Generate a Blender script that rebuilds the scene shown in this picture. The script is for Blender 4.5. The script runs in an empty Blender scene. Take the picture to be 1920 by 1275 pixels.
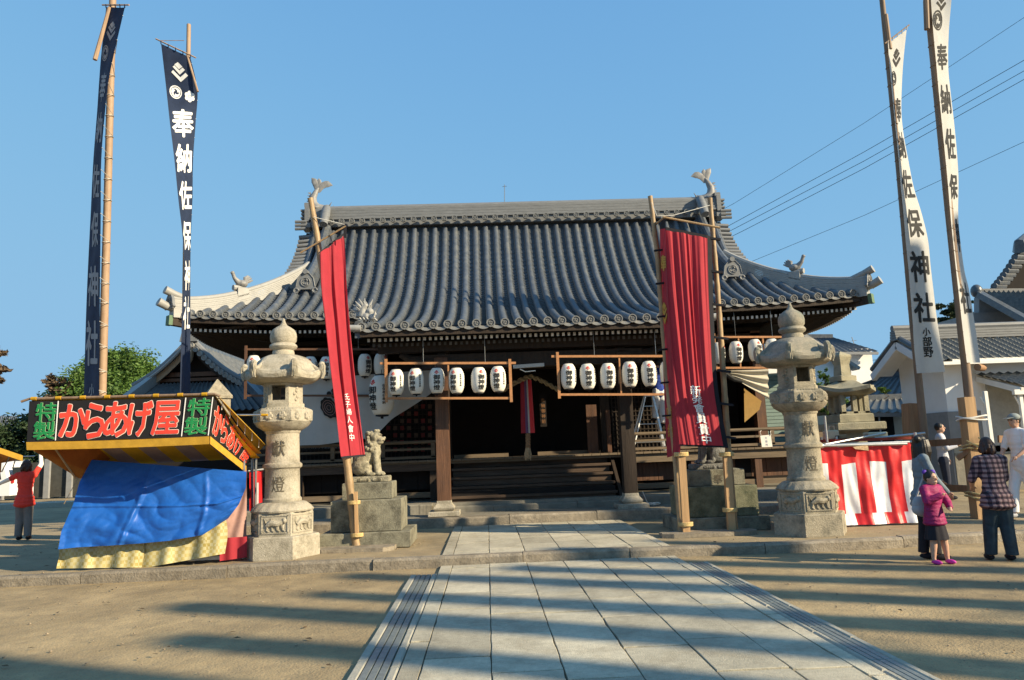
import bpy, bmesh, math, random
from mathutils import Vector, Matrix, noise as mnoise
from math import radians as R, sin, cos, pi, sqrt
random.seed(11)
S = bpy.context.scene
C = S.collection

# ---------------------------------------------------------------- camera
F = 1400.0
cd = bpy.data.cameras.new('camera'); cam = bpy.data.objects.new('camera', cd); C.objects.link(cam)
cd.sensor_width = 36; cd.lens = F/1920*36; cd.clip_end = 3000; cd.clip_start = .05
MC = Matrix.Rotation(-R(2.2), 3, 'Z') @ Matrix.Rotation(R(90+8.4), 3, 'X') @ Matrix.Rotation(R(-2.2), 3, 'Z')
cam.matrix_world = Matrix.Translation((0, 0, 1.55)) @ MC.to_4x4()
S.camera = cam
S.render.resolution_x = 1024; S.render.resolution_y = 680

# ---------------------------------------------------------------- world, sun
SUN_EL = 25; SD = Vector((.887*cos(R(SUN_EL)), -.462*cos(R(SUN_EL)), sin(R(SUN_EL)))).normalized()
W = bpy.data.worlds.new('World'); S.world = W; W.use_nodes = True
nt = W.node_tree; nt.nodes.clear()
sky = nt.nodes.new('ShaderNodeTexSky'); sky.sky_type = 'NISHITA'; sky.sun_disc = False
sky.sun_elevation = R(SUN_EL); sky.sun_rotation = R(117.5); sky.altitude = 0
sky.air_density = 1.0; sky.dust_density = .25; sky.ozone_density = 1.6
bg = nt.nodes.new('ShaderNodeBackground'); bg.inputs['Strength'].default_value = .105
wo = nt.nodes.new('ShaderNodeOutputWorld')
sep = nt.nodes.new('ShaderNodeSeparateColor'); com = nt.nodes.new('ShaderNodeCombineColor'); nt.links.new(sky.outputs[0], sep.inputs[0])
def mth(op, a, b=None, c=None):
    n_ = nt.nodes.new('ShaderNodeMath'); n_.operation = op
    for k_, x_ in enumerate((a, b)):
        if x_ is None: continue
        if isinstance(x_, (int, float)): n_.inputs[k_].default_value = x_
        else: nt.links.new(x_, n_.inputs[k_])
    return n_.outputs[0]
for i, (top, k_) in enumerate(((.285, 1.0), (.53, .98), (.78, 1.0))):   # a clear hazy-horizon sky: each channel levels off toward the horizon
    e_ = mth('EXPONENT', mth('MULTIPLY', sep.outputs[i], -k_*(1.25 if i == 0 else 1)*(.8, .98, 1.0)[i]))
    nt.links.new(mth('MULTIPLY', mth('SUBTRACT', 1.0, e_), top/.189), com.inputs[i])
nt.links.new(com.outputs[0], bg.inputs[0]); nt.links.new(bg.outputs[0], wo.inputs[0])
sl = bpy.data.lights.new('sun', 'SUN'); sl.energy = 5.0; sl.angle = R(.55); sl.color = (1, .83, .56)
so = bpy.data.objects.new('sun', sl); C.objects.link(so); so.rotation_euler = SD.to_track_quat('Z', 'Y').to_euler()
so.location = SD*60
S.view_settings.view_transform = 'Standard'; S.view_settings.look = 'None'
S.view_settings.gamma = 1; S.view_settings.use_curve_mapping = False; S.view_settings.exposure = .85

# ---------------------------------------------------------------- helpers
def P(px, py, Y):
    'the point at depth Y that the photograph shows at px, py (site survey by the camera model)'
    r = MC @ Vector(((px-960)/F, -(py-637.5)/F, -1)); r *= Y/r.y
    return Vector((r.x, r.y, r.z+1.55))
def V(*a): return Vector(a)
def lerp(a, b, t): return a+(b-a)*t
def interp(xs, ys, x):
    if x <= xs[0]: return ys[0]
    for i in range(len(xs)-1):
        if x <= xs[i+1]: return lerp(ys[i], ys[i+1], (x-xs[i])/(xs[i+1]-xs[i]))
    return ys[-1]

MATS = {}
def mat(name, col, rough=.7, var=.15, scale=8, bump=.15, bscale=None, metal=0, transl=0, dirt=None, dscale=1.2, damt=.5, spec=.4, stretch=None, rnd=0, col2=None):
    if name in MATS: return MATS[name]
    m = bpy.data.materials.new(name); m.use_nodes = True; n = m.node_tree; n.nodes.clear(); L = n.links.new
    out = n.nodes.new('ShaderNodeOutputMaterial'); b = n.nodes.new('ShaderNodeBsdfPrincipled')
    b.inputs['Roughness'].default_value = rough; b.inputs['Metallic'].default_value = metal
    b.inputs['Specular IOR Level'].default_value = spec
    tc = n.nodes.new('ShaderNodeTexCoord'); mp = n.nodes.new('ShaderNodeMapping'); L(tc.outputs['Object'], mp.inputs[0])
    if stretch: mp.inputs['Scale'].default_value = stretch
    no = n.nodes.new('ShaderNodeTexNoise'); no.inputs['Scale'].default_value = scale; no.inputs['Detail'].default_value = 6; no.inputs['Roughness'].default_value = .65
    L(mp.outputs[0], no.inputs['Vector'])
    mx = n.nodes.new('ShaderNodeMix'); mx.data_type = 'RGBA'
    c2 = col2 or [min(1, c*(1+var)) for c in col]
    mx.inputs['A'].default_value = (*[c*(1-var) for c in col], 1); mx.inputs['B'].default_value = (*c2, 1)
    mr = n.nodes.new('ShaderNodeMapRange'); mr.inputs['From Min'].default_value = .3; mr.inputs['From Max'].default_value = .7
    L(no.outputs['Fac'], mr.inputs['Value']); L(mr.outputs[0], mx.inputs['Factor']); cur = mx.outputs['Result']
    if dirt:
        d = n.nodes.new('ShaderNodeTexNoise'); d.inputs['Scale'].default_value = dscale; d.inputs['Detail'].default_value = 8; d.inputs['Roughness'].default_value = .75
        L(tc.outputs['Object'], d.inputs['Vector'])
        r2 = n.nodes.new('ShaderNodeMapRange'); r2.inputs['From Min'].default_value = .46; r2.inputs['From Max'].default_value = .66; r2.inputs['To Max'].default_value = damt
        L(d.outputs['Fac'], r2.inputs['Value'])
        m2 = n.nodes.new('ShaderNodeMix'); m2.data_type = 'RGBA'; m2.inputs['B'].default_value = (*dirt, 1)
        L(r2.outputs[0], m2.inputs['Factor']); L(cur, m2.inputs['A']); cur = m2.outputs['Result']
    if rnd:
        oi = n.nodes.new('ShaderNodeObjectInfo'); r3 = n.nodes.new('ShaderNodeMapRange'); r3.inputs['To Min'].default_value = 1-rnd; r3.inputs['To Max'].default_value = 1+rnd
        L(oi.outputs['Random'], r3.inputs['Value']); hs = n.nodes.new('ShaderNodeHueSaturation'); L(r3.outputs[0], hs.inputs['Value']); L(cur, hs.inputs['Color']); cur = hs.outputs[0]
    L(cur, b.inputs['Base Color'])
    if bump:
        bn = n.nodes.new('ShaderNodeTexNoise'); bn.inputs['Scale'].default_value = bscale or scale*3; bn.inputs['Detail'].default_value = 5
        L(mp.outputs[0], bn.inputs['Vector']); bp = n.nodes.new('ShaderNodeBump'); bp.inputs['Strength'].default_value = bump; bp.inputs['Distance'].default_value = .02
        L(bn.outputs['Fac'], bp.inputs['Height']); L(bp.outputs[0], b.inputs['Normal'])
    if transl:
        t = n.nodes.new('ShaderNodeBsdfTranslucent'); L(cur, t.inputs[0]); ms = n.nodes.new('ShaderNodeMixShader'); ms.inputs[0].default_value = transl
        L(b.outputs[0], ms.inputs[1]); L(t.outputs[0], ms.inputs[2]); L(ms.outputs[0], out.inputs[0])
    else: L(b.outputs[0], out.inputs[0])
    MATS[name] = m; return m

def grit(m, scale, amt, bsc, bst):
    'speckle of dark grit and trodden unevenness on a ground material'
    n = m.node_tree; L = n.links.new; b = [x for x in n.nodes if x.type == 'BSDF_PRINCIPLED'][0]; tc = [x for x in n.nodes if x.type == 'TEX_COORD'][0]
    old = b.inputs['Base Color'].links[0].from_socket; t = n.nodes.new('ShaderNodeTexNoise'); t.inputs['Scale'].default_value = scale; t.inputs['Detail'].default_value = 3; L(tc.outputs['Object'], t.inputs['Vector'])
    r = n.nodes.new('ShaderNodeMapRange'); r.inputs['From Min'].default_value = .60; r.inputs['From Max'].default_value = .72; r.inputs['To Max'].default_value = amt; L(t.outputs['Fac'], r.inputs['Value'])
    x = n.nodes.new('ShaderNodeMix'); x.data_type = 'RGBA'; x.inputs['B'].default_value = (.07, .05, .03, 1); L(r.outputs[0], x.inputs['Factor']); L(old, x.inputs['A'])
    t3 = n.nodes.new('ShaderNodeTexNoise'); t3.inputs['Scale'].default_value = .45; t3.inputs['Detail'].default_value = 7; t3.inputs['Roughness'].default_value = .7; L(tc.outputs['Object'], t3.inputs['Vector'])
    r3 = n.nodes.new('ShaderNodeMapRange'); r3.inputs['From Min'].default_value = .35; r3.inputs['From Max'].default_value = .65; r3.inputs['To Min'].default_value = .78; r3.inputs['To Max'].default_value = 1.18; L(t3.outputs['Fac'], r3.inputs['Value'])
    hs = n.nodes.new('ShaderNodeHueSaturation'); L(r3.outputs[0], hs.inputs['Value']); L(x.outputs['Result'], hs.inputs['Color']); L(hs.outputs[0], b.inputs['Base Color'])
    t2 = n.nodes.new('ShaderNodeTexNoise'); t2.inputs['Scale'].default_value = bsc; t2.inputs['Detail'].default_value = 4; t2.inputs['Distortion'].default_value = .1; L(tc.outputs['Object'], t2.inputs['Vector'])
    bp = n.nodes.new('ShaderNodeBump'); bp.inputs['Strength'].default_value = bst; bp.inputs['Distance'].default_value = .05; L(t2.outputs['Fac'], bp.inputs['Height'])
    o = b.inputs['Normal'].links[0].from_node; L(bp.outputs[0], o.inputs['Normal'])
SPLIT = dict(awning_rod='awning_pole', black_hem='black_border', black_loop='cloth_loop', carved_lettering='carved_character', door_handles='door_handle', eyebrows='eyebrow', eyes='eye', eyes_and_mouth='carved_feature', flower_carving='carved_flower', gold_emblem='gold_crest', hook='hanging_hook', pipe_clamp='clamp', shoes='shoe', string='tie_thread', whisker='side_fin', white_line='white_rule', white_sleeve='sleeve')
class MB:
    def __init__(s): s.v = []; s.f = []; s.m = []; s.mi = 0
    def add(s, vs, fs):
        o = len(s.v); s.v += [tuple(v) for v in vs]; s.f += [tuple(i+o for i in f) for f in fs]; s.m += [s.mi]*len(fs); return s
    def box(s, c, d, rz=0, rx=0, ry=0, ch=0):
        c = Vector(c); h = [x/2 for x in d]
        M = Matrix.Rotation(rz, 3, 'Z') @ Matrix.Rotation(ry, 3, 'Y') @ Matrix.Rotation(rx, 3, 'X')
        if ch <= 0:
            vs = [c+M@V(x*h[0], y*h[1], z*h[2]) for z in (-1, 1) for x, y in ((-1, -1), (1, -1), (1, 1), (-1, 1))]
            return s.add(vs, [(3, 2, 1, 0), (4, 5, 6, 7), (0, 1, 5, 4), (1, 2, 6, 5), (2, 3, 7, 6), (3, 0, 4, 7)])
        rings = [(-h[2], ch), (-h[2]+ch, 0), (h[2]-ch, 0), (h[2], ch)]; vs = []
        for z, k in rings:
            for x, y in ((-1, -1), (1, -1), (1, 1), (-1, 1)): vs.append(c+M@V(x*(h[0]-k), y*(h[1]-k), z))
        fs = [(3, 2, 1, 0), (12, 13, 14, 15)]
        for r in range(3):
            for i in range(4): fs.append((r*4+i, r*4+(i+1) % 4, r*4+4+(i+1) % 4, r*4+4+i))
        return s.add(vs, fs)
    def bar(s, a, b, w, h=None):
        a = Vector(a); b = Vector(b); d = b-a; L = d.length; d.normalize(); h = h or w
        up = V(0, 0, 1) if abs(d.z) < .95 else V(0, 1, 0)
        x = d.cross(up).normalized(); y = x.cross(d).normalized()
        vs = [p+x*(i*w/2)+y*(j*h/2) for p in (a, b) for i, j in ((-1, -1), (1, -1), (1, 1), (-1, 1))]
        return s.add(vs, [(0, 1, 2, 3), (7, 6, 5, 4), (0, 4, 5, 1), (1, 5, 6, 2), (2, 6, 7, 3), (3, 7, 4, 0)])
    def tube(s, pts, rs, n=10, cap=True, squash=1, up=None, flatx=1):
        pts = [Vector(p) for p in pts]
        if not isinstance(rs, (list, tuple)): rs = [rs]*len(pts)
        vs = []; ref = up or V(0.0123, 0, 1)
        for i, p in enumerate(pts):
            d = (pts[min(i+1, len(pts)-1)]-pts[max(i-1, 0)]).normalized()
            if i == 0:
                x = d.cross(ref)
                if x.length < .2: x = d.cross(V(0, 1, 0))
            else: x = px-d*px.dot(d)
            x.normalize(); y = x.cross(d).normalized(); px = x
            for k in range(n):
                a = 2*pi*k/n; vs.append(p+x*cos(a)*rs[i]*flatx+y*sin(a)*rs[i]*squash)
        fs = []
        for i in range(len(pts)-1):
            for k in range(n): fs.append((i*n+k, i*n+(k+1) % n, (i+1)*n+(k+1) % n, (i+1)*n+k))
        if cap: fs += [tuple(range(n-1, -1, -1)), tuple((len(pts)-1)*n+k for k in range(n))]
        return s.add(vs, fs)
    def lathe(s, prof, n=24, c=(0, 0, 0), a0=0, f=None, cap=True):
        vs = []
        for r, z in prof:
            for k in range(n):
                a = a0+2*pi*k/n; rr = f(a, r, z) if f else r
                vs.append((c[0]+rr*cos(a), c[1]+rr*sin(a), c[2]+z))
        fs = []
        for i in range(len(prof)-1):
            for k in range(n): fs.append((i*n+k, i*n+(k+1) % n, (i+1)*n+(k+1) % n, (i+1)*n+k))
        if cap: fs += [tuple(range(n-1, -1, -1)), tuple((len(prof)-1)*n+k for k in range(n))]
        return s.add(vs, fs)
    def ball(s, c, r, n=10, m=7, M=None):
        if not isinstance(r, (list, tuple)): r = (r, r, r)
        c = Vector(c); vs = []
        for j in range(m+1):
            t = pi*j/m
            for k in range(n):
                a = 2*pi*k/n; p = V(r[0]*sin(t)*cos(a), r[1]*sin(t)*sin(a), -r[2]*cos(t))
                vs.append(c+(M@p if M else p))
        fs = []
        for j in range(m):
            for k in range(n):
                q = (j*n+k, j*n+(k+1) % n, (j+1)*n+(k+1) % n, (j+1)*n+k)
                fs.append(q)
        return s.add(vs, fs)
    def cap(s, a, b, ra, rb, n=10):
        a = Vector(a); b = Vector(b); s.tube([a, b], [ra, rb], n); s.ball(a, ra, n, 6); s.ball(b, rb, n, 6); return s
    def grid(s, f, nu, nv, wrap=False):
        vs = [f(i/nu, j/nv) for j in range(nv+1) for i in range(nu+1)]
        fs = [(j*(nu+1)+i, j*(nu+1)+i+1, (j+1)*(nu+1)+i+1, (j+1)*(nu+1)+i) for j in range(nv) for i in range(nu)]
        return s.add(vs, fs)
    def poly(s, pts): return s.add(pts, [tuple(range(len(pts)))])
    def slab(s, pts, d):
        'closed outline pts extruded by vector d'
        n = len(pts); d = Vector(d); a = [Vector(p) for p in pts]
        fs = [tuple(range(n-1, -1, -1)), tuple(range(n, 2*n))]+[(i, (i+1) % n, n+(i+1) % n, n+i) for i in range(n)]
        return s.add(a+[p+d for p in a], fs)
    def parts(s):
        'the far-apart pieces of this shape, as shapes of their own'
        n = len(s.v); up = list(range(n))
        def find(a):
            while up[a] != a: up[a] = up[up[a]]; a = up[a]
            return a
        for f in s.f:
            a = find(f[0])
            for k in f[1:]: up[find(k)] = a
        isl = {}
        for i in range(n): isl.setdefault(find(i), []).append(i)
        B = [(k, [min(s.v[i][c] for i in v) for c in range(3)], [max(s.v[i][c] for i in v) for c in range(3)]) for k, v in isl.items()]
        cl = list(range(len(B)))
        def fc(a):
            while cl[a] != a: a = cl[a]
            return a
        for i in range(len(B)):
            for j in range(i):
                g = sqrt(sum(max(0, B[i][1][c]-B[j][2][c], B[j][1][c]-B[i][2][c])**2 for c in range(3))); z = max(max(B[q][2][c]-B[q][1][c] for c in range(3)) for q in (i, j))
                if g <= max(.02, .5*z): cl[fc(i)] = fc(j)
        root = {B[i][0]: fc(i) for i in range(len(B))}; out = {}
        for f, mi in zip(s.f, s.m): out.setdefault(root[find(f[0])], []).append((f, mi))
        res = []
        for fs in out.values():
            q = MB(); mp = {}
            for f, mi in fs:
                g = []
                for i in f:
                    if i not in mp: mp[i] = len(q.v); q.v.append(s.v[i])
                    g.append(mp[i])
                q.f.append(tuple(g)); q.m.append(mi)
            res.append(q)
        return res
    def build(s, name, m, parent=None, smooth=False, remesh=0, sm=0, solid=0):
        if name in SPLIT:
            ps_ = s.parts(); o = None
            for q in ps_: o = q.build(SPLIT[name], m, parent, smooth, remesh, sm, solid)
            return o
        me = bpy.data.meshes.new(name)
        off = Vector(parent['_w']) if parent is not None else V(0, 0, 0)
        me.from_pydata([(v[0]-off.x, v[1]-off.y, v[2]-off.z) for v in s.v], [], s.f)
        ms = m if isinstance(m, (list, tuple)) else [m]
        for x in ms: me.materials.append(x)
        if len(ms) > 1: me.polygons.foreach_set('material_index', s.m)
        if remesh:
            t = bpy.data.objects.new('t', me); C.objects.link(t)
            bm = bmesh.new(); bm.from_mesh(me); bmesh.ops.recalc_face_normals(bm, faces=bm.faces); bm.to_mesh(me); bm.free()
            r = t.modifiers.new('r', 'REMESH'); r.mode = 'VOXEL'; r.voxel_size = remesh; r.use_smooth_shade = True
            if sm: q = t.modifiers.new('s', 'SMOOTH'); q.iterations = sm; q.factor = .5
            dg = bpy.context.evaluated_depsgraph_get(); dg.update()
            m2 = bpy.data.meshes.new_from_object(t.evaluated_get(dg)); bpy.data.objects.remove(t)
            me = m2; me.name = name; me.materials.clear(); me.materials.append(ms[0]); smooth = True
        if smooth: me.polygons.foreach_set('use_smooth', [True]*len(me.polygons))
        me.update()
        o = bpy.data.objects.new(name, me); C.objects.link(o); o['_w'] = tuple(off)
        if parent is not None: o.parent = parent
        if smooth and not remesh and smooth != 2:
            try: me.set_sharp_from_angle(angle=R(40))
            except Exception: pass
        if solid:
            q = o.modifiers.new('solid', 'SOLIDIFY'); q.thickness = solid; q.offset = 0
        return o

def tag(o, label=None, cat=None, group=None, kind=None):
    if label: o['label'] = label
    if cat: o['category'] = cat
    if group: o['group'] = group
    if kind: o['kind'] = kind
    return o
def empty(name, loc, label=None, cat=None, group=None, rz=0):
    o = bpy.data.objects.new(name, None); C.objects.link(o); o.location = loc; o.rotation_euler.z = rz
    o.empty_display_size = .1; o['_w'] = tuple(loc) if rz == 0 else (0, 0, 0)
    return tag(o, label, cat, group)
def kids(o): return [c for c in bpy.data.objects if c.parent == o]
def copy_tree(o, parent=None, tree=None):
    c = o.copy(); C.objects.link(c)
    if parent is not None: c.parent = parent
    for ch in (tree or {}).get(o.name, ()) if tree is not None else kids(o): copy_tree(ch, c, tree)
    return c
def treemap():
    t = {}
    for o in bpy.data.objects:
        if o.parent: t.setdefault(o.parent.name, []).append(o)
    return t

GL = {}
def glyph(s, bold=0.0, cuts=0):
    'flat outline of one or more characters: verts centred on 0, em = 1'
    key = (s, bold, cuts)
    if key in GL: return GL[key]
    cu = bpy.data.curves.new('g', 'FONT'); cu.body = s; cu.size = 1; cu.resolution_u = 2; cu.fill_mode = 'FRONT'
    ob = bpy.data.objects.new('g', cu); C.objects.link(ob)
    dg = bpy.context.evaluated_depsgraph_get(); dg.update()
    me = bpy.data.meshes.new_from_object(ob.evaluated_get(dg)); bpy.data.objects.remove(ob)
    bm = bmesh.new(); bm.from_mesh(me)
    xs = [v.co.x for v in bm.verts]; ys = [v.co.y for v in bm.verts]
    if not xs: raise RuntimeError('no glyph '+s)
    cx = (min(xs)+max(xs))/2; cy = (min(ys)+max(ys))/2; w = max(max(xs)-min(xs), .01); h = max(ys)-min(ys); k = .95/max(w, h)
    for v in bm.verts: v.co.x = (v.co.x-cx)*k; v.co.y = (v.co.y-cy)*k
    if cuts:
        for ax in (0, 1):
            for i in range(1, cuts):
                t = -.5+i/cuts; no = (1, 0, 0) if ax == 0 else (0, 1, 0); co = (t, 0, 0) if ax == 0 else (0, t, 0)
                bmesh.ops.bisect_plane(bm, geom=bm.verts[:]+bm.edges[:]+bm.faces[:], plane_co=co, plane_no=no)
    bm.verts.index_update()
    v0 = [(v.co.x, v.co.y) for v in bm.verts]; f0 = [tuple(v.index for v in f.verts) for f in bm.faces]; bm.free()
    vs = []; fs = []; N = 0 if bold <= 0 else (6 if bold < .03 else 10)
    for k in range(N+1):   # a heavy brush: the stroke drawn again around itself
        dx, dy = (0, 0) if k == 0 else (bold*1.15*cos(2*pi*k/N+.3), bold*.9*sin(2*pi*k/N+.3))
        o = len(vs); vs += [(x+dx, y+dy, k) for x, y in v0]; fs += [tuple(i+o for i in f) for f in f0]
    r = (vs, fs); GL[key] = r; return r
def put(mb, g, f, nrm=(0, -1, 0)):
    'lay glyph g through mapping f(x, y) -> point'
    nrm = Vector(nrm)*.00025
    mb.add([Vector(f(q[0], q[1]))+nrm*(q[2] if len(q) > 2 else 0) for q in g[0]], g[1])
def flat(c, ux, uy, off=(0, 0, 0)):
    c = Vector(c)+Vector(off); ux = Vector(ux); uy = Vector(uy)
    return lambda x, y: c+ux*x+uy*y
def shape(polys): # convex polygons -> glyph
    vs = []; fs = []
    for p in polys: o = len(vs); vs += p; fs.append(tuple(range(o, o+len(p))))
    return (vs, fs)
def circ(cx, cy, r, n=14, sx=1): return [(cx+r*cos(2*pi*i/n)*sx, cy+r*sin(2*pi*i/n)) for i in range(n)]
CREST = shape([[(0, .5), (.22, .33), (0, .16), (-.22, .33)], [(-.33, .2), (-.22, .29), (0, .11), (0, -.08)], [(0, -.08), (0, .11), (.22, .29), (.33, .2)],
               [(-.44, -.05), (-.33, .06), (0, -.2), (0, -.42)], [(0, -.42), (0, -.2), (.33, .06), (.44, -.05)]])
def ring(r0, r1, n=16): return [[(r0*cos(a), r0*sin(a)), (r1*cos(a), r1*sin(a)), (r1*cos(b), r1*sin(b)), (r0*cos(b), r0*sin(b))] for a, b in [(2*pi*i/n, 2*pi*(i+1)/n) for i in range(n)]]
def comma(a0):
    ps = []
    for i in range(8):
        a = a0+i*.32; b = a+.32; w0 = .13*(1-i/8)+.01; w1 = .13*(1-(i+1)/8)+.01; r = .23+.012*i
        ps.append([((r-w0)*cos(a), (r-w0)*sin(a)), ((r+w0)*cos(a), (r+w0)*sin(a)), ((r+w1)*cos(b), (r+w1)*sin(b)), ((r-w1)*cos(b), (r-w1)*sin(b))])
    return ps
TOMOE = shape(ring(.4, .48)+comma(0)+comma(2*pi/3)+comma(4*pi/3))
FLOWER = shape([circ(.27*cos(a), .27*sin(a), .17, 8) for a in [pi/2+i*2*pi/6 for i in range(6)]]+[circ(0, 0, .1, 8)])

# ---------------------------------------------------------------- materials
m_sand = mat('sand', (.325, .245, .135), .95, .22, 1.1, .5, 45, dirt=(.20, .155, .095), dscale=2.6, damt=.55)
m_sand2 = mat('sand_upper', (.30, .235, .14), .95, .16, 2.5, .4, 50, dirt=(.22, .18, .12), dscale=1.5, damt=.5)
m_slab = mat('granite_slab', (.455, .415, .315), .85, .13, 22, .35, 90, dirt=(.27, .235, .17), dscale=2.2, damt=.65, rnd=.15)
m_joint = mat('joint_soil', (.12, .10, .065), .95, .3, 9, .3)
m_kerb = mat('kerb_stone', (.25, .215, .165), .9, .25, 12, .5, 40, dirt=(.12, .10, .075), dscale=3.5, damt=.7, rnd=.1)
m_plat = mat('platform_stone', (.22, .205, .17), .9, .2, 6, .3, dirt=(.12, .115, .1), dscale=2, rnd=.08)
m_stone = mat('lantern_granite', (.385, .35, .28), .9, .18, 30, .6, 70, dirt=(.16, .145, .105), dscale=4.2, damt=.8)
m_stone2 = mat('lantern_granite_mossy', (.34, .30, .225), .9, .2, 30, .6, 70, dirt=(.12, .115, .09), dscale=3.5, damt=.9)
m_lion = mat('weathered_stone', (.32, .29, .21), .95, .35, 18, .6, 50, dirt=(.09, .085, .06), dscale=7, damt=.85)
m_ped = mat('pedestal_stone', (.21, .20, .15), .95, .25, 10, .5, 60, dirt=(.055, .052, .04), dscale=3.5, damt=.85)
m_carve = mat('carved_shadow', (.11, .095, .07), .95, .1)
m_tile = mat('roof_tile', (.068, .080, .098), .36, .28, 7, .15, 30, spec=.55, rnd=.16, dirt=(.15, .15, .135), dscale=6, damt=.55)
m_tile2 = mat('roof_pan_tile', (.055, .062, .07), .5, .25, 7, .1, 30, rnd=.1)
m_tileend = mat('tile_end', (.17, .175, .175), .6, .15, 20, .2)
m_ridge = mat('ridge_tile', (.165, .172, .178), .5, .18, 5, .15, 20, stretch=(1, 1, 6))
m_hip = mat('hip_ridge_tile', (.29, .29, .28), .5, .12, 8, .1)
m_hipd = mat('hip_ridge_tile_dark', (.17, .175, .18), .5, .15, 8, .1)
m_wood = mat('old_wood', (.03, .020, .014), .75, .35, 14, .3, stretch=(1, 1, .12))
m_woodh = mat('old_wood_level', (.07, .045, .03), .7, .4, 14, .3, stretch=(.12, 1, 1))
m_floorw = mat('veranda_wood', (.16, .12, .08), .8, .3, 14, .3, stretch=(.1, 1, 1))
m_black = mat('sooty_wood', (.012, .009, .008), .9, .2, 6, .1)  # near-black: the dark under eaves and inside is put into the colour
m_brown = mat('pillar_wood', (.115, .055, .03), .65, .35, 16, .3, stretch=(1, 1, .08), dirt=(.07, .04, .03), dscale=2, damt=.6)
m_frame = mat('rack_wood', (.42, .20, .085), .6, .2, 18, .1)
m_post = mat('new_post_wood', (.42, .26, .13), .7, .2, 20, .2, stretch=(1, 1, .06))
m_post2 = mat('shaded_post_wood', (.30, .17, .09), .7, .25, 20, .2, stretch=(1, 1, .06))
m_bamboo = mat('bamboo', (.34, .23, .12), .5, .3, 14, .15, stretch=(1, 1, .2), dirt=(.16, .11, .07), dscale=4, damt=.6)
m_pole = mat('peeled_log', (.34, .235, .155), .65, .22, 12, .2, stretch=(1, 1, .1), dirt=(.25, .15, .09), dscale=3, damt=.5)
m_poled = mat('dark_log', (.21, .14, .09), .65, .25, 12, .2, stretch=(1, 1, .1))
m_rope = mat('straw_rope', (.55, .40, .18), .9, .25, 30, .4, 80)
m_ropeb = mat('black_cord', (.012, .012, .016), .9, .1)
m_string = mat('white_string', (.7, .68, .62), .9, .05)
m_white = mat('white_paint', (.80, .78, .72), .6, .04, 6, .03)
m_rafend = mat('rafter_end_white', (.62, .61, .58), .7, .15, 9, .05, rnd=.25)
m_paper = mat('lantern_paper', (.84, .82, .75), .75, .04, 10, .05, transl=.18)
m_inkb = mat('black_ink', (.012, .012, .012), .8, .05, bump=0)
m_inkr = mat('red_ink', (.62, .035, .03), .8, .1, bump=0)
m_inkw = mat('white_print', (.80, .80, .78), .8, .04, bump=0)
m_navy = mat('navy_cloth', (.020, .034, .075), .85, .2, 6, .05, transl=.22)
m_wcloth = mat('white_cloth', (.62, .62, .60), .9, .05, 4, .05, transl=.38)
m_red = mat('red_cloth', (.43, .034, .052), .8, .08, 5, .06, transl=.30)
m_redd = mat('crimson_cloth', (.30, .02, .035), .85, .15, 5, .05, transl=.1)
m_gold = mat('gold_print', (.45, .27, .04), .7, .1, bump=0)
m_dkcloth = mat('black_cloth', (.012, .012, .018), .9, .2)
m_cream = mat('cream_curtain', (.66, .60, .47), .9, .08, 5, .1, transl=.2)
m_blue = mat('blue_tarpaulin', (.010, .11, .48), .5, .12, 3, .25, 14, spec=.5, transl=.08)
m_stallb = mat('stall_banner_black', (.010, .009, .010), .7, .1, bump=0)
m_yel = mat('yellow_trim', (.62, .35, .04), .7, .18, 7, .1, transl=.15)
m_org = mat('orange_lining', (.42, .13, .02), .8, .2, 4, .1, transl=.35)
m_mauve = mat('mauve_stripe', (.36, .26, .25), .8, .1, transl=.3)
m_yst = mat('yellow_stripe', (.62, .36, .02), .8, .1, transl=.3)
m_txr = mat('red_lettering', (.75, .06, .035), .6, .05, bump=0)
m_txp = mat('pale_outline', (.80, .66, .58), .6, .05, bump=0)
m_txg = mat('green_lettering', (.01, .22, .06), .6, .05, bump=0)
m_txg2 = mat('green_outline', (.35, .55, .30), .6, .05, bump=0)
m_pink = mat('faded_pink_cloth', (.36, .22, .19), .85, .2, 5, .2, 10)
m_rvin = mat('red_vinyl', (.62, .018, .022), .45, .12, 4, .25, 9, spec=.5)
m_wvin = mat('white_vinyl', (.74, .75, .78), .45, .05, 4, .25, 9, spec=.5)
m_steel = mat('galvanised_steel', (.42, .43, .43), .35, .15, 20, .05, metal=.8)
m_alu = mat('aluminium', (.72, .72, .72), .35, .05, metal=.5, bump=0)
m_conc = mat('drain_concrete', (.34, .325, .27), .9, .12, 10, .3, 50)
m_grate = mat('drain_grate_steel', (.24, .27, .26), .5, .2, 20, .1, metal=.5)
m_plaster = mat('white_plaster', (.80, .80, .80), .85, .04, 3, .05)
m_grayw = mat('grey_plaster', (.24, .245, .25), .9, .12, 4, .1)
m_dark = mat('dark_opening', (.008, .008, .008), .9, .1, bump=0)
m_leaf = mat('broad_leaves', (.085, .155, .028), .6, .5, .9, 0, transl=.25, rnd=0)
m_leafd = mat('dark_leaves', (.022, .045, .014), .7, .4, 2, 0, transl=.1)
m_pine = mat('pine_needles', (.035, .055, .022), .7, .4, 3, 0)
m_pineb = mat('brown_pine_needles', (.11, .075, .045), .8, .4, 3, 0)
m_bark = mat('bark', (.10, .075, .05), .95, .4, 8, .6, 25, stretch=(1, 1, .3))
m_skin = mat('skin', (.50, .29, .20), .6, .06, 20, .03)
m_hair = mat('black_hair', (.012, .010, .009), .45, .3, 30, .3, 60, stretch=(1, 1, .2))
m_hairb = mat('brown_hair', (.045, .018, .012), .45, .3, 30, .3, 60, stretch=(1, 1, .2))

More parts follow.
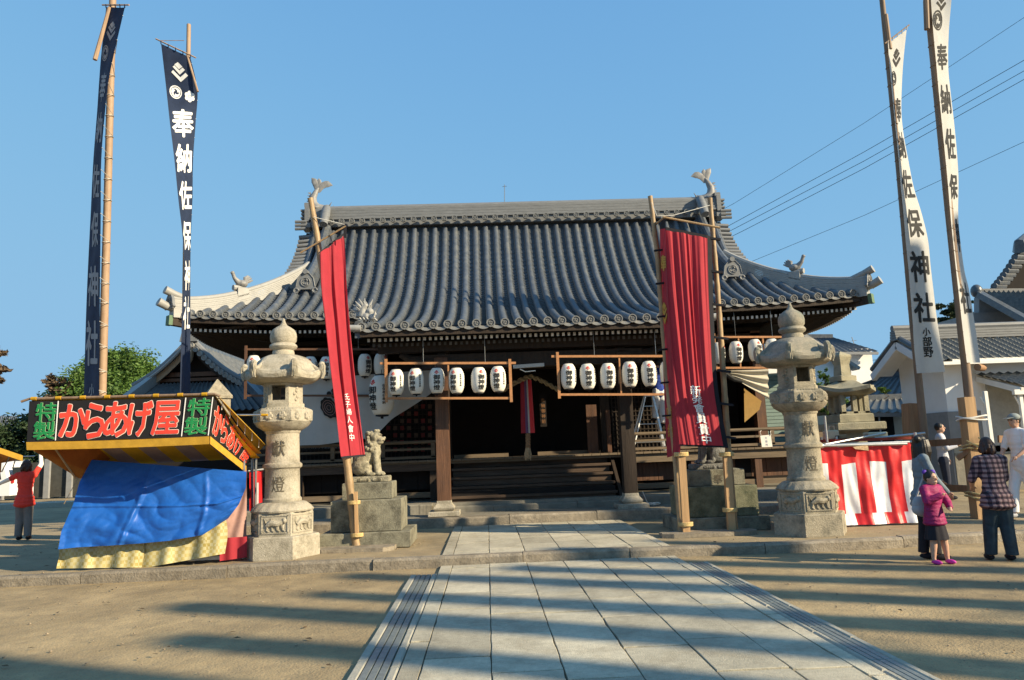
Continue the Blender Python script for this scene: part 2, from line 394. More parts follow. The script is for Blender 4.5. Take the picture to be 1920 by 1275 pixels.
grit(m_sand, 75, .75, 5, .32); grit(m_sand2, 75, .7, 5, .3); grit(m_slab, 120, .55, 3, .12); grit(m_kerb, 60, .4, 5, .3)
# ---------------------------------------------------------------- ground, path, kerbs
XC = 1.0                                   # the axis of the shrine and its path
KY = 10.68                                 # face of the front kerb
def ground_sheet(name, x0, x1, y0, y1, z, m, nx=60, ny=60, amp=.012, hole=None):
    mb = MB(); rnd = random.Random(5)
    ph = [(rnd.uniform(.3, 2.2), rnd.uniform(.3, 2.2), rnd.uniform(0, 6)) for _ in range(8)]
    def h(x, y): return sum(sin(a*x+b*y+c) for a, b, c in ph)/8*amp
    mb.grid(lambda u, v: (lerp(x0, x1, u), lerp(y0, y1, v), z+h(lerp(x0, x1, u), lerp(y0, y1, v))), nx, ny)
    o = mb.build(name, m, smooth=2); return tag(o, kind='structure')
ground_sheet('ground', -14, 16, -4, KY+.1, -.018, m_sand, 150, 80, .018)
mb = MB(); mb.poly([(-900, -600, -.06), (900, -600, -.06), (900, KY+.2, -.06), (-900, KY+.2, -.06)]); tag(mb.build('ground', m_sand), kind='structure')
ground_sheet('terrace_ground', -16, 16, KY+.12, 18, .10, m_sand2, 130, 40, .014)
mb = MB(); mb.poly([(-900, KY+.1, .07), (900, KY+.1, .07), (900, 1500, .07), (-900, 1500, .07)]); tag(mb.build('ground', m_sand2), kind='structure')
# pebbles and grit
mb = MB(); rnd = random.Random(3)
for i in range(900):
    x = rnd.uniform(-9, 11); y = rnd.uniform(4.4, 15)
    if -1.1 < x < 3.1 or KY-.3 < y < KY+.3: continue
    r = rnd.uniform(.004, .014)*(1 if y < 10 else 1.3); z = (-.012 if y < KY else .105)
    mb.ball((x, y, z+r*.3), (r*rnd.uniform(.8, 1.8), r, r*.6), 5, 3)
tag(mb.build('pebble', mat('pebble', (.25, .2, .14), .9, .4, 40, 0)), 'scattered grit and small pebbles on the sand', 'pebbles', kind='stuff')
mb = MB()
for i in range(160):
    x = rnd.uniform(-8, 10); y = rnd.uniform(4.6, 14)
    if -1.1 < x < 3.1: continue
    z = (.004 if y < KY else .125); a = rnd.uniform(0, 6.3); L = rnd.uniform(.02, .05)
    d = V(cos(a), sin(a), 0)*L; q = V(-sin(a), cos(a), 0)*L*.35
    c = V(x, y, z); mb.add([c-d, c+q+V(0, 0, .008), c+d, c-q], [(0, 1, 2, 3)])
tag(mb.build('fallen_leaf', mat('dry_leaf', (.10, .065, .03), .9, .4, 9, 0)), 'dry fallen leaves scattered on the sand', 'leaves', kind='stuff')

def paving(name, y0, y1, z, seed):
    rnd = random.Random(seed); CW = .51
    base = MB(); base.box((XC-.06, (y0+y1)/2, z-.06), (3.24, y1-y0, .09)); base = tag(base.build(name, m_joint), kind='structure')
    cols = [(XC-1.53+CW*i, CW) for i in range(5)]+[(XC+1.02, .42), (XC-1.69, .16), (XC+1.44, .12)]
    for x, w in cols:
        y = y0-rnd.uniform(0, .8)
        while y < y1:
            L = rnd.uniform(.78, 1.12) if w > .3 else rnd.uniform(1.2, 1.9)
            a = max(y, y0); b = min(y+L, y1)
            if y1-b < .25: b = y1; L = b-y
            if b-a > .04:
                mb = MB(); g = .0035+rnd.uniform(0, .003)
                x0, x1, y0_, y1_ = x+g, x+w-g, a+g*1.7, b-g*1.7; zz = z+rnd.uniform(-.004, .005); nn = 5 if w > .3 else 2
                ring_ = [(lerp(x0, x1, k/nn), y0_) for k in range(nn)]+[(x1, lerp(y0_, y1_, k/(nn+1))) for k in range(nn+1)]+[(lerp(x1, x0, k/nn), y1_) for k in range(nn)]+[(x0, lerp(y1_, y0_, k/(nn+1))) for k in range(nn+1)]
                cx_, cy_ = (x0+x1)/2, (y0_+y1_)/2; N = len(ring_); jit = [rnd.uniform(-.003, .003)+(rnd.random() < .06)*-.012 for _ in ring_]
                def rr_(d, zv):
                    o = []
                    for (px_, py_), jj in zip(ring_, jit):
                        vx, vy = cx_-px_, cy_-py_; l = sqrt(vx*vx+vy*vy); k = (d-jj)/l; o.append((px_+vx*k, py_+vy*k, zv))
                    return o
                vs = rr_(0, zz-.05)+rr_(0, zz-.003)+rr_(.005, zz)
                mb.add(vs, [tuple(range(2*N, 3*N))]+[(r*N+k, r*N+(k+1) % N, (r+1)*N+(k+1) % N, (r+1)*N+k) for r in range(2) for k in range(N)])
                mb.build('paving_slab', m_slab, base)
            y += L
    return base
paving('path', 2.0, KY-.02, .012, 1)
paving('path', KY+.2, 14.98, .125, 2)

def kerb(name, xs, y, z0, z1, w, m, seed=1, bow=.012):
    rnd = random.Random(seed); par = MB(); par.box(((xs[0]+xs[-1])/2, y+w/2+.01, (z0+z1)/2-.04), (xs[-1]-xs[0], w-.02, z1-z0-.03)); par = tag(par.build(name, m_joint), kind='structure')
    x = xs[0]
    while x < xs[-1]-.05:
        L = rnd.uniform(1.2, 2.1); b = min(x+L, xs[-1]); n = 8; mb = MB(); dz = rnd.uniform(-bow, bow); dy = rnd.uniform(-bow, bow)
        vs = []
        for i in range(n+1):
            xx = lerp(x+.005, b-.005, i/n); e = rnd.uniform(-.005, .005); e2 = rnd.uniform(-.004, .004)
            for yy, zz in ((y+dy+e, z0-.05), (y+dy+e, z1-.03+dz), (y+dy+.028+e, z1+dz+e2), (y+w+dy, z1+dz), (y+w+dy, z0-.05)): vs.append((xx, yy, zz))
        fs = [(i*5+k, i*5+5+k, i*5+6+k, i*5+1+k) for i in range(n) for k in range(4)]+[(0, 1, 2, 3, 4), (n*5+4, n*5+3, n*5+2, n*5+1, n*5)]
        mb.add(vs, fs); mb.build('kerb_stone', m, par); x = b
    return par
kerb('kerb', (-15, 15), KY, -.02, .128, .2, m_kerb, 4)
kerb('kerb', (XC-8.2, XC+8.2), 15.0, .10, .30, .35, m_kerb, 9)
mb = MB(); mb.box((XC, 20, .19), (16.2, 9.4, .2)); tag(mb.build('platform', m_plat), kind='structure')
kerb('stone_step', (XC-7.4, XC-2.2), 16.1, .28, .50, .4, m_plat, 12, .01)
kerb('stone_step', (XC+2.2, XC+7.4), 16.1, .28, .50, .4, m_plat, 13, .01)
kerb('stone_step', (XC-2.2, XC+2.2), 16.25, .28, .42, .3, m_plat, 14, .006)
mb = MB(); mb.box((XC, 20, .38), (14.8, 7.2, .2)); tag(mb.build('platform', m_plat), kind='structure')

# drains beside the path
for sx in (-1, 1):
    q_ = 1 if sx < 0 else .76; x0 = XC-1.865 if sx < 0 else XC+1.70; base = MB(); base.box((x0, 6.2, -.06), (.34*q_, 7.6, .05)); base = base.build('drain_channel', m_conc)
    tag(base, kind='structure')
    rnd = random.Random(8)
    for s2 in (-1, 1):
        y = 2.4
        while y < 10.0:
            L = rnd.uniform(.5, .62) if s2 == -sx else .6; b = min(y+L, 10.0); mb = MB()
            mb.box((x0+s2*.135*q_, (y+b)/2, -.01+rnd.uniform(-.002, .003)), (.07*q_, b-y-.008, .05), ch=.008 if s2 != -sx else .014); mb.build('edge_block', m_conc, base); y = b
    y = 2.4
    while y < 10.0:
        b = min(y+1.0, 10.0); mb = MB(); g = MB()
        for k in range(3): mb.box((x0+(-.064+k*.064)*q_, (y+b)/2, .002), (.055*q_, b-y-.012, .016), ch=.003)
        for k in range(10): mb.box((x0, min(b-.01, y+.05+k*.1), -.006), (.18*q_, .008, .012))
        o = mb.build('drain_grate', m_grate, base)
        y = b
    mb = MB(); mb.box((x0, 6.2, -.03), (.19*q_, 7.6, .012)); mb.build('drain_bed', m_joint, base)

# ---------------------------------------------------------------- the shrine hall
hall = empty('shrine_hall', (XC, 20.5, .3), 'dark wooden shrine hall with a sweeping grey tiled roof and wooden steps', 'shrine')
SP = .283; YK = 14.6; YE = 16.8; YR = 20.4; HE = 7.95; HR = 20*SP; RIB = .082
PY = [14.2, 14.6, 15.7, 16.8, 18.0, 19.0, 19.7, 20.2, 20.5]
PZ = [3.93, 4.03, 4.33, 4.70, 5.30, 6.05, 6.84, 7.60, 8.10]
def prof(y):
    i = 0
    while i < len(PY)-2 and y > PY[i+1]: i += 1
    def tan(k):
        if k == 0 or k == len(PY)-1: j = min(max(k, 1), len(PY)-1); return (PZ[j]-PZ[j-1])/(PY[j]-PY[j-1])
        return (PZ[k+1]-PZ[k-1])/(PY[k+1]-PY[k-1])
    h = PY[i+1]-PY[i]; t = (y-PY[i])/h
    return (2*t**3-3*t*t+1)*PZ[i]+(t**3-2*t*t+t)*h*tan(i)+(-2*t**3+3*t*t)*PZ[i+1]+(t**3-t*t)*h*tan(i+1)
def lift(dx, y):
    a = max(0, abs(dx)-3.6)/(HE-3.6); f = max(0, min(1, (YR-1.2-y)/(YR-1.2-YE)))
    return .17*a**2.2*f**1.5
def rz_(dx, y): return prof(y)+lift(dx, y)
roofm = MB()
# underlay of the roof (closed body) front and back
def under(u, v, top):
    dx = lerp(-HE, HE, u); return dx
bd = MB()
nu = 56
for sgn in (1, -1):
    def fr(u, v, sgn=sgn):
        dx = lerp(-HE+.02, HE-.02, u); y1 = min(YR, YE+(HE-abs(dx))) if abs(dx) > HR else YR
        y = lerp(YE+.03, y1, v); z = rz_(dx, y)-.05
        return (XC+dx, y if sgn > 0 else 2*YR-y, z)
    bd.grid(lambda u, v: (XC+lerp(-HR, HR, u), (lerp(YE+.03, YR, v) if sgn > 0 else 2*YR-lerp(YE+.03, YR, v)), rz_(lerp(-HR, HR, u), lerp(YE+.03, YR, v))-.05), 40, 16)
    for sx in (-1, 1):
        def fs(u, v, sx=sx, sgn=sgn):
            dx = lerp(HR, HE-.02, u); y = lerp(YE+.03, YE+.03+(HE-dx), v); return (XC+sx*dx, y if sgn > 0 else 2*YR-y, rz_(dx, y)-.05)
        bd.grid(fs, 12, 8)
bd.grid(lambda u, v: (XC+lerp(-3.42, 3.42, u), lerp(YK+.03, YE+.2, v), prof(lerp(YK+.03, YE+.2, v))-.05), 12, 6)
# side skirts
for sx in (-1, 1):
    def sk(u, v, sx=sx):
        d = lerp(0, 2.42, v); y0 = YE+d; y1 = 2*YR-YE-d; y = lerp(y0, y1, u)
        dd = abs(y-YR); a = max(0, dd-1.6)/(YR-YE-1.6); f = (1-v)**1.5
        return (XC+sx*(HE-.02-d), y, prof(YE+d)-.05+.17*a**2.2*f)
    bd.grid(sk, 20, 8)
roof = bd.build('roof', m_tile2, hall, smooth=True)

def eave_y(dx): return YK if abs(dx) < 3.41 else YE
def rib_mesh(dx):
    ye = eave_y(dx); yt = YR-.12 if abs(dx) <= HR+.01 else YE+(HE-abs(dx))
    n = max(2, int((yt-ye)/.24)); mb = MB(); vs = []; K = 7
    ys = []
    for i in range(n):
        a = lerp(ye, yt, i/n); b = lerp(ye, yt, (i+1)/n); ys += [(a, RIB+.004), (b-.02, RIB-.003)]
    ys.append((yt, RIB))
    for y, r in ys:
        z = rz_(dx, y); s = (rz_(dx, y+.05)-rz_(dx, y-.05))/.1; l = sqrt(1+s*s); ny, nz = -s/l, 1/l
        for k in range(K):
            a = pi*(k/(K-1)); h = sin(a)*r*1.05+(-.03 if k in (0, K-1) else 0)
            vs.append((XC+dx+cos(a)*r, y+ny*(h), z+nz*(h)+.012))
    fs = [(i*K+k, (i+1)*K+k, (i+1)*K+k+1, i*K+k+1) for i in range(len(ys)-1) for k in range(K-1)]
    mb.add(vs, fs); return mb
def pan_mesh(dx0):
    dx = dx0+SP/2; ye = eave_y(max(abs(dx0), abs(dx0+SP))-.005 if abs(dx) > 3.3 else dx)
    yt = YR-.12 if abs(dx) <= HR+.1 else YE+(HE-abs(dx)); mb = MB(); vs = []; K = 5; w = SP/2-.055
    n = max(2, int((yt-ye)/.115)); ys = []
    for i in range(n):
        a = lerp(ye, yt, i/n); b = lerp(ye, yt, (i+1)/n); ys += [(a, .024), (b, 0)]
    for y, e in ys:
        for k in range(K):
            t = -1+2*k/(K-1); vs.append((XC+dx+t*w, y, rz_(dx+t*w, y)-.025+.03*t*t+e))
    fs = [(i*K+k, (i+1)*K+k, (i+1)*K+k+1, i*K+k+1) for i in range(len(ys)-1) for k in range(K-1)]
    mb.add(vs, fs); return mb
def endtile_mb(r=.088, emblem=True):
    mb = MB(); n = 16   # disc facing -y, at origin
    pr = [(0, -.045), (r*.55, -.045), (r*.62, -.038), (r*.70, -.038), (r*.76, -.062), (r*.97, -.062), (r, -.05), (r, .03)]
    vs = []
    for rr, yy in pr:
        for k in range(n): a = 2*pi*k/n; vs.append((rr*cos(a), yy, rr*sin(a)))
    mb.add(vs, [(i*n+k, i*n+(k+1) % n, (i+1)*n+(k+1) % n, (i+1)*n+k) for i in range(len(pr)-1) for k in range(n)])
    for i in range(3):
        a = i*2*pi/3+.4; mb.ball((cos(a)*r*.28, -.045, sin(a)*r*.28), (r*.2, .018, r*.2), 6, 4)
        mb.tube([(cos(a+q)*r*.38, -.046, sin(a+q)*r*.38) for q in (.3, .9, 1.5)], [r*.12, r*.09, r*.03], 5)
    return mb
proto_end = endtile_mb().build('round_end_tile', m_tileend, smooth=True)
proto_end['_w'] = (0, 0, 0)
def put_copy(proto, loc, parent, name=None, rz=0, sc=1, first=[]):
    o = proto.copy(); C.objects.link(o); o.parent = parent; o.location = Vector(loc)-Vector(parent['_w']); o.rotation_euler.z = rz; o.scale = (sc, sc, sc)
    return o
NMAX = 28
for k in range(-NMAX, NMAX+1):
    dx = k*SP
    if abs(dx) > HE-.05: continue
    rib_mesh(dx).build('round_tile_row', m_tile, roof, smooth=True)
    ye = eave_y(dx); put_copy(proto_end, (XC+dx, ye+.02, rz_(dx, ye)+.035), roof)
    if abs(dx) < HR-.05: put_copy(proto_end, (XC+dx, YR-.33, 7.99), roof, sc=.85)
for k in range(-NMAX, NMAX):
    dx = k*SP
    if abs(dx+SP/2) > HE-.1: continue
    pan_mesh(dx).build('pan_tile_row', m_tile2, roof, smooth=False)
# drooping eave tiles between the round ends
for k in range(-NMAX, NMAX):
    dx = k*SP+SP/2; ye = eave_y(dx) if abs(dx) < 3.3 or abs(dx) > 3.41 else YE
    if abs(dx) > HE-.1: continue
    mb = MB(); n = 6
    vs = []
    for i in range(n+1):
        t = -1+2*i/n; z = rz_(dx, ye)-.03+.035*t*t
        vs += [(XC+dx+t*.11, ye-.012, z+.012), (XC+dx+t*.11, ye-.03, z-.055), (XC+dx+t*.11, ye+.02, z-.055)]
    mb.add(vs, [(i*3+j, i*3+3+j, i*3+4+j, i*3+1+j) for i in range(n) for j in range(2)])
    mb.build('eave_tile', m_tileend, roof, smooth=True)
bpy.data.objects.remove(proto_end)
# verge: short sideways round tiles, piled down the gable edge
def short_round(L=.46, r=.058):
    mb = MB(); mb.tube([(-L/2, 0, 0), (L/2, 0, 0)], r, 10); return mb
ps = {1: short_round().build('verge_tile', m_hipd, smooth=True)}
for sx in (-1, 1):
    for i in range(14):
        t = i/13; y = lerp(YR-.25, YE+2.15, t); dx = sx*(HR+.10+.22*t*t)
        o = put_copy(ps[1], (XC+dx, y, rz_(sx*HR, y)+.07), roof); o.rotation_euler = (0, sx*.06, 0)
    mb = MB(); mb.tube([(XC+sx*(HR-.08), y, rz_(sx*HR, y)+.15) for y in [YR-.1-i*.15 for i in range(11)]], .075, 8); mb.build('verge_ridge', m_tile, roof, smooth=True)
bpy.data.objects.remove(ps[1])
# main ridge: stack of flat courses
mb = MB(); z = 8.07; wid = .26
for i in range(8):
    h = .043; mb.box((XC, YR, z+h/2), (2*HR+.15, 2*(wid-.006*i)-(.02 if i % 2 else 0), h)); z += h
mb.box((XC, YR, 7.98), (2*HR+.1, .40, .20))
mb.build('main_ridge', m_ridge, roof)
mb = MB(); 
vs = []; 
mb.tube([(XC-HR-.1, YR, z+.03), (XC+HR+.1, YR, z+.03)], .12, 10, squash=.7); mb.build('ridge_cap', m_ridge, roof, smooth=True)
for sx in (-1, 1):   # ridge-end ornaments
    mb = MB(); x = XC+sx*(HR+.12)
    mb.box((x, YR, 8.26), (.12, .56, .50), ch=.02); mb.box((x+sx*.02, YR-.02, 8.55), (.16, .26, .14), ch=.02)
    for i in range(4): mb.box((x+sx*.08, YR, 8.05+i*.105), (.18+.03*(i % 2), .46, .06), ch=.01)
    for i in range(3): mb.tube([(x+sx*.0, YR-.34, 7.80+i*.10), (x+sx*.30, YR-.34, 7.80+i*.10)], .045, 8)
    mb.box((x+sx*.02, YR-.1, 7.90), (.26, .5, .16), ch=.03)
    mb.build('ridge_end_tile', m_ridge, roof)
# descending ridges with their demon tiles
def ridge_run(pts, w, h, m, name, layers=5, capr=.075):
    mb = MB()
    for i in range(layers):
        ww = w-.012*(i % 2)-.01*i; a = -.05+i*h/layers-(.16 if i == 0 else 0); hh = h/layers-.004+(.16 if i == 0 else 0)
        vs = []
        for j, p in enumerate(pts):
            d = (pts[min(j+1, len(pts)-1)]-pts[max(j-1, 0)]); d.z = 0; d.normalize(); q = V(-d.y, d.x, 0)*ww/2
            for s, zz in ((-1, a), (1, a), (1, a+hh), (-1, a+hh)): vs.append(p+q*s+V(0, 0, zz))
        n = len(pts); fs = [(j*4+k, j*4+(k+1) % 4, j*4+4+(k+1) % 4, j*4+4+k) for j in range(n-1) for k in range(4)]+[(3, 2, 1, 0), tuple(n*4-4+k for k in range(4))]
        mb.add(vs, fs)
    mb.tube([p+V(0, 0, h-.03) for p in pts], capr, 8)
    return mb.build(name, m, roof)
def oni(c, s, m, name='demon_tile', rz=0):
    mb = MB(); M = Matrix.Rotation(rz, 3, 'Z'); c = Vector(c)
    def q(x, y, z): return c+M@V(x*s, y*s, z*s)
    out = [(-.5, -.1), (-.42, .35), (-.2, .62), (0, .68), (.2, .62), (.42, .35), (.5, -.1), (.62, -.3), (.45, -.42), (.25, -.25), (-.25, -.25), (-.45, -.42), (-.62, -.3)]
    mb.slab([q(x, -.09, z) for x, z in out], M@V(0, .18*s, 0))
    mb.tube([q(.24*cos(t), -.11, .14+.24*sin(t)) for t in [i*2*pi/16 for i in range(17)]], .035*s, 6)
    for t in (.5, 2.6, 4.7): mb.tube([q(.12*cos(t), -.11, .14+.12*sin(t)), q(.17*cos(t+.7), -.11, .14+.17*sin(t+.7)), q(.13*cos(t+1.5), -.11, .14+.13*sin(t+1.5))], [.06*s, .045*s, .015*s], 6)
    mb.tube([q(x, -.10, z) for x, z in out[:7]], .03*s, 5); mb.tube([q(x, -.10, z) for x, z in out[3:7]], .03*s, 5)
    for x in (-.5, .5):
        mb.tube([q(x+.13*cos(a), -.1, -.32+.13*sin(a)) for a in [i*.8 for i in range(8)]], .05*s, 6)
    mb.tube([q(0, -.2, .72), q(0, .25, .72)], .14*s, 10)
    return mb.build(name, m, roof, smooth=True)
for sx in (-1, 1):
    dx = sx*5.22; pts = [V(XC+dx*(1+.03*(i/14)), lerp(YR-.15, 18.45, i/14), 0) for i in range(15)]
    for p in pts: p.z = rz_(dx, p.y)+.08
    ridge_run(pts, .26, .34, m_tile, 'descending_ridge', 5, .10)
    mb = MB(); mb.tube([(XC+dx, YR-.2, 8.42), (XC+dx, YR-.34, 8.36), (XC+dx, YR-.50, 8.12), (XC+dx*1.003, YR-.68, 7.80)], [.05, .115, .13, .11], 12); mb.build('ridge_shoulder', m_ridge, roof, smooth=True)
    oni((pts[-1].x, 18.35, rz_(dx, 18.35)+.28), .46, m_ridge)
    # hip ridge sweeping out to the corner
    pts = []
    for i in range(18):
        t = i/17; d = lerp(2.45, -.04, t); dxx = sx*(HE-d); y = YE+d
        pts.append(V(XC+dxx, y, prof(YE+max(d, 0))+lift(dxx, y)+.06+.06*max(0, t-.6)**2*6))
    hm = m_hip
    ridge_run(pts, .24, .26, hm, 'hip_ridge', 6, .075)
    p = pts[-1]; out = V(sx*.7, -.7, 0)
    mb = MB(); mb.tube([p+V(0, 0, .26)-out*.35, p+V(0, 0, .34)-out*.05, p+V(0, 0, .42)+out*.16], [.07, .085, .095], 12); mb.build('corner_tile', m_hip, roof, smooth=True)
    mb = MB(); mb.tube([p+V(0, 0, -.02)-out*.15, p+V(0, 0, .05)+out*.12, p+V(0, 0, .13)+out*.30], [.08, .09, .10], 12); mb.build('corner_tile', m_hip, roof, smooth=True)
    oni(p+V(0, -.02, .12)+out*.02, .30, m_ridge, rz=sx*R(40))
    j = pts[9]; mb = MB(); mb.box(j+V(0, 0, .18), (.20, .28, .34), rz=sx*R(45), ch=.03); mb.tube([j+V(-sx*.0, 0, .33), j+out*.22+V(0, 0, .32)], .07, 10); mb.build('hip_ridge_block', m_hip, roof)
# kohai (porch) side ridges
for sx in (-1, 1):
    pts = [V(XC+sx*3.47, lerp(YE+.5, YK+.05, i/8), 0) for i in range(9)]
    for p in pts: p.z = prof(p.y)+.02
    ridge_run(pts, .13, .10, m_tile, 'porch_verge', 2, .075)
    mb = MB(); mb.tube([(XC+sx*3.4, YK-.02, prof(YK)+.0), (XC+sx*3.75, YK-.02, prof(YK)+.02)], .07, 10); mb.build('porch_corner_tile', m_hip, roof, smooth=True)
# gable triangles, bargeboards
for sx in (-1, 1):
    mb = MB(); x = XC+sx*(HR-.35); pts = [(x, YE+2.3, 5.9), (x, YR, 7.9), (x, 2*YR-YE-2.3, 5.9)]; mb.slab(pts, (sx*.05, 0, 0)); mb.build('gable_board', m_wood, hall)
    mb = MB()
    for s in (-1, 1):
        prev = None
        for i in range(9):
            y = lerp(YR-.05, YE+2.2, i/8); p = V(XC+sx*(HR+.12+.15*(i/8)**2), y if s > 0 else 2*YR-y, prof(y)-.18)
            if prev: mb.bar(prev, p, .07, .24)
            prev = p
    mb.build('bargeboard', m_wood, hall)
# soffits and rafters
mb = MB(); mb.grid(lambda u, v: (XC+lerp(-3.35, 3.35, u), lerp(YK+.08, YE+.4, v), prof(lerp(YK+.08, YE+.4, v))-.20), 6, 4)
mb.grid(lambda u, v: (XC+lerp(-HE+.08, HE-.08, u), lerp(YE+.08, 19, v), rz_(lerp(-HE+.08, HE-.08, u), YE+.08)-.17+.12*v), 40, 3)
for sx in (-1, 1):
    mb.grid(lambda u, v, sx=sx: (XC+sx*lerp(HE-.08, HE-2.2, v), lerp(YE+.08, 2*YR-YE-.08, u), 4.53+.1*v+.17*(max(0, abs(lerp(YE, 2*YR-YE, u)-YR)-1.6)/(YR-YE-1.6))**2.2), 20, 3)
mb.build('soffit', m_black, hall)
mb = MB()
mb.box((XC, YK+.07, prof(YK)-.115), (6.86, .1, .10)); 
for i in range(40):
    a = lerp(-HE+.1, HE-.1, i/40); b = lerp(-HE+.1, HE-.1, (i+1)/40)
    mb.bar((XC+a, YE+.07, rz_(a, YE)-.12), (XC+b, YE+.07, rz_(b, YE)-.12), .1, .10)
for sx in (-1, 1):
    for i in range(16):
        f = lambda t: V(XC+sx*(HE-.08), lerp(YE, 2*YR-YE, t), prof(YE)-.12+.17*(max(0, abs(lerp(YE, 2*YR-YE, t)-YR)-1.6)/(YR-YE-1.6))**2.2)
        mb.bar(f(i/16), f((i+1)/16), .1, .10)
mb.build('eave_board', m_wood, hall)
rp = MB(); rp.box((0, .75, 0), (.05, 1.5, .065)); rp = rp.build('rafter', m_wood); re = MB(); re.box((0, -.006, 0), (.052, .01, .067)); re = re.build('rafter_end', m_rafend); re2 = MB(); re2.box((0, -.006, 0), (.052, .01, .067)); re2 = re2.build('rafter_end', mat('rafter_end_sooty', (.10, .10, .10), .8, .2, rnd=.4))  # rear row of ends darkened: dimness under the eave put into the colour
raf = MB(); raf.box((XC, YK+1.1, prof(YK)-.16), (6.7, .08, .06)); 
raft = raf.build('rafter_frame', m_wood, hall)
def rafter(x, y, z, rz=0, tilt=.16):
    o = put_copy(rp, (x, y, z), raft, rz=rz); o.rotation_euler = (tilt, 0, rz)
    e = put_copy(re, (x, y, z), raft, rz=rz); e.rotation_euler = (tilt, 0, rz)
for i in range(60):
    dx = -3.3+i*6.6/59
    rafter(XC+dx, YK+.28, prof(YK+.28)-.27)
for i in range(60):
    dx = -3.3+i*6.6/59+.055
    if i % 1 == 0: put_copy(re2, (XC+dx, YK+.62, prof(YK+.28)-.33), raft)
for sx in (-1, 1):
    for i in range(38):
        dx = sx*(3.62+i*.1125)
        rafter(XC+dx, YE+.25, rz_(dx, YE)-.30, tilt=.08)
        if i % 1 == 0:
            y = YE+.3+i*.112; dd = max(0, YR-y-1.6)/(YR-YE-1.6)
            o = put_copy(rp, (XC+sx*(HE-.25), y, 4.37+.17*dd**2.2), raft); o.rotation_euler = (.08, 0, sx*R(90)); 
            o = put_copy(re, (XC+sx*(HE-.25), y, 4.37+.17*dd**2.2), raft); o.rotation_euler = (.08, 0, sx*R(90))
    mb = MB(); mb.bar((XC+sx*(HE-1.6), YE+1.6, 4.52), (XC+sx*(HE+.08), YE-.08, 4.72), .16, .20); mb.build('corner_rafter', m_wood, hall)
    mb = MB(); mb.bar((XC+sx*(HE+.04), YE-.04, 4.715), (XC+sx*(HE+.10), YE-.10, 4.72), .18, .22); mb.build('corner_rafter_cap', mat('verdigris', (.10, .17, .10), .7, .2), hall)
bpy.data.objects.remove(rp); bpy.data.objects.remove(re); bpy.data.objects.remove(re2)

# body of the hall
ZF = 1.38
def box_part(name, c, d, m, par=hall, ch=0.0, **k): mb = MB(); mb.box(c, d, ch=ch, **k); return mb.build(name, m, par)
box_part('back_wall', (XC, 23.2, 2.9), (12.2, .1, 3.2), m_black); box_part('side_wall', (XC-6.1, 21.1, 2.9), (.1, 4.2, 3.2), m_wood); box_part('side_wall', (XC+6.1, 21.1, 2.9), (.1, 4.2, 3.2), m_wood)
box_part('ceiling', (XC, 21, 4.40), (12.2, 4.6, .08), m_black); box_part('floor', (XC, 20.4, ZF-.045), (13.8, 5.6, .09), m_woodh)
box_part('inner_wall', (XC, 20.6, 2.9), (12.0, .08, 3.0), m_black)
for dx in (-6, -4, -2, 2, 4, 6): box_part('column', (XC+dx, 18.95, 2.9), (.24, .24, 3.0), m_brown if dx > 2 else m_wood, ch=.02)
box_part('lintel', (XC, 18.95, 3.72), (12.2, .18, .28), m_wood); box_part('lintel', (XC, 18.93, 4.2), (13.0, .2, .22), m_wood)
box_part('threshold', (XC-1.15, 18.78, ZF+.05), (1.35, .12, .12), m_floorw); box_part('threshold', (XC+1.0, 18.76, ZF+.05), (1.5, .12, .12), m_floorw)
# lattice panels in the side bays
for dx0 in (-5.9, -3.9, 2.1):
    fr = MB(); fr.box((XC+dx0+.95, 19.0, 2.0), (1.78, .05, 1.2)); fr = fr.build('lattice_door', m_black, hall)
    mb = MB()
    for i in range(18): mb.box((XC+dx0+.1+i*.1, 18.96, 2.4), (.025, .03, 2.0))
    for i in range(18): mb.box((XC+dx0+.95, 18.945, 1.5+i*.115), (1.78, .03, .02))
    mb.build('lattice', m_wood, fr)
# doorway posts and inner screens, vertical gold-lettered board
box_part('door_post', (XC+1.62, 18.6, 2.0), (.26, .06, 1.2), m_brown); box_part('door_post', (XC+2.0, 18.4, 1.9), (.1, .06, 1.1), m_brown)
mb = MB()
for i, ch in enumerate('奉納御神前'): put(mb, glyph(ch, .01), flat((XC+.42, 18.55, 2.75-i*.13), (.1, 0, 0), (0, 0, .1)))
bd_ = box_part('name_board', (XC+.42, 18.60, 2.5), (.16, .03, .8), m_black); mb.build('lettering', mat('dull_gold', (.25, .12, .05), .6), bd_)
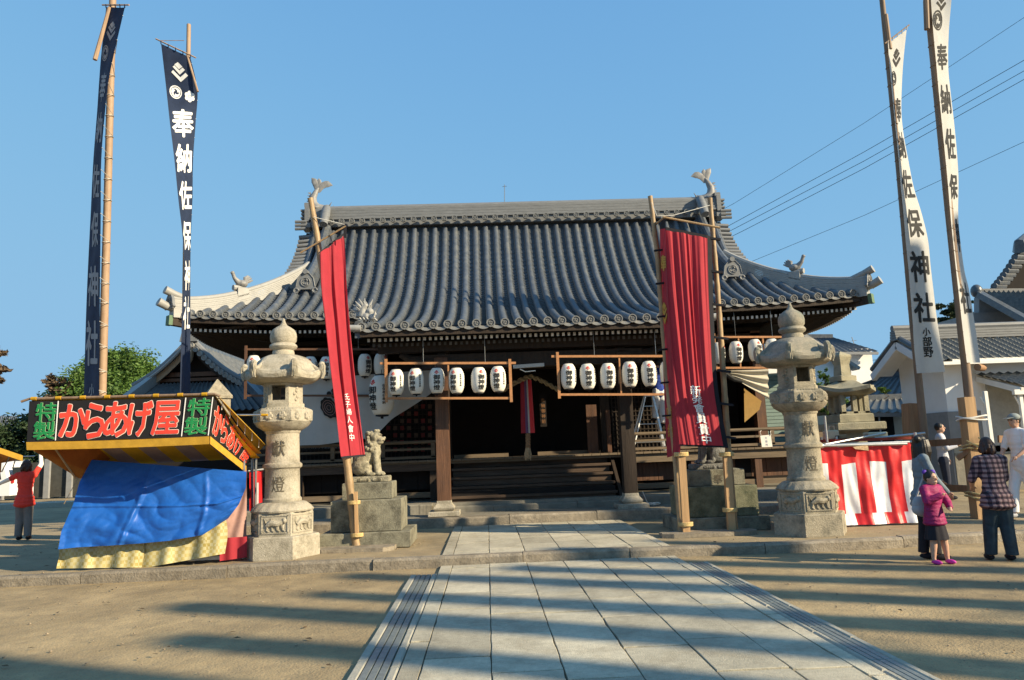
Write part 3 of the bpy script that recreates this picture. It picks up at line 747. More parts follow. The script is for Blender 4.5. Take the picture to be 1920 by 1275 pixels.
# veranda around
ver = box_part('veranda', (XC, 18.0, ZF-.05), (14.0, 1.2, .06), m_floorw)
for i in range(70):
    mb = MB(); mb.box((XC-6.9+i*.2, 17.93, ZF), (.19, 1.22, .045), ch=.004); mb.build('floor_board', m_floorw, ver)
box_part('veranda_beam', (XC-4.6, 17.45, ZF-.14), (4.9, .12, .16), m_woodh); box_part('veranda_beam', (XC+4.6, 17.45, ZF-.14), (4.9, .12, .16), m_floorw)
for sx in (-1, 1):
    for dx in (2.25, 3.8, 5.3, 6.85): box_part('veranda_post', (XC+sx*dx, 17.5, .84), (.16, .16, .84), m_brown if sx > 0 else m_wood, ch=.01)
    rl = MB(); rl.tube([(XC+sx*2.15, 17.5, 1.82), (XC+sx*7.0, 17.5, 1.82), ], .038, 8); rl = rl.build('railing', m_floorw, hall, smooth=True)
    mb = MB(); mb.box((XC+sx*4.6, 17.5, 1.66), (4.8, .06, .05)); mb.build('middle_rail', m_floorw, rl)
    mb = MB(); mb.box((XC+sx*4.6, 17.5, 1.47), (4.8, .09, .06)); mb.build('bottom_rail', m_floorw, rl)
    for dx in (2.25, 3.4, 4.55, 5.7, 6.85):
        mb = MB(); mb.box((XC+sx*dx, 17.5, 1.62), (.09, .09, .34), ch=.01); mb.build('railing_post', m_floorw, rl)
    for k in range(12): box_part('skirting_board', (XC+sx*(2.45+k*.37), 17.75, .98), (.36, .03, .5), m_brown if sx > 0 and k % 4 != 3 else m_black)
    box_part('ground_beam', (XC+sx*4.6, 17.5, .62), (4.7, .12, .12), m_floorw)
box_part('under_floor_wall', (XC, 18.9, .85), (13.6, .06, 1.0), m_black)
# steps
stp = MB(); stp.box((XC, 17.25, .55), (3.6, 1.1, .3)); stp = stp.build('wooden_steps', m_black, hall)
for i in range(5):
    z = .60+i*.195; y = 16.62+i*.24
    mb = MB(); mb.box((XC, y+.16, z-.03), (3.66, .34, .06), ch=.006); mb.build('tread', m_woodh if i < 4 else m_floorw, stp)
    mb = MB(); mb.box((XC, y+.06, z-.125), (3.6, .03, .125)); mb.build('riser', m_woodh, stp)
for sx in (-1, 1):
    mb = MB(); mb.slab([(XC+sx*1.86, 16.5, .42), (XC+sx*1.86, 17.6, .42), (XC+sx*1.86, 17.6, 1.36), (XC+sx*1.86, 16.6, .60)], (sx*.07, 0, 0)); mb.build('step_side', m_wood, stp)
# porch pillars, bases and beam
for sx in (-1, 1):
    pl = MB(); pl.box((XC+sx*1.9, 15.5, 2.05), (.27, .27, 2.95), ch=.025); pl = pl.build('porch_pillar', m_brown if sx < 0 else m_wood, hall)  # right pillar takes the darker wood: its shade is put into the colour
    mb = MB(); mb.box((XC+sx*1.9, 15.5, .345), (.62, .62, .10), ch=.012); mb.build('plinth', m_stone, pl)
    mb = MB(); mb.lathe([(.24, .39), (.29, .43), (.30, .46), (.26, .50), (.21, .54), (.20, .60)], 4, (XC+sx*1.9, 15.5, 0), pi/4); mb.build('pillar_base', m_stone, pl)
box_part('porch_beam', (XC, 15.5, 3.42), (4.6, .2, .3), m_wood); box_part('porch_beam', (XC, 15.5, 3.74), (6.4, .22, .2), m_wood)
for sx in (-1, 1):
    mb = MB(); mb.tube([(XC+sx*2.0, 15.5, 3.45), (XC+sx*2.5, 15.5, 3.48), (XC+sx*2.75, 15.5, 3.6)], [.12, .10, .05], 8); mb.build('beam_nose', m_wood, hall, smooth=True)
    mb = MB(); mb.bar((XC+sx*1.9, 15.6, 3.5), (XC+sx*2.0, 18.9, 3.8), .16, .26); mb.build('tie_beam', m_wood, hall)

m_fig = mat('figure_tile', (.24, .24, .24), .5, .2, 9, .2, dirt=(.12, .12, .12), dscale=5, damt=.7)
# ---------------------------------------------------------------- roof figures
def shachi(x, sx, label):
    t_ = t = empty('dolphin_fish_ornament', (x, YR, 8.40), label, 'roof ornament', 'fish ornaments on the main ridge')
    z0 = 8.33; mb = MB()
    mb.tube([(x-sx*.32, YR, z0+.10), (x-sx*.20, YR, z0+.13), (x, YR, z0+.16), (x+sx*.13, YR, z0+.30), (x+sx*.13, YR, z0+.48), (x+sx*.04, YR, z0+.66), (x-sx*.02, YR, z0+.76)],
            [.05, .11, .13, .125, .10, .065, .03], 10)
    mb.ball((x-sx*.27, YR, z0+.20), (.08, .1, .05), 8, 5); mb.box((x, YR, z0+.03), (.5, .3, .1), ch=.02)
    mb.build('body', m_fig, t, smooth=True)
    b = V(x-sx*.0, YR, z0+.70)
    for pts, w in (([(0, -.06), (.03, .10), (.08, .24), (.17, .36)], .075), ([(0, -.06), (-.02, .12), (-.04, .24), (-.03, .34)], .055), ([(-.0, -.06), (-.10, .10), (-.24, .17), (-.42, .12)], .085)):
        mb = MB(); n = 8; P3 = []; rr = []
        for k in range(n+1):
            t = k/n*3; i0 = min(int(t), 2); f_ = t-i0; P3.append(b+V(sx*lerp(pts[i0][0], pts[i0+1][0], f_), 0, lerp(pts[i0][1], pts[i0+1][1], f_))); rr.append(w*(.45+.75*sin(pi*min(1, .15+k/n*.6)))*(1 if k < n-1 else (.6 if k == n-1 else .08)))
        mb.tube(P3, rr, 10, flatx=1, squash=1); 
        mb.v = [(v[0], YR+(v[1]-YR)*.22, v[2]) for v in mb.v]; mb.build('tail_fin', m_fig, t_, smooth=True)
    t = t_
    mb = MB()
    for i in range(6):
        p = V(x+sx*(.22-.01*abs(i-2)), YR, z0+.18+i*.08); mb.slab([p+V(0, -.012, -.03), p+V(sx*.09, -.012, .04), p+V(0, -.012, .05)], (0, .024, 0))
    mb.build('back_fin', m_fig, t)
    mb = MB()
    for s in (-1, 1):
        mb.tube([(x-sx*.25, YR+s*.08, z0+.1), (x-sx*.36, YR+s*.14, z0+.18), (x-sx*.42, YR+s*.15, z0+.28)], [.03, .02, .006], 6)
        mb.tube([(x-sx*.05, YR+s*.12, z0+.15), (x-sx*.0, YR+s*.2, z0+.12), (x+sx*.1, YR+s*.26, z0+.16)], [.05, .04, .006], 6)
    mb.build('whisker', m_fig, t, smooth=True)
shachi(XC-HR+.12, -1, 'grey tile fish with raised forked tail on the left end of the main ridge')
shachi(XC+HR-.12, 1, 'grey tile fish with raised forked tail on the right end of the main ridge')
def rooster(c, sx, m, label):
    t = empty('bird_ornament', tuple(c), label, 'roof ornament', 'bird ornaments on the hip ridges'); mb = MB(); c = Vector(c)
    o = V(sx*.7, -.7, 0)
    mb.ball(c+V(0, 0, .14), (.15, .13, .10), 10, 7); mb.tube([c+o*.08+V(0, 0, .16), c+o*.19+V(0, 0, .26), c+o*.23+V(0, 0, .36)], [.08, .05, .045], 8)
    mb.ball(c+o*.24+V(0, 0, .38), (.05, .05, .05), 8, 5); mb.tube([c+o*.27+V(0, 0, .385), c+o*.34+V(0, 0, .37)], [.02, .004], 5)
    mb.tube([c+V(0, 0, 0), c+V(0, 0, .1)], .05, 6)
    mb.build('body', m, t, remesh=.014, sm=2)
    mb = MB()
    for k in range(4): 
        a = .5+k*.35; mb.tube([c-o*.08+V(0, 0, .16), c-o*(.08+.12*cos(a))+V(0, 0, .16+.14*sin(a)), c-o*(.10+.2*cos(a*.8))+V(0, 0, .17+.20*sin(a))], [.035, .045, .015], 6)
    mb.build('tail', m, t, smooth=True)
for sx, m, s in ((-1, m_fig, 'pale bird figure on the left hip ridge above the eave'), (1, m_fig, 'grey bird figure on the right hip ridge above the eave')):
    d = lerp(2.45, -.04, 9/17); dxx = sx*(HE-d); rooster((XC+dxx, YE+d, prof(YE+d)+lift(dxx, YE+d)+.36), sx, m, s)
# lion-and-waves figure on the porch eave corner
def tile_lion(px, py, label):
    c = P(px, py, 14.95); c.z = prof(14.95)+.08; mb = MB(); rnd = random.Random(4)
    t = empty('tile_lion_ornament', tuple(c), label, 'roof ornament')
    mb.ball(c+V(.02, 0, .12), (.13, .12, .10), 8, 6); mb.tube([c+V(-.08, 0, .12), c+V(-.05, 0, .3), c+V(.02, -.02, .38)], [.09, .075, .05], 8); mb.ball(c+V(.09, -.03, .22), (.08, .08, .08), 8, 6)
    for k in range(3): mb.tube([c+V(.1, -.08, .12), c+V(.16+.03*k, -.14, .06+.05*k), c+V(.2, -.16, .1+.05*k)], [.035, .03, .02], 6)
    mb.build('body', m_hip, t, remesh=.013, sm=1)
    mb = MB()
    for k in range(17):
        a = -.3+k*.21; r = rnd.uniform(.15, .25); b = c+V(-.02, 0, .2); d = V(-sin(a-.6), rnd.uniform(-.3, .3), cos(a-.6))
        mb.tube([b+d*.05, b+d*r*.7+V(.02, 0, .02), b+d*r*1.15+V(rnd.uniform(-.05, .05), 0, .05)], [.04, .03, .005], 6)
    for k in range(5): mb.tube([c+V(-.14+k*.07, -.05, .02), c+V(-.10+k*.07, -.1, .08), c+V(-.04+k*.07, -.08, .03)], [.03, .03, .012], 6)
    mb.build('curls', m_hip, t, smooth=True)
tile_lion(686, 590, 'pale tile lion with flaming mane on the left corner of the porch eave')

# ---------------------------------------------------------------- paper lanterns and their racks
def lantern_root(r=.155, h=.50, size=1.0, big=False):
    t = empty('paper_lantern', (0, 0, 0), 'x', 'paper lantern')
    n = 20; pr = []
    N = 22
    for i in range(N+1):
        u = i/N; z = -h/2+h*u; rr = r*(1-abs(2*u-1)**3.2*.42)
        pr.append((rr+(.0025 if i % 2 else -.0015), z))
    mb = MB(); mb.lathe(pr, 24); b = mb.build('paper_body', m_paper, t, smooth=2)
    for s in (-1, 1):
        mb = MB(); mb.lathe([(r*.5, s*h/2-.006), (r*.52, s*(h/2)+.0), (r*.52, s*(h/2+.018)), (r*.3, s*(h/2+.024))], 16); mb.build('rim', m_dkcloth, t, smooth=True)
    mb = MB(); mb.tube([(-.0, 0, h/2), (0, 0, h/2+.08)], .004, 5); mb.tube([(0, 0, -h/2-.02), (0, 0, -h/2-.05)], .018, 6); mb.build('hook', m_dkcloth, t)
    def wrap(cx, cz, w, hh, a0=0):
        def f(x, y):
            z = cz+y*hh; u = (z+h/2)/h; rr = r*(1-abs(2*min(max(u, 0), 1)-1)**3.2*.42)+.006; a = (cx+x*w)/r+a0
            return (rr*sin(a), -rr*cos(a), z)
        return f
    mb = MB()
    for i, ch in enumerate('御神燈'): put(mb, glyph(ch, .022, 6), wrap(0, h*(.12-.205*i), h*.27, h*.20))
    mb.build('lettering', m_inkb, t)
    mb = MB(); put(mb, (CREST[0], CREST[1]), wrap(0, h*.315, h*.23, h*.16)); mb.build('crest', m_inkr, t)
    mb = MB()
    for i, ch in enumerate('佐保神社奉納'): put(mb, glyph(ch, .02, 2), wrap(0, h*(.22-.085*i), h*.085, h*.085, 1.05))
    mb.build('small_lettering', m_inkb, t)
    return t
lp = lantern_root(); used = [0]; LT = treemap()
def place_lantern(p, rz, label, group):
    o = copy_tree(lp, tree=LT); o.location = p; o.rotation_euler = (random.uniform(-.03, .03), random.uniform(-.03, .03), rz); tag(o, label, 'paper lantern', group); return o
YL = 14.85; ords = ['first', 'second', 'third', 'fourth', 'fifth', 'sixth']
def rack(name, label, xl, xr, yt, yb, Y, ext=.12, mids=1, m=m_frame, group='wooden lantern racks'):
    'frame between pixel columns xl..xr (measured), hanging at depth Y'
    a = P(xl, yt, Y); b = P(xr, yt, Y); zt = (a.z+b.z)/2; c = P(xl, yb, Y); zb = c.z
    dz = b.z-a.z
    t = empty(name, (a.x, Y, zt), label, 'lantern rack', group); w = .045
    mb = MB(); mb.bar((a.x-ext, Y, a.z), (b.x+ext, Y, b.z), w, w); mb.build('top_rail', m, t)
    mb = MB(); mb.bar((a.x+.0, Y-.003, zb), (b.x, Y-.003, zb+dz), w, w); mb.build('bottom_rail', m, t)
    for x, zz in ((a.x, 0), (b.x, dz)):
        mb = MB(); mb.box((x, Y-.03, (a.z+zb)/2+zz), (.055, .03, a.z-zb+.16)); mb.build('end_post', m, t)
    for i in range(mids):
        u = (i+1)/(mids+1); mb = MB(); mb.box((lerp(a.x, b.x, u), Y+.004, (a.z+zb)/2+dz*u), (.03, .03, a.z-zb-.02)); mb.build('middle_post', m, t)
    for u in (.3, .8):
        mb = MB(); mb.tube([(lerp(a.x, b.x, u), Y, a.z+dz*u), (lerp(a.x, b.x, u), Y, a.z+.7)], .004, 4); mb.build('hanging_wire', m_steel, t)
    return t
rack('lantern_rack', 'brown wooden rack of six lanterns under the porch eave, left of the bell rope', 724, 956, 681, 747, YL)
rack('lantern_rack', 'brown wooden rack of lanterns under the porch eave, right of the bell rope', 1045, 1276, 668, 740, YL)
rts = [.5, .7, .0, .75-1.3, -.35+.0, .45]
for i, (px, py, a) in enumerate([(743, 717, -.35), (780, 715, -.45), (819, 714, .05), (856, 714, -.45), (898, 713, .35), (934, 711, -.25)]):
    place_lantern(P(px, py, YL), a, f'white paper lantern with red crest, {ords[i]} from the left in the left porch rack', 'lanterns in the left porch rack')
for i, (px, py, a) in enumerate([(1066, 706, -.05), (1102, 706, -.02), (1140, 705, .05), (1181, 702, -.12), (1217, 701, -.08), (1252, 701, .1)]):
    place_lantern(P(px, py, YL), a, f'white paper lantern with red crest, {ords[i]} from the left in the right porch rack', 'lanterns in the right porch rack')
rack('lantern_rack', 'dark wooden rack of lanterns under the left main eave behind the stone lantern', 462, 724, 655, 742, 16.9, .05, 2, m_brown)
rack('lantern_rack', 'wooden rack of lanterns under the right main eave beside the bamboo frame', 1338, 1476, 632, 690, 16.9, .05, 2, m_frame)
for i, (px, py, a) in enumerate([(476, 688, .0), (582, 690, .1), (612, 690, .1), (646, 690, 0), (684, 685, .7), (714, 684, 1.0)]):
    place_lantern(P(px, py, 16.9), a, f'white paper lantern, {ords[i]} from the left in the rack behind the left stone lantern', 'lanterns under the left main eave')
for i, (px, py, a) in enumerate([(1347, 663, .9), (1380, 661, .2), (1416, 657, .4), (1448, 656, .6)]):
    place_lantern(P(px, py, 16.9), a, f'white paper lantern, {ords[i]} from the left in the rack right of the bamboo frame', 'lanterns under the right main eave')
o = copy_tree(lp, tree=LT); o.location = P(716, 741, 16.2); o.scale = (1.75, 1.75, 1.68); o.rotation_euler = (0, 0, -.75)
tag(o, 'very large white paper lantern behind the small lantern rack on the left', 'large paper lantern')
for c in kids(lp): bpy.data.objects.remove(c)
bpy.data.objects.remove(lp)

# ---------------------------------------------------------------- curtains, bell rope, straw rope, strip light
def sheet(name, f, m, label, cat, nu=24, nv=24, parent=None, smooth=True, group=None):
    mb = MB(); mb.grid(f, nu, nv); o = mb.build(name, m, parent, smooth=2)
    if parent is None: tag(o, label, cat, group)
    return o
tl = P(560, 716, 17.1); tr = P(830, 694, 17.1); 
def cur(u, v):
    top = lerp(P(560, 712, 17.1), P(860, 690, 16.7), u); px = lerp(560, 860, u); by = interp([560, 600, 700, 735, 790, 830, 870], [835, 834, 820, 785, 750, 722, 700], px)
    bot = P(px, by, lerp(17.1, 16.7, u)); p = lerp(top, bot, v); p.y += .03*sin(u*26+v*2)+.05*v; return p
lc = sheet('curtain', cur, m_cream if False else m_wcloth, 'white festival curtain with a black leaf crest under the left main eave', 'curtain', 40, 16)
mb = MB()   # paulownia crest: three striped leaves and three flower spikes
def leafshape(cx, cy, r, rot, sq=1.25):
    pts = []
    for k in range(36):
        a = 2*pi*k/36; rr = r*(1+.05*cos(9*a)); x = rr*cos(a)*.85; y = rr*sin(a)*sq
        pts.append((cx+x*cos(rot)-y*sin(rot), cy+x*sin(rot)+y*cos(rot)))
    return pts
c0 = P(642, 762, 16.98)
crest = shape([leafshape(-.30, -.02, .20, .5), leafshape(.05, -.12, .24, 0), leafshape(.38, -.02, .20, -.5)]+[circ(a, b, .055, 8) for a, b in ((-.3, .30), (-.2, .36), (-.1, .3), (0, .36), (.1, .42), (.2, .36), (.3, .3), (-.2, .25), (.1, .3))])
put(mb, crest, flat(c0, (1, 0, 0), (0, 0, 1))); cr = mb.build('leaf_crest', m_inkb, lc)
mb = MB()
for cx, cy, rot in ((-.30, -.02, .5), (.05, -.12, 0), (.38, -.02, -.5)):
    for r in (.05, .10, .15):
        pts = [c0+V(cx+r*.85*cos(a)*cos(rot)-r*1.2*sin(a)*sin(rot), -.012, cy+r*.85*cos(a)*sin(rot)+r*1.2*sin(a)*cos(rot)) for a in [2*pi*k/14 for k in range(15)]]
        mb.tube(pts, .005, 4)
mb.build('leaf_veins', m_pink, lc)
def cur2(u, v):
    a = P(lerp(1360, 1440, u), lerp(694, 690, u), 16.9); px = lerp(1352, 1441, u); b = P(px, interp([1352, 1380, 1441], [702, 712, 749], px), 17.0)
    p = lerp(a, b, v); p.y += .035*sin(v*22+u*3); return p
rc = sheet('curtain', cur2, m_cream, 'cream curtain gathered to one side under the right main eave', 'curtain', 20, 34)
mb = MB(); mb.tube([P(1356, 698, 16.85), P(1376, 712, 16.85), P(1392, 716, 16.85)], [.06, .05, .03], 8); mb.build('gathered_crest', m_inkb, rc, smooth=True)
mb = MB(); mb.poly([P(1395, 728, 17.4), P(1428, 752, 17.4), P(1424, 768, 17.4), P(1396, 792, 17.4)]); mb.build('hanging_corner', mat('tan_cloth', (.36, .22, .07), .9, .1), rc)

YB = 16.6
bell = empty('bell_rope', tuple(P(988, 700, YB)), 'red and white bell rope with a frayed straw tassel above the steps', 'bell rope')
cA = P(986, 712, YB); cB = P(990, 812, YB)
def strip(a0, a1, m, name, par):
    mb = MB(); mb.grid(lambda u, v: lerp(cA, cB, v)+V(.125*sin(lerp(a0, a1, u))*(1+.25*v), -.06*cos(lerp(a0, a1, u)), 0), 6, 8); mb.build(name, m, par, smooth=2)
strip(-1.5, -.35, m_redd, 'red_strip', bell); strip(-.35, .05, mat('purple_cloth', (.12, .06, .14), .8), 'purple_strip', bell); strip(.05, .3, m_wcloth, 'white_strip', bell); strip(.3, 1.5, m_rvin, 'red_strip', bell)
mb = MB(); q = P(990, 812, YB); q2 = P(990, 842, YB); q3 = P(990, 862, YB)
for s in range(3): mb.tube([lerp(q, q2, t/10)+V(.028*cos(t*1.1+s*2.1), .028*sin(t*1.1+s*2.1), 0) for t in range(11)], .032, 6)
mb.build('braided_rope', mat('hemp_rope', (.26, .15, .08), .9, .3, 30, .3), bell, smooth=True)
mb = MB(); rnd = random.Random(2)
for k in range(26): a = rnd.uniform(0, 6.3); mb.tube([q2+V(.04*cos(a), .04*sin(a), .03), lerp(q2, q3, .5)+V(.075*cos(a), .075*sin(a), 0), q3+V(.06*cos(a), .06*sin(a), rnd.uniform(-.02, .03))], [.012, .011, .006], 5)
mb.build('tassel', mat('straw_tassel', (.42, .29, .17), .9, .3, 30, .3), bell, smooth=True)
mb = MB(); pts = []
for i in range(40):
    t = i/39; px = lerp(940, 1050, t); py = 706+28*abs(2*t-1)**1.3; pts.append(P(px, py, 16.3)+V(0, .0, .012*sin(i*1.6)))
for s in range(2): mb.tube([p+V(0, .028*cos(i*.9+s*pi), .028*sin(i*.9+s*pi)) for i, p in enumerate(pts)], .032, 6)
tag(mb.build('straw_rope', mat('old_straw', (.30, .22, .12), .9, .3, 30, .3), smooth=True), 'twisted sacred straw rope draped behind the bell rope', 'sacred rope')
a = P(962, 688, 15.4); b = P(1020, 684, 15.4); mb = MB(); mb.bar(a, b, .10, .07); fl = tag(mb.build('strip_light', mat('lamp_housing', (.5, .5, .48), .5, .05)), 'pale fluorescent strip light fixed under the porch beam', 'light fitting')
mb = MB(); mb.tube([P(975, 692, 15.38), P(985, 697, 15.38), P(1004, 695, 15.38)], .012, 6); mb.build('lamp_tube', m_white, fl)
# votive plaques on the left bay
vr = empty('plaque_rack', tuple(P(728, 860, 18.75)), 'dark rack hung with rows of small red and brown votive plaques in the left bay', 'plaque rack')
mb = MB()
for r in range(7): mb.bar(P(718, 758+r*13.5, 18.73), P(816, 758+r*13.5, 18.73), .02, .02)
mb.build('hanging_rails', m_black, vr)
for r in range(7):
    for c in range(7):
        if (r*5+c*3) % 7 in (6,): continue
        p = P(728+c*13, 762+r*13.5, 18.7); mb = MB(); mb.box(p, (.10, .012, .11), ch=.004, ry=random.uniform(-.1, .1)); o = mb.build('votive_plaque', mat('plaque_red', (.16, .02, .015), .7, .3) if (r+c) % 2 else mat('plaque_dark', (.09, .05, .03), .7, .3), vr)
for r in range(3):
    mb = MB(); mb.box(P(620, 806+r*16, 18.6), (2.0, .02, .10)); o = mb.build('name_board', m_wood); tag(o, ['topmost', 'middle', 'lowest'][r]+' long dark donor board with rows of white writing on the left wall', 'board')
    m2 = MB(); 
    for c in range(16): put(m2, glyph('奉納御神燈佐保神社小部野氏子中'[(c+r*5) % 15], .02), flat(P(574+c*6.2, 806+r*16, 18.6)+V(0, -.02, 0), (.075, 0, 0), (0, 0, .075)))
    m2.build('lettering', mat('dull_white', (.22, .22, .22), .8), o)

# ---------------------------------------------------------------- stone lanterns
def hexlat(prof, c, n=6, a0=0, sub=4):
    'stack of hexagonal rings with straight sides'
    mb = MB(); vs = []
    N = n*sub
    for r, z in prof:
        for k in range(N):
            i, j = divmod(k, sub); A = a0+2*pi*i/n; B = a0+2*pi*(i+1)/n; t = j/sub
            vs.append((c[0]+r*lerp(cos(A), cos(B), t), c[1]+r*lerp(sin(A), sin(B), t), c[2]+z))
    fs = [(i*N+k, i*N+(k+1) % N, (i+1)*N+(k+1) % N, (i+1)*N+k) for i in range(len(prof)-1) for k in range(N)]
    fs += [tuple(range(N-1, -1, -1)), tuple((len(prof)-1)*N+k for k in range(N))]
    mb.add(vs, fs); return mb
def stone_lantern(x, y, m, label, mcap, seed):
    rnd = random.Random(seed); zb = .115; T = empty('stone_lantern', (x, y, zb), label, 'stone lantern', 'pair of tall stone lanterns'); c = (x, y, zb)
    b = hexlat([(.56, -.05), (.57, .0), (.565, .30), (.55, .315), (.2, .315)], c).build('base_block', m, T)
    d = hexlat([(.465, .315), (.465, .33), (.47, .63), (.455, .66), (.2, .665)], c); d = d.build('carved_plinth', m, T)
    for k in range(6):   # sunk panels with beasts in relief
        a = pi/6+k*pi/3; nrm = V(cos(a), sin(a), 0); tt = V(-sin(a), cos(a), 0); o = Vector(c)+nrm*.405*1.0+V(0, 0, .49)
        mb = MB()
        for s, w, h in ((1, .40, .018), (-1, .40, .018)): mb.box(o+nrm*.002+V(0, 0, s*.125), (.018, w, h), rz=a)
        for s in (-1, 1): mb.box(o+nrm*.002+tt*s*.19, (.018, .018, .25), rz=a)
        mb.build('panel_rim', m, d)
        mb = MB(); f = lambda u, z, dd=0: o+tt*u+nrm*(.0+dd)+V(0, 0, z)
        mb.tube([f(-.12, -.02), f(-.04, .03, .01), (f(.05, .01, .01)), f(.12, .04)], [.03, .05, .045, .03], 8); mb.ball(f(.14, .05), .04, 8, 6)
        for q in range(4): mb.tube([f(-.10+q*.07, -.01), f(-.12+q*.08, -.08), f(-.09+q*.08, -.10)], [.025, .015, .015], 6)
        for q in range(4): mb.tube([f(-.13-q*.0, .0), f(-.15, .04+q*.015), f(-.11+q*.03, .09)], [.015, .015, .01], 5)
        mb.build('carving', m, d, smooth=True)
    # lotus ring
    NP = 20
    mb = MB(); mb.lathe([(.44, .655), (.45, .68), (.41, .73), (.34, .785), (.28, .80), (.1, .80)], 60, c, f=lambda a, r, z: r*(1+.045*abs(sin(a*NP/2)))); mb.build('lotus_ring', m, T, smooth=True)
    mb = MB(); mb.lathe([(.285, .795), (.29, .81), (.29, .84), (.27, .86), (.262, .87), (.255, 1.28), (.262, 1.29), (.29, 1.31), (.295, 1.335), (.29, 1.36), (.262, 1.38), (.255, 1.39), (.248, 1.82), (.265, 1.84), (.27, 1.87), (.1, 1.87)], 40, c)
    sh = mb.build('shaft', m, T, smooth=True)
    mb = MB()
    for ch, z, sgn in (('獻', 1.60, 1), ('燈', 1.06, 1)):
        r = .262
        put(mb, glyph(ch, .008, 6), lambda X, Y_: (c[0]+r*sin(X*.27/r+LA), c[1]-r*cos(X*.27/r+LA), c[2]+z+Y_*.29)) if False else None
        g = glyph(ch, .006, 6); aa = .0
        put(mb, g, lambda u, w: (c[0]+r*sin(u*.21/r+aa), c[1]-r*cos(u*.21/r+aa), c[2]+z+w*.25))
    mb.build('carved_lettering', m_carve, sh)
    mb = MB(); mb.lathe([(.26, 1.86), (.31, 1.89), (.38, 1.94), (.42, 2.0), (.40, 2.01)], 48, c, f=lambda a, r, z: r*(1+.03*abs(sin(a*8)))); mb.build('under_lotus', m, T, smooth=True)
    mid = hexlat([(.40, 1.995), (.455, 2.01), (.46, 2.16), (.44, 2.18), (.33, 2.225), (.1, 2.225)], c).build('platform_block', m, T)
    mb = MB()
    for k in range(6):
        a = pi/6+k*pi/3; nrm = V(cos(a), sin(a), 0); tt = V(-sin(a), cos(a), 0); o = Vector(c)+nrm*.397+V(0, 0, 2.085)
        for s in (-1, 1):
            for q in range(5): an = q*1.256; mb.ball(o+tt*(s*.10+.035*cos(an))+V(0, 0, .035*sin(an)), (.03, .03, .03), 6, 4)
            mb.ball(o+tt*(s*.10), (.03, .03, .03), 6, 4)
        for q in range(7): mb.ball(Vector(c)+nrm*.34+tt*(q-3)*.045+V(0, 0, 2.19), (.025, .03, .02), 6, 4)
    mb.build('flower_carving', m, mid, smooth=True)
    # fire box: hexagon with openings front and back
    R0 = .315; z0, z1 = 2.225, 2.62
    fb = hexlat([(R0+.015, z0), (R0+.015, z0+.05), (R0-.01, z0+.06), (R0-.01, z0+.075), (.1, z0+.075)], c)
    fb.add(*[(lambda h: (h.v, h.f))(hexlat([(.1, z1-.06), (R0-.01, z1-.06), (R0+.01, z1-.045), (R0+.01, z1), (.1, z1)], c))][0])
    fb = fb.build('fire_box', m, T)
    for k in range(6):
        a = pi/6+k*pi/3; nrm = V(cos(a), sin(a), 0); tt = V(-sin(a), cos(a), 0); ap = R0*cos(pi/6)
        o = Vector(c)+nrm*(ap-.035)+V(0, 0, (z0+z1)/2+.005); mb = MB()
        if k in (1, 4):
            for s in (-1, 1): mb.box(o+tt*s*.13, (.05, .05, .32), rz=a)
            mb.box(o+V(0, 0, -.13), (.05, .21, .06), rz=a); mb.box(o+V(0, 0, .145), (.05, .21, .03), rz=a)
            mb.build('window_frame', m, fb)
        else:
            mb.box(o, (.05, R0-.01, .32), rz=a); mb.build('side_panel', m, fb)
            mb = MB()
            for q in range(5): mb.ball(o+nrm*.025+tt*.04*sin(q*2.2)+V(0, 0, -.10+q*.045), (.04, .03, .035), 8, 5) if False else mb.ball(o+nrm*.022+tt*.035*sin(q*2.2)+V(0, 0, -.09+q*.045), .03, 8, 5)
            mb.build('carving', m, fb, smooth=True)
    # roof with scrolled corners
    mb = MB(); N = 48; vs = []
    prof_ = [(.24, 2.60, 0), (.36, 2.59, 0), (.50, 2.61, .2), (.585, 2.66, .5), (.605, 2.72, .9), (.585, 2.765, 1), (.545, 2.77, .8), (.515, 2.78, .5), (.49, 2.82, .25), (.465, 2.88, .1), (.42, 2.945, .04), (.35, 3.0, 0), (.25, 3.035, 0), (.15, 3.045, 0), (.05, 3.045, 0)]
    for r, z, w in prof_:
        for k in range(N):
            a = 2*pi*k/N; q = (a % (pi/3))/(pi/3); e = abs(2*q-1)   # e = 1 at corners
            hexr = cos(pi/6)/cos((q-.5)*pi/3); rr = r*lerp(1, hexr, .75 if r > .3 else .3); zz = z+w*.06*e**3-(.02*w*(1-e))
            vs.append((x+rr*cos(a), y+rr*sin(a), zb+zz))
    mb.add(vs, [(i*N+k, i*N+(k+1) % N, (i+1)*N+(k+1) % N, (i+1)*N+k) for i in range(len(prof_)-1) for k in range(N)]+[tuple(range(N-1, -1, -1)), tuple((len(prof_)-1)*N+k for k in range(N))])
    rf = mb.build('cap_roof', mcap, T, smooth=True)
    for k in range(6):
        a = k*pi/3; d = V(cos(a), sin(a), 0); tt = V(-sin(a), cos(a), 0); mb = MB(); o = Vector((x, y, zb))
        vs = []
        path = [(.40, 2.93), (.47, 2.855), (.53, 2.80), (.575, 2.795), (.605, 2.83), (.61, 2.875)]
        mb.tube([o+d*r+V(0, 0, z) for r, z in path], [.015, .028, .04, .05, .052, .048], 12); mb.ball(o+d*.598+V(0, 0, 2.885), (.05, .05, .045), 10, 7)
        mb.tube([o+d*.60+V(0, 0, 2.82), o+d*.615+V(0, 0, 2.74), o+d*.60+V(0, 0, 2.67)], [.045, .045, .03], 8)
        for s in (-1, 1): mb.tube([o+d*r+tt*s*.034+V(0, 0, z+.0) for r, z in [(.615, 2.90), (.64, 2.85), (.635, 2.76), (.60, 2.66)]], .013, 6)
        mb.build('corner_scroll', mcap, rf, smooth=True)
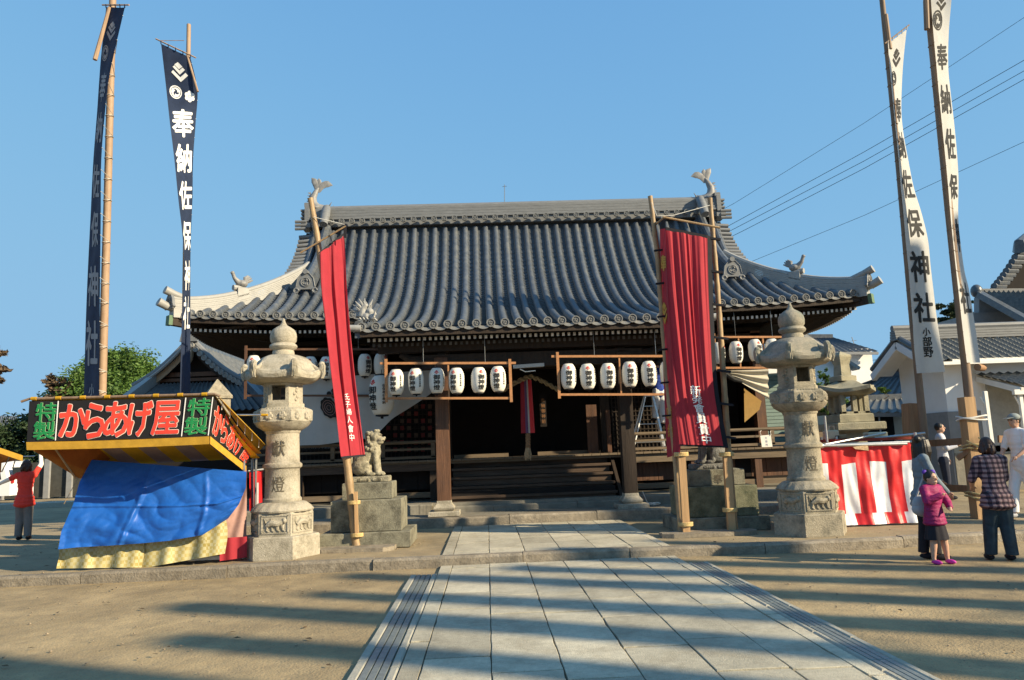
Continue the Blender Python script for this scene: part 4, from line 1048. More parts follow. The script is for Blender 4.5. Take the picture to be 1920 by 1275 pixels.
        mb = MB(); mb.tube([o+d.lerp(V(cos(a+pi/3), sin(a+pi/3), 0), t/6)*(.595)*1.0+V(0, 0, 2.79-.05*sin(pi*t/6)) for t in range(7)], .010, 5); mb.build('rim_line', mcap, rf, smooth=True)
    mb = MB(); mb.lathe([(.17, 3.02), (.175, 3.04), (.165, 3.10), (.155, 3.12), (.20, 3.15), (.215, 3.18), (.20, 3.21), (.175, 3.23), (.20, 3.27), (.205, 3.34), (.195, 3.40), (.165, 3.45), (.11, 3.49), (.06, 3.52), (.035, 3.56), (.018, 3.62), (.004, 3.64)], 32, c)
    mb.build('jewel_finial', mcap, T, smooth=True)
    return T
stone_lantern(-3.15, 11.75, m_stone, 'tall pale granite lantern beside the food stall', m_stone, 1)
stone_lantern(4.98, 11.75, m_stone2, 'tall mossy granite lantern in front of the red and white curtain', mat('lantern_cap_dark', (.30, .27, .21), .9, .2, 30, .5, 70, dirt=(.10, .13, .12), dscale=2.5, damt=.9), 2)

# old lantern behind the curtain
def old_lantern():
    b = P(1600, 850, 15.2); x, y = b.x, 15.2; T = empty('old_stone_lantern', (x, y, .12), 'rough old stone lantern with a wide drooping cap behind the red and white curtain', 'stone lantern')
    f = lambda px, py: P(px, py, y)
    z = lambda py: P(1600, py, y).z
    s = 15.2/1400
    mo = mat('old_lantern_stone', (.34, .31, .22), .95, .3, 12, .6, 40, dirt=(.13, .13, .10), dscale=3, damt=.8)
    mb = MB(); mb.lathe([(.3, .1), (.3, z(812)-.0), (.44, z(805)), (.44, z(790))], 4, (x, y, 0), pi/4); mb.build('shaft', mo, T)
    mb = MB(); mb.box((x, y, z(800)), (.98, .98, .16), ch=.02); mb.box((x-.02, y, z(785)), (.70, .70, .18), ch=.02); mb.build('platform', mo, T)
    fb = MB(); fb.box((x, y, z(758)+.22), (.58, .58, .06)); fb = fb.build('fire_box', mo, T)
    for i in range(4):
        for k in range(3):
            u = -.24+.24*k; a = i*pi/2; mb = MB(); mb.box((x+u*cos(a)-(-.25)*sin(a)*1, y+u*sin(a)+(-.25)*cos(a), (z(775)+z(748)+.12)/2), (.09, .08, z(748)-z(775)+.14), rz=a); mb.build('fire_box_post', mo, fb)
    mb = MB(); mb.box((x, y, z(775)), (.58, .58, .06)); mb.build('fire_box_sill', mo, fb)
    mb = MB(); vs = []; N = 40
    pf = [(.3, 0, 0), (.50, .02, .1), (.62, .06, 1), (.62, .13, 1), (.45, .17, .5), (.30, .26, .2), (.2, .32, 0), (.05, .33, 0)]
    z0 = z(748)+.06
    for r, h, w in pf:
        for k in range(N):
            a = 2*pi*k/N; q = (a % (pi/2))/(pi/2); e = abs(2*q-1); hx = cos(pi/4)/cos((q-.5)*pi/2); rr = r*lerp(1, hx*1.15, .8)*(1+.03*sin(a*5)); vs.append((x+rr*cos(a+.25), y+rr*sin(a+.25), z0+h+w*.10*e**2*(1 if k < 24 else .6)))
    mb.add(vs, [(i*N+k, i*N+(k+1) % N, (i+1)*N+(k+1) % N, (i+1)*N+k) for i in range(len(pf)-1) for k in range(N)]+[tuple(range(N-1, -1, -1))]); mb.build('cap_roof', mo, T, smooth=True)
    zt = z0+.31; mb = MB(); mb.lathe([(.26, zt), (.26, zt+.10), (.17, zt+.12), (.15, zt+.34), (.21, zt+.50), (.20, zt+.54), (.02, zt+.62)], 4, (x-.06, y, 0), pi/4+.25); mb.build('finial', mo, T)
old_lantern()

# ---------------------------------------------------------------- guardian lions on pedestals
def guardian(x, y, face, label, plabel, m, levels, letter=None):
    T = empty('lion_pedestal', (x, y, .12), plabel, 'pedestal', 'pedestals of the guardian lions')
    z = .10
    for nm, w, d, h, mm in levels:
        b = MB(); b.box((x, y, z+h/2), (w, d, h), ch=.012); b = b.build(nm, mm, T); z += h
    if letter:
        mb = MB()
        for i, chh in enumerate(letter): put(mb, glyph(chh, .01, 0), flat((x+.02, y-levels[2][2]/2-.006, z-.16-.22*i), (.16, 0, 0), (0, 0, .17)))
        mb.build('carved_lettering', m_carve, T)
    L = empty('guardian_lion', (x, y, z), label, 'guardian lion statue', 'guardian lions'); s = face
    mb = MB(); mb.box((x, y, z+.045), (.66, .42, .10), ch=.015)
    rnd = random.Random(6)
    for k in range(14): mb.ball((x+rnd.uniform(-.3, .3), y-.2, z+.04), (.05, .03, .03), 6, 4)
    mb.build('plinth', m, L)
    z += .095; q = lambda a, b, c: V(x+s*a, y+b, z+c); mb = MB()
    mb.ball(q(-.16, 0, .17), (.15, .16, .17), 12, 8)                                  # haunch
    mb.tube([q(-.15, 0, .22), q(-.04, 0, .36), (q(.06, 0, .46))], [.15, .145, .12], 12)    # back
    mb.ball(q(.07, 0, .40), (.12, .14, .15), 12, 8)                                   # chest
    for t in (-1, 1):
        mb.cap(q(.10, t*.09, .38), q(.12, t*.095, .20), .06, .048); mb.cap(q(.12, t*.095, .20), q(.14, t*.095, .05), .048, .045); mb.ball(q(.17, t*.095, .035), (.075, .055, .04), 8, 5)
        for f_ in range(3): mb.ball(q(.225, t*.095+(f_-1)*.035, .025), .022, 6, 4)
        mb.ball(q(-.10, t*.12, .15), (.13, .06, .12), 10, 6); mb.cap(q(-.02, t*.13, .07), q(.0, t*.13, .04), .05, .04); mb.ball(q(.03, t*.13, .032), (.08, .05, .038), 8, 5)
    mb.tube([q(.05, 0, .46), q(.09, 0, .56)], [.12, .11], 10)
    mb.ball(q(.10, -.02, .64), (.105, .11, .10), 12, 8); mb.ball(q(.19, -.04, .60), (.075, .085, .05), 10, 6); mb.ball(q(.17, -.035, .55), (.07, .075, .03), 10, 6)
    mb.ball(q(.25, -.05, .625), (.03, .035, .025), 8, 5)
    for t in (-1, 1): mb.ball(q(.17, -.03+t*.05, .68), (.035, .03, .025), 8, 5); mb.ball(q(.05, t*.10, .68), (.035, .02, .05), 8, 5)
    mb.build('body', m, L, remesh=.0105, sm=1)
    mb = MB(); rnd = random.Random(9)
    for i in range(46):
        a = rnd.uniform(-2.3, 2.3)+pi; h = rnd.uniform(.42, .72); r = .115 if h > .52 else .13
        cx = .06 if h > .5 else .02; mb.ball(q(cx+r*cos(a)*.9, r*sin(a)*1.05, h), (.036, .036, .036), 7, 5)
    for t in (-1, 0, 1): mb.ball(q(.12+.02*t, t*.04, .745), .03, 7, 5)
    mb.build('mane', m, L, smooth=True)
    mb = MB()
    for i in range(5): mb.tube([q(-.26, (i-2)*.02, .15), q(-.32, (i-2)*.03, .28), q(-.29-.01*i, (i-2)*.04, .40+.02*(2-abs(i-2)))], [.05, .045, .01], 7)
    mb.build('tail', m, L, smooth=True)
    mb = MB()
    for t in (-1, 1): mb.ball(q(.197, -.035+t*.05, .675), .013, 6, 4)
    mb.tube([q(.235, -.10, .585), q(.255, -.05, .578), q(.235, .03, .585)], .008, 5); mb.build('eyes_and_mouth', m_carve, L)
guardian(-1.97, 12.75, 1, 'weathered stone guardian lion sitting right of the small red banner, facing the steps', 'mossy stepped stone pedestal under the left guardian lion', m_lion,
         [('lowest_slab', 1.42, 1.15, .25, m_ped), ('middle_block', 1.12, .92, .50, m_ped), ('upper_block', .80, .66, .27, m_ped)])
guardian(3.85, 13.0, -1, 'stone guardian lion half hidden behind the large red banner', 'mossy stepped stone pedestal behind the bamboo banner frame', mat('weathered_stone_dark', (.16, .16, .15), .95, .35, 18, .6, 50),
         [('lowest_slab', 1.52, 1.15, .23, m_ped), ('middle_block', 1.25, .92, .50, mat('mossy_pedestal', (.17, .17, .11), .95, .25, 10, .5, 60, dirt=(.05, .06, .035), dscale=3.5, damt=.85)), ('upper_block', .95, .66, .27, m_ped)], '奉獻')
for x, y, w, d, lab in ((-2.1, 12.0, 1.25, .5, 'worn flat stone slab on the ground at the foot of the left bamboo pole'), (3.45, 12.05, 1.5, .45, 'worn flat stone slab on the ground under the posts of the large red banner')):
    mb = MB(); rnd = random.Random(int(w*10)); n = 14; pts = []
    for k in range(n):
        a = 2*pi*k/n; pts.append((x+w/2*max(-1, min(1, 1.25*cos(a)))*rnd.uniform(.95, 1.03), y+d/2*max(-1, min(1, 1.3*sin(a)))*rnd.uniform(.9, 1.05), .10))
    mb.slab(pts, (0, 0, .065)); tag(mb.build('stone_slab', m_kerb), lab, 'stone slab')

# ---------------------------------------------------------------- banners
class Ribbon:
    'cloth whose two edges pass through surveyed points; the twist keeps its real width'
    def __init__(s, rows, Y, W=None, back=1, Yb=None):
        s.r = rows; s.Y = Y; s.W = W; s.back = back; s.Yb = Yb or Y
        s.E = []
        for py, xl, xr in rows[0:]:
            pyl, pyr = py if isinstance(py, tuple) else (py, py)
            Y0 = lerp(Y, s.Yb, (pyl-(rows[0][0][0] if isinstance(rows[0][0], tuple) else rows[0][0]))/900)
            L = P(xl, pyl, Y0); Rr = P(xr, pyr, Y0)
            if W:
                dx = (Rr-L).length; dy = sqrt(max(0, W*W-dx*dx)); 
                if back == 3: Rr = P(xr, pyr, Y0-dy)
                elif back == -2: L = P(xl, pyl, Y0-dy)
                elif back > 0: Rr = P(xr, pyr, Y0+dy)
                else: L = P(xl, pyl, Y0+dy)
            s.E.append((L, Rr))
        s.k = [((r[0][0]+r[0][1])/2 if isinstance(r[0], tuple) else r[0]) for r in rows]
    def at(s, u, py, off=0, rip=.012):
        i = 0
        while i < len(s.k)-2 and py > s.k[i+1]: i += 1
        t = (py-s.k[i])/(s.k[i+1]-s.k[i]); 
        def cr(j):
            a = [s.E[max(0, i-1)][j], s.E[i][j], s.E[i+1][j], s.E[min(len(s.E)-1, i+2)][j]]
            return .5*((2*a[1])+(-a[0]+a[2])*t+(2*a[0]-5*a[1]+4*a[2]-a[3])*t*t+(-a[0]+3*a[1]-3*a[2]+a[3])*t**3)
        L, Rr = cr(0), cr(1); p = lerp(L, Rr, u); d = Rr-L; n = V(d.y, -d.x, 0)
        n = n.normalized() if n.length > 1e-5 else V(0, -1, 0)
        return p+n*(rip*sin(u*5.5+py*.021)*sin(pi*u)+off)
def mapglyph(rb, g, u0, py0, wu, hpx, off=.006, rip=.012):
    mb = MB(); put(mb, g, lambda x, y: rb.at(u0+x*wu, py0-y*hpx, off, rip)); return mb
def tall_banner(rows, Y, W, back, m, mt, label, chars, pole, rp, mp, group, extra=(), Yb=None, off=.006):
    rb = Ribbon(rows, Y, W, back, Yb)
    T = empty('tall_banner', tuple(pole[-1]), label, 'banner', group)
    mb = MB(); mb.tube(pole, rp, 12); mb.build('pole', mp, T, smooth=True)
    mb = MB(); mb.grid(lambda u, v: rb.at(u, lerp(rb.k[0], rb.k[-1], v)), 10, 90); cl = mb.build('cloth', m, T, smooth=2)
    for kind, py, h, wu in chars:
        g = {'C': CREST, 'T': TOMOE, 'L': FLOWER}.get(kind) or glyph(kind, .024, 6)
        u0 = .5
        if kind == 'T': u0 = .30
        if kind == 'L': u0 = .75
        if isinstance(wu, tuple): wu, u0 = wu
        for o_ in (off, -off): mapglyph(rb, g, u0, py, wu, h, o_).build('crest' if kind in 'CTL' else 'lettering', mt, cl)
    a = rb.at(0, rb.k[0]); b = rb.at(1, rb.k[0]); e = (b-a).normalized()*.12
    mb = MB(); mb.tube([a-e+V(0, 0, .05), b+e+V(0, 0, .05)], .014, 6); mb.build('top_bar', mp, T)
    for i in range(5):
        q = lerp(a, b, i/4); mb = MB(); mb.tube([q+V(0, 0, -.01), q+V(0, -.02, .05), q+V(0, .01, .06)], .010, 5); mb.build('loop', m, T)
    for i in range(len(extra)):
        mb = MB(); mb.tube(extra[i][0], extra[i][1], 8); mb.build('strut', mp, T)
    side = 0 if back in (1,) else 1
    for i in range(18):   # rings or ties that hold the cloth to its pole
        py = lerp(rb.k[0], rb.k[-1], (i+.5)/18); c = rb.at(side, py); q = min(range(len(pole)-1), key=lambda j: abs((pole[j]-c).length)); 
        # nearest point on the pole at this height
        for j in range(len(pole)-1):
            if min(pole[j].z, pole[j+1].z) <= c.z <= max(pole[j].z, pole[j+1].z):
                t = (c.z-pole[j].z)/(pole[j+1].z-pole[j].z); pc = lerp(pole[j], pole[j+1], t); break
        else: continue
        r = rp[0] if isinstance(rp, list) else rp
        mb = MB(); mb.tube([pc+V((r+.012)*cos(a_), (r+.012)*sin(a_), 0) for a_ in [2*pi*k/10 for k in range(11)]]+[c], .006, 4); mb.build('tie_ring', m_string if m is m_navy else m_poled, T)
    return T, rb
g1 = 'tall banners on poles around the shrine yard'
pA = [P(213, -60, 13.2), P(201, 400, 13.2), P(191, 745, 13.2), P(186, 1000, 13.25)]; pA[-1].z = .12
tall_banner([(14, 199, 234), (100, 190, 214), (150, 186, 204), (210, 182, 197), (300, 175, 190), (400, 170, 189), (500, 165, 188), (600, 161, 187), (745, 157, 186)], 13.10, .42, 3, m_navy, mat('dim_print', (.26, .27, .30), .8, .1, bump=0),  # lettering colour dimmed to hold this banner's backlit shade
    'tall navy banner with white characters facing edge-on, on the leftmost pole', [('C', 62, 34, .62), ('T', 98, 30, .42), ('奉', 165, 60, .7), ('納', 240, 60, .7), ('佐', 340, 66, .7), ('保', 430, 70, .7), ('神', 538, 80, .8), ('社', 640, 80, .8), ('小', 725, 30, .4)],
    pA, [.06, .065, .07, .075], m_pole, g1, extra=[([P(205, 14, 13.0), P(178, 112, 12.9)], [.03, .04])])
pB = [P(354, 46, 14.0), P(349, 400, 14.0), P(345, 745, 14.0), P(343, 985, 14.05)]; pB[-1].z = .12
tall_banner([((82, 108), 302, 357), ((160, 168), 311, 370), ((225, 228), 318, 367), (300, 327, 362), (370, 334, 361), (440, 342, 358), (500, 345, 357), (600, 341, 357), (745, 337, 357)], 13.88, .60, -2, m_navy, m_inkw,
    'tall navy banner narrowing downward with white characters, second pole from the left', [('C', 139, 36, .62), ('T', 174, 26, .42), ('L', 180, 26, .40), ('奉', 232, 54, .86), ('納', 297, 54, .86), ('佐', 366, 56, .86), ('保', 442, 60, .86), ('神', 520, 60, .8), ('社', 590, 60, .8)],
    pB, [.04, .05, .055, .06], m_pole, g1, extra=[([P(350, 100, 13.9), P(371, 172, 13.8)], .02), ([P(299, 76, 13.9), P(345, 76, 13.9)], .006)])
pC = [P(1652, -20, 13.6), P(1684, 300, 13.6), P(1711, 600, 13.6), P(1735, 835, 13.6), P(1748, 975, 13.6)]; pC[-1].z = .12
tall_banner([((82, 55), 1665, 1700), (125, 1668, 1693), (200, 1675, 1690), (250, 1680, 1694), (300, 1685, 1703), (350, 1689, 1713), (400, 1694, 1728), (450, 1698, 1740), (500, 1703, 1745), (550, 1707, 1751), (600, 1711, 1757), (650, 1714, 1765), ((700, 697), 1719, 1772)], 13.45, .58, 1, m_wcloth, m_inkb,
    'tall white banner with large black characters on the inner pole at right', [('C', 112, 34, .6), ('T', 147, 28, .4), ('奉', 205, 46, .8), ('納', 272, 50, .8), ('佐', 345, 56, .84), ('保', 418, 56, .72), ('神', 500, 60, .84), ('社', 577, 58, .84), ('小', 622, 16, .34), ('部', 640, 19, .38), ('野', 659, 19, .38)],
    pC, [.05, .055, .06, .07, .075], m_poled, g1, extra=[([P(1660, 28, 13.5), P(1668, 92, 13.5)], .05)])
pD = [P(1735, -40, 12.9), P(1779, 392, 12.9), P(1817, 745, 12.9), P(1843, 985, 12.9)]; pD[-1].z = .12
tall_banner([(-20, 1744, 1786), (60, 1750, 1779), (125, 1756, 1778), (170, 1760, 1782), (250, 1768, 1791), (330, 1776, 1797), (412, 1783, 1797), (500, 1792, 1807), (544, 1797, 1817), (616, 1805, 1829), (680, 1813, 1838)], 12.75, .42, 1, m_wcloth, m_inkb,
    'tall white banner with half hidden black characters on the outermost pole at right', [('C', 10, 34, .6), ('T', 40, 36, .6), ('奉', 105, 52, .8), ('納', 188, 56, .8), ('佐', 270, 60, .8), ('保', 350, 50, .8), ('神', 440, 60, .8), ('社', 560, 60, .8)],
    pD, [.06, .07, .075, .085], m_poled, g1, extra=[([P(1736, 0, 12.8), P(1738, 55, 12.8)], .05)])
# squared timber posts that carry the right-hand poles
def timber(px0, py0, px1, Y, w, label, m, m2):
    top = P(px0, py0, Y); bot = P(px1, 900, Y); bot = top+(bot-top)*((top.z-.1)/(top.z-bot.z))
    T = empty('timber_post', (bot.x, bot.y, .12), label, 'timber post', 'timber posts carrying the right-hand poles')
    mb = MB(); mb.bar(bot, top, w, w*1.1); mb.build('post', m, T); return T, top, bot
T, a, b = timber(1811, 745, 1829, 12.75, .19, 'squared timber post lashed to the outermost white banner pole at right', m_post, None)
for py in (782, 786, 835, 842, 925, 932):
    zz = P(1820, py, 12.7).z; q = lerp(b, a, (zz-b.z)/(a.z-b.z))+V(.06, .01, 0); mb = MB(); mb.tube([q+V(.20*max(-1, min(1, 1.3*cos(t))), .14*max(-1, min(1, 1.3*sin(t))), .02*sin(t*2+py)) for t in [2*pi*k/20 for k in range(21)]], .015, 6); mb.build('rope_lashing', m_rope if py > 800 else m_string, T, smooth=True)
mb = MB(); mb.tube([P(1835, 820, 12.5), P(1850, 836, 12.4), P(1838, 840, 12.5), P(1812, 826, 12.6)], .014, 6); mb.build('rope_end', m_rope, T, smooth=True)
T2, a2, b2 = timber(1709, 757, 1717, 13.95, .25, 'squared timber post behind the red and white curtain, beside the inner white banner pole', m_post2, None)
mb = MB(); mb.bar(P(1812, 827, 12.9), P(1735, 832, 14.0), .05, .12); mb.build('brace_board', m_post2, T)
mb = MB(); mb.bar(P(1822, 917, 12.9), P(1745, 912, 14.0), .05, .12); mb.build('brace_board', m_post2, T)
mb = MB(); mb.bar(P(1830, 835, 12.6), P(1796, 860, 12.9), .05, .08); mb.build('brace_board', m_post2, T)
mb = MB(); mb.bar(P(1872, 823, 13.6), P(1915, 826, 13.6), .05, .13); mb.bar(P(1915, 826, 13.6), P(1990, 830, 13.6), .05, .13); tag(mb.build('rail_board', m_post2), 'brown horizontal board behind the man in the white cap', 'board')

# small red banner on one bamboo pole (left)
YS = 12.2
pp = [P(582, 372, YS), P(594, 440, YS), P(607, 530, YS), P(628, 690, YS), P(650, 860, YS), P(660, 950, YS), P(668, 1026, YS)]; pp[-1].z = .16
T = empty('red_banner', tuple(pp[-1]), 'narrow red banner folded on a single leaning bamboo pole beside the left guardian lion', 'banner')
def bamboo_pole(pts, r, T, name='bamboo_pole', m=m_bamboo, seed=0):
    mb = MB(); P2 = []; rr = []
    n = 60; tot = len(pts)-1
    for i in range(n+1):
        t = i/n*tot; j = min(int(t), tot-1); P2.append(lerp(pts[j], pts[j+1], t-j)); rr.append(lerp(r[0], r[1], i/n)*(1.12 if i % 5 == 0 else 1))
    mb.tube(P2, rr, 10); return mb.build(name, m, T, smooth=True)
bamboo_pole(pp, (.045, .068), T)
rb = Ribbon([((475, 440), 600, 646), ((540, 520), 603, 650), (600, 610, 656), (700, 622, 666), (780, 632, 676), ((856, 852), 640, 685)], YS-.24, .62, 1)
mb = MB(); mb.grid(lambda u, v: rb.at(u, lerp(rb.k[0], rb.k[-1], v), 0, .0)+V(0, -.07*sin(u*13+v*1.5)*(.5+.5*sin(pi*v))-.02*mnoise.noise(V(u*14, v*3, 3)), 0), 40, 40); cl = mb.build('cloth', m_red, T, smooth=2)
mb = MB(); mb.grid(lambda u, v: rb.at(u*1.02, rb.k[0]-17+v*17, 0, 0)+V(0, .0, .0), 8, 2); mb.grid(lambda u, v: rb.at(u*1.02, rb.k[-1]-.5+v*9, 0, 0)+V(0, -.02, 0), 8, 2); mb.build('black_hem', m_dkcloth, T)
mb = MB()
for i, ch in enumerate('氏子婦人會中'):
    g = glyph(ch, .0, 8); put(mb, g, lambda x, y, i=i: rb.at(.53+x*.22, 743+i*14.5-y*13, 0, 0)+V(0, -.07*sin((.53+x*.22)*13+((743+i*14.5-y*13-rb.k[0])/(rb.k[-1]-rb.k[0]))*1.5)*(.5+.5*sin(pi*((743+i*14.5-y*13-rb.k[0])/(rb.k[-1]-rb.k[0]))))-.012, 0))
mb.build('lettering', m_inkw, cl)
mb = MB(); mb.tube([P(563, 474, YS-.1), P(648, 424, YS-.15)], .015, 6); mb.build('cross_bar', m_bamboo, T)
mb = MB(); mb.tube([P(588, 407, YS-.06), P(646, 421, YS-.1)], .006, 4); mb.build('stay_string', m_string, T)
mb = MB(); mb.bar(P(618, 441, YS-.12), P(624, 456, YS-.12), .07, .01); mb.bar(P(647, 421, YS-.14), P(647, 446, YS-.14), .05, .01); mb.build('black_loop', m_dkcloth, T)
st = [P(667, 922, YS-.1), P(669, 1000, YS-.1)]; mb = MB(); mb.bar(st[0], st[1], .05, .05); mb.build('stake', m_post, T)
for py in (944, 1005):
    q = P(660+(py-944)*.09+4, py, YS-.04); mb = MB()
    for w in range(3): mb.tube([q+V(.09*cos(t), .09*sin(t), .018*w) for t in [2*pi*k/12 for k in range(13)]], .013, 5)
    mb.build('rope_lashing', m_rope, T, smooth=True)

# large red banner pair in the bamboo frame (right)
YF = 12.1
T = empty('red_banner', (3.4, 12.2, .16), 'wide pleated red banner with white characters in the right-hand bamboo frame', 'banner')
pl1 = [P(1219, 368, YF+.48), P(1232, 470, YF+.48), P(1250, 700, YF+.45), P(1267, 860, YF+.32), P(1278, 1004, YF+.12)]; pl1[-1].z = .16
pl2 = [P(1331, 372, YF+.1), P(1345, 540, YF+.1), P(1356, 700, YF+.1), P(1366, 850, YF+.1), P(1378, 1000, YF+.1)]; pl2[-1].z = .16
bamboo_pole(pl1, (.04, .055), T); bamboo_pole(pl2, (.04, .058), T)
mb = MB(); mb.tube([P(1243, 407, YF-.05), P(1350, 427, YF-.02)], .02, 8); mb.build('cross_bar', m_bamboo, T)
rb = Ribbon([((432, 447), 1248, 1326), ((560, 565), 1253, 1329), ((700, 705), 1262, 1336), ((770, 774), 1267, 1345), ((833, 836), 1274, 1356)], YF-.08, None)
K0, K1 = rb.k[0], rb.k[-1]
def pleat(u, py):
    v = (py-K0)/(K1-K0); w = (u-.30*v*(1-.25*v))*(1+.25*v)
    a = .5+.5*sin(w*19+1.2*sin(w*6.5)+.4*sin(v*3)); b = .5+.5*sin(w*37+1.7*sin(w*9+2)+v*1.1); c = .5+.5*sin(w*63+2*sin(w*13)-v*.9)
    k = min(1, 5*u+.05)*min(1, 6*(1-u)+.2)*(.45+.75*sin(pi*min(1, v*1.1+.12)))
    return V(0, -(.055*a**1.6+.030*b*b+.012*c)*k, 0)
mb = MB(); mb.grid(lambda u, v: rb.at(u, lerp(K0, K1, v), 0, 0)+pleat(u, lerp(K0, K1, v)), 110, 70); cl = mb.build('cloth', m_red, T, smooth=2)
mb = MB()
for i, ch in enumerate('新発會員貴中'):
    hh = 19 if i < 5 else 17
    put(mb, glyph(ch, .012, 9), lambda x, y, i=i: rb.at(.52+.02*i+x*.27, 727+i*18.5-y*19, 0, 0)+pleat(.52+.02*i+x*.27, 727+i*18.5-y*19)+V(0, -.014, 0))
mb.build('lettering', m_inkw, cl)
# black top, side and bottom hems with loops
mb = MB(); mb.grid(lambda u, v: rb.at(u, lerp(K0-22, K0, v), 0, 0)+V(0, .012, 0), 10, 3); mb.grid(lambda u, v: rb.at(1+u*.13, lerp(K0-22, K1+12, v), 0, 0)+V(0, .012+.03*u, 0), 2, 30); mb.grid(lambda u, v: rb.at(u*1.1, lerp(K1-1, K1+10, v), 0, 0)+V(0, .0, 0), 10, 2); mb.build('black_hem', m_dkcloth, T)
for i in range(7):
    py = 448+i*62; q = P(1337+(py-448)*.075, py, YF-.02); mb = MB(); mb.bar(q+V(-.10, 0, .02), q+V(.12, -.02, -.02), .05, .035); mb.build('black_loop', m_dkcloth, T)
# crimson side banner hung from the left pole, turned toward the left
T3 = empty('red_banner', tuple(pl1[-1]+V(.02, 0, 0)), 'dark crimson banner with gold emblems seen nearly edge-on, left of the wide red banner', 'banner')
def side(u, py, off=0):
    xl = interp([430, 600, 860], [1236, 1240, 1252], py); xr = interp([430, 600, 830, 860], [1249, 1257, 1276, 1272], py)
    a = P(xl, py+2, YF+.62); b = P(xr, py, YF-.09); n = V(-.98, -.2, 0); return lerp(a, b, u)+n*(.012*sin(u*9+py*.01)+off)
mb = MB(); mb.grid(lambda u, v: side(u, lerp(428, 856-6*(u), v)), 10, 40); c3 = mb.build('cloth', m_redd, T3, smooth=2)
mb = MB(); mb.grid(lambda u, v: side(u, lerp(408, 428, v)), 6, 3); mb.build('black_hem', m_dkcloth, T3)
mb = MB(); put(mb, CREST, lambda x, y: side(.42+x*.75, 588-y*46, .01)); put(mb, glyph('奉', .03, 3), lambda x, y: side(.5+x*.7, 492-y*30, .01))
for i, ch in enumerate('獻納'): put(mb, glyph(ch, .0, 3), lambda x, y, i=i: side(.35+x*.45, 772+i*34-y*26, .01))
mb.build('gold_emblem', m_gold, c3)
mb = MB(); mb.tube([P(1224, 425, YF+.7), P(1246, 407, YF-.05)], .018, 6); mb.build('cross_bar', m_bamboo, T3)
mb = MB()
for i in range(6): py = 470+i*62; q = P(1233+(py-470)*.05, py, YF+.3); mb.bar(q+V(-.06, 0, 0), q+V(.08, 0, .01), .04, .03)
mb.build('black_loop', m_dkcloth, T3)
mb = MB(); mb.tube([P(1222, 380, YF+.1), P(1232, 405, YF), P(1262, 404, YF), P(1331, 385, YF+.05)], .006, 4); mb.build('stay_string', m_string, T)
for (px0, py0, px1, lab) in ((1277, 848, 1287, 'new squared stake beside the left pole of the bamboo frame'), (1362, 848, 1372, 'new squared stake beside the right pole of the bamboo frame')):
    a = P(px0, py0, YF); b = P(px1, 1003, YF); b = a+(b-a)*((a.z-.12)/(a.z-b.z)); mb = MB(); mb.bar(b, a, .115, .09); o = tag(mb.build('timber_stake', m_post), lab, 'stake', 'stakes of the bamboo frame')
    for py in (854, 958 if px0 > 1300 else 985):
        q = P(px0+(py-848)*.063, py, YF+.03); m3 = MB()
        for w in range(3): m3.tube([q+V(.11*cos(t), .10*sin(t), .02*w) for t in [2*pi*k/12 for k in range(13)]], .014, 5)
        m3.build('rope_lashing', m_rope, o, smooth=True)

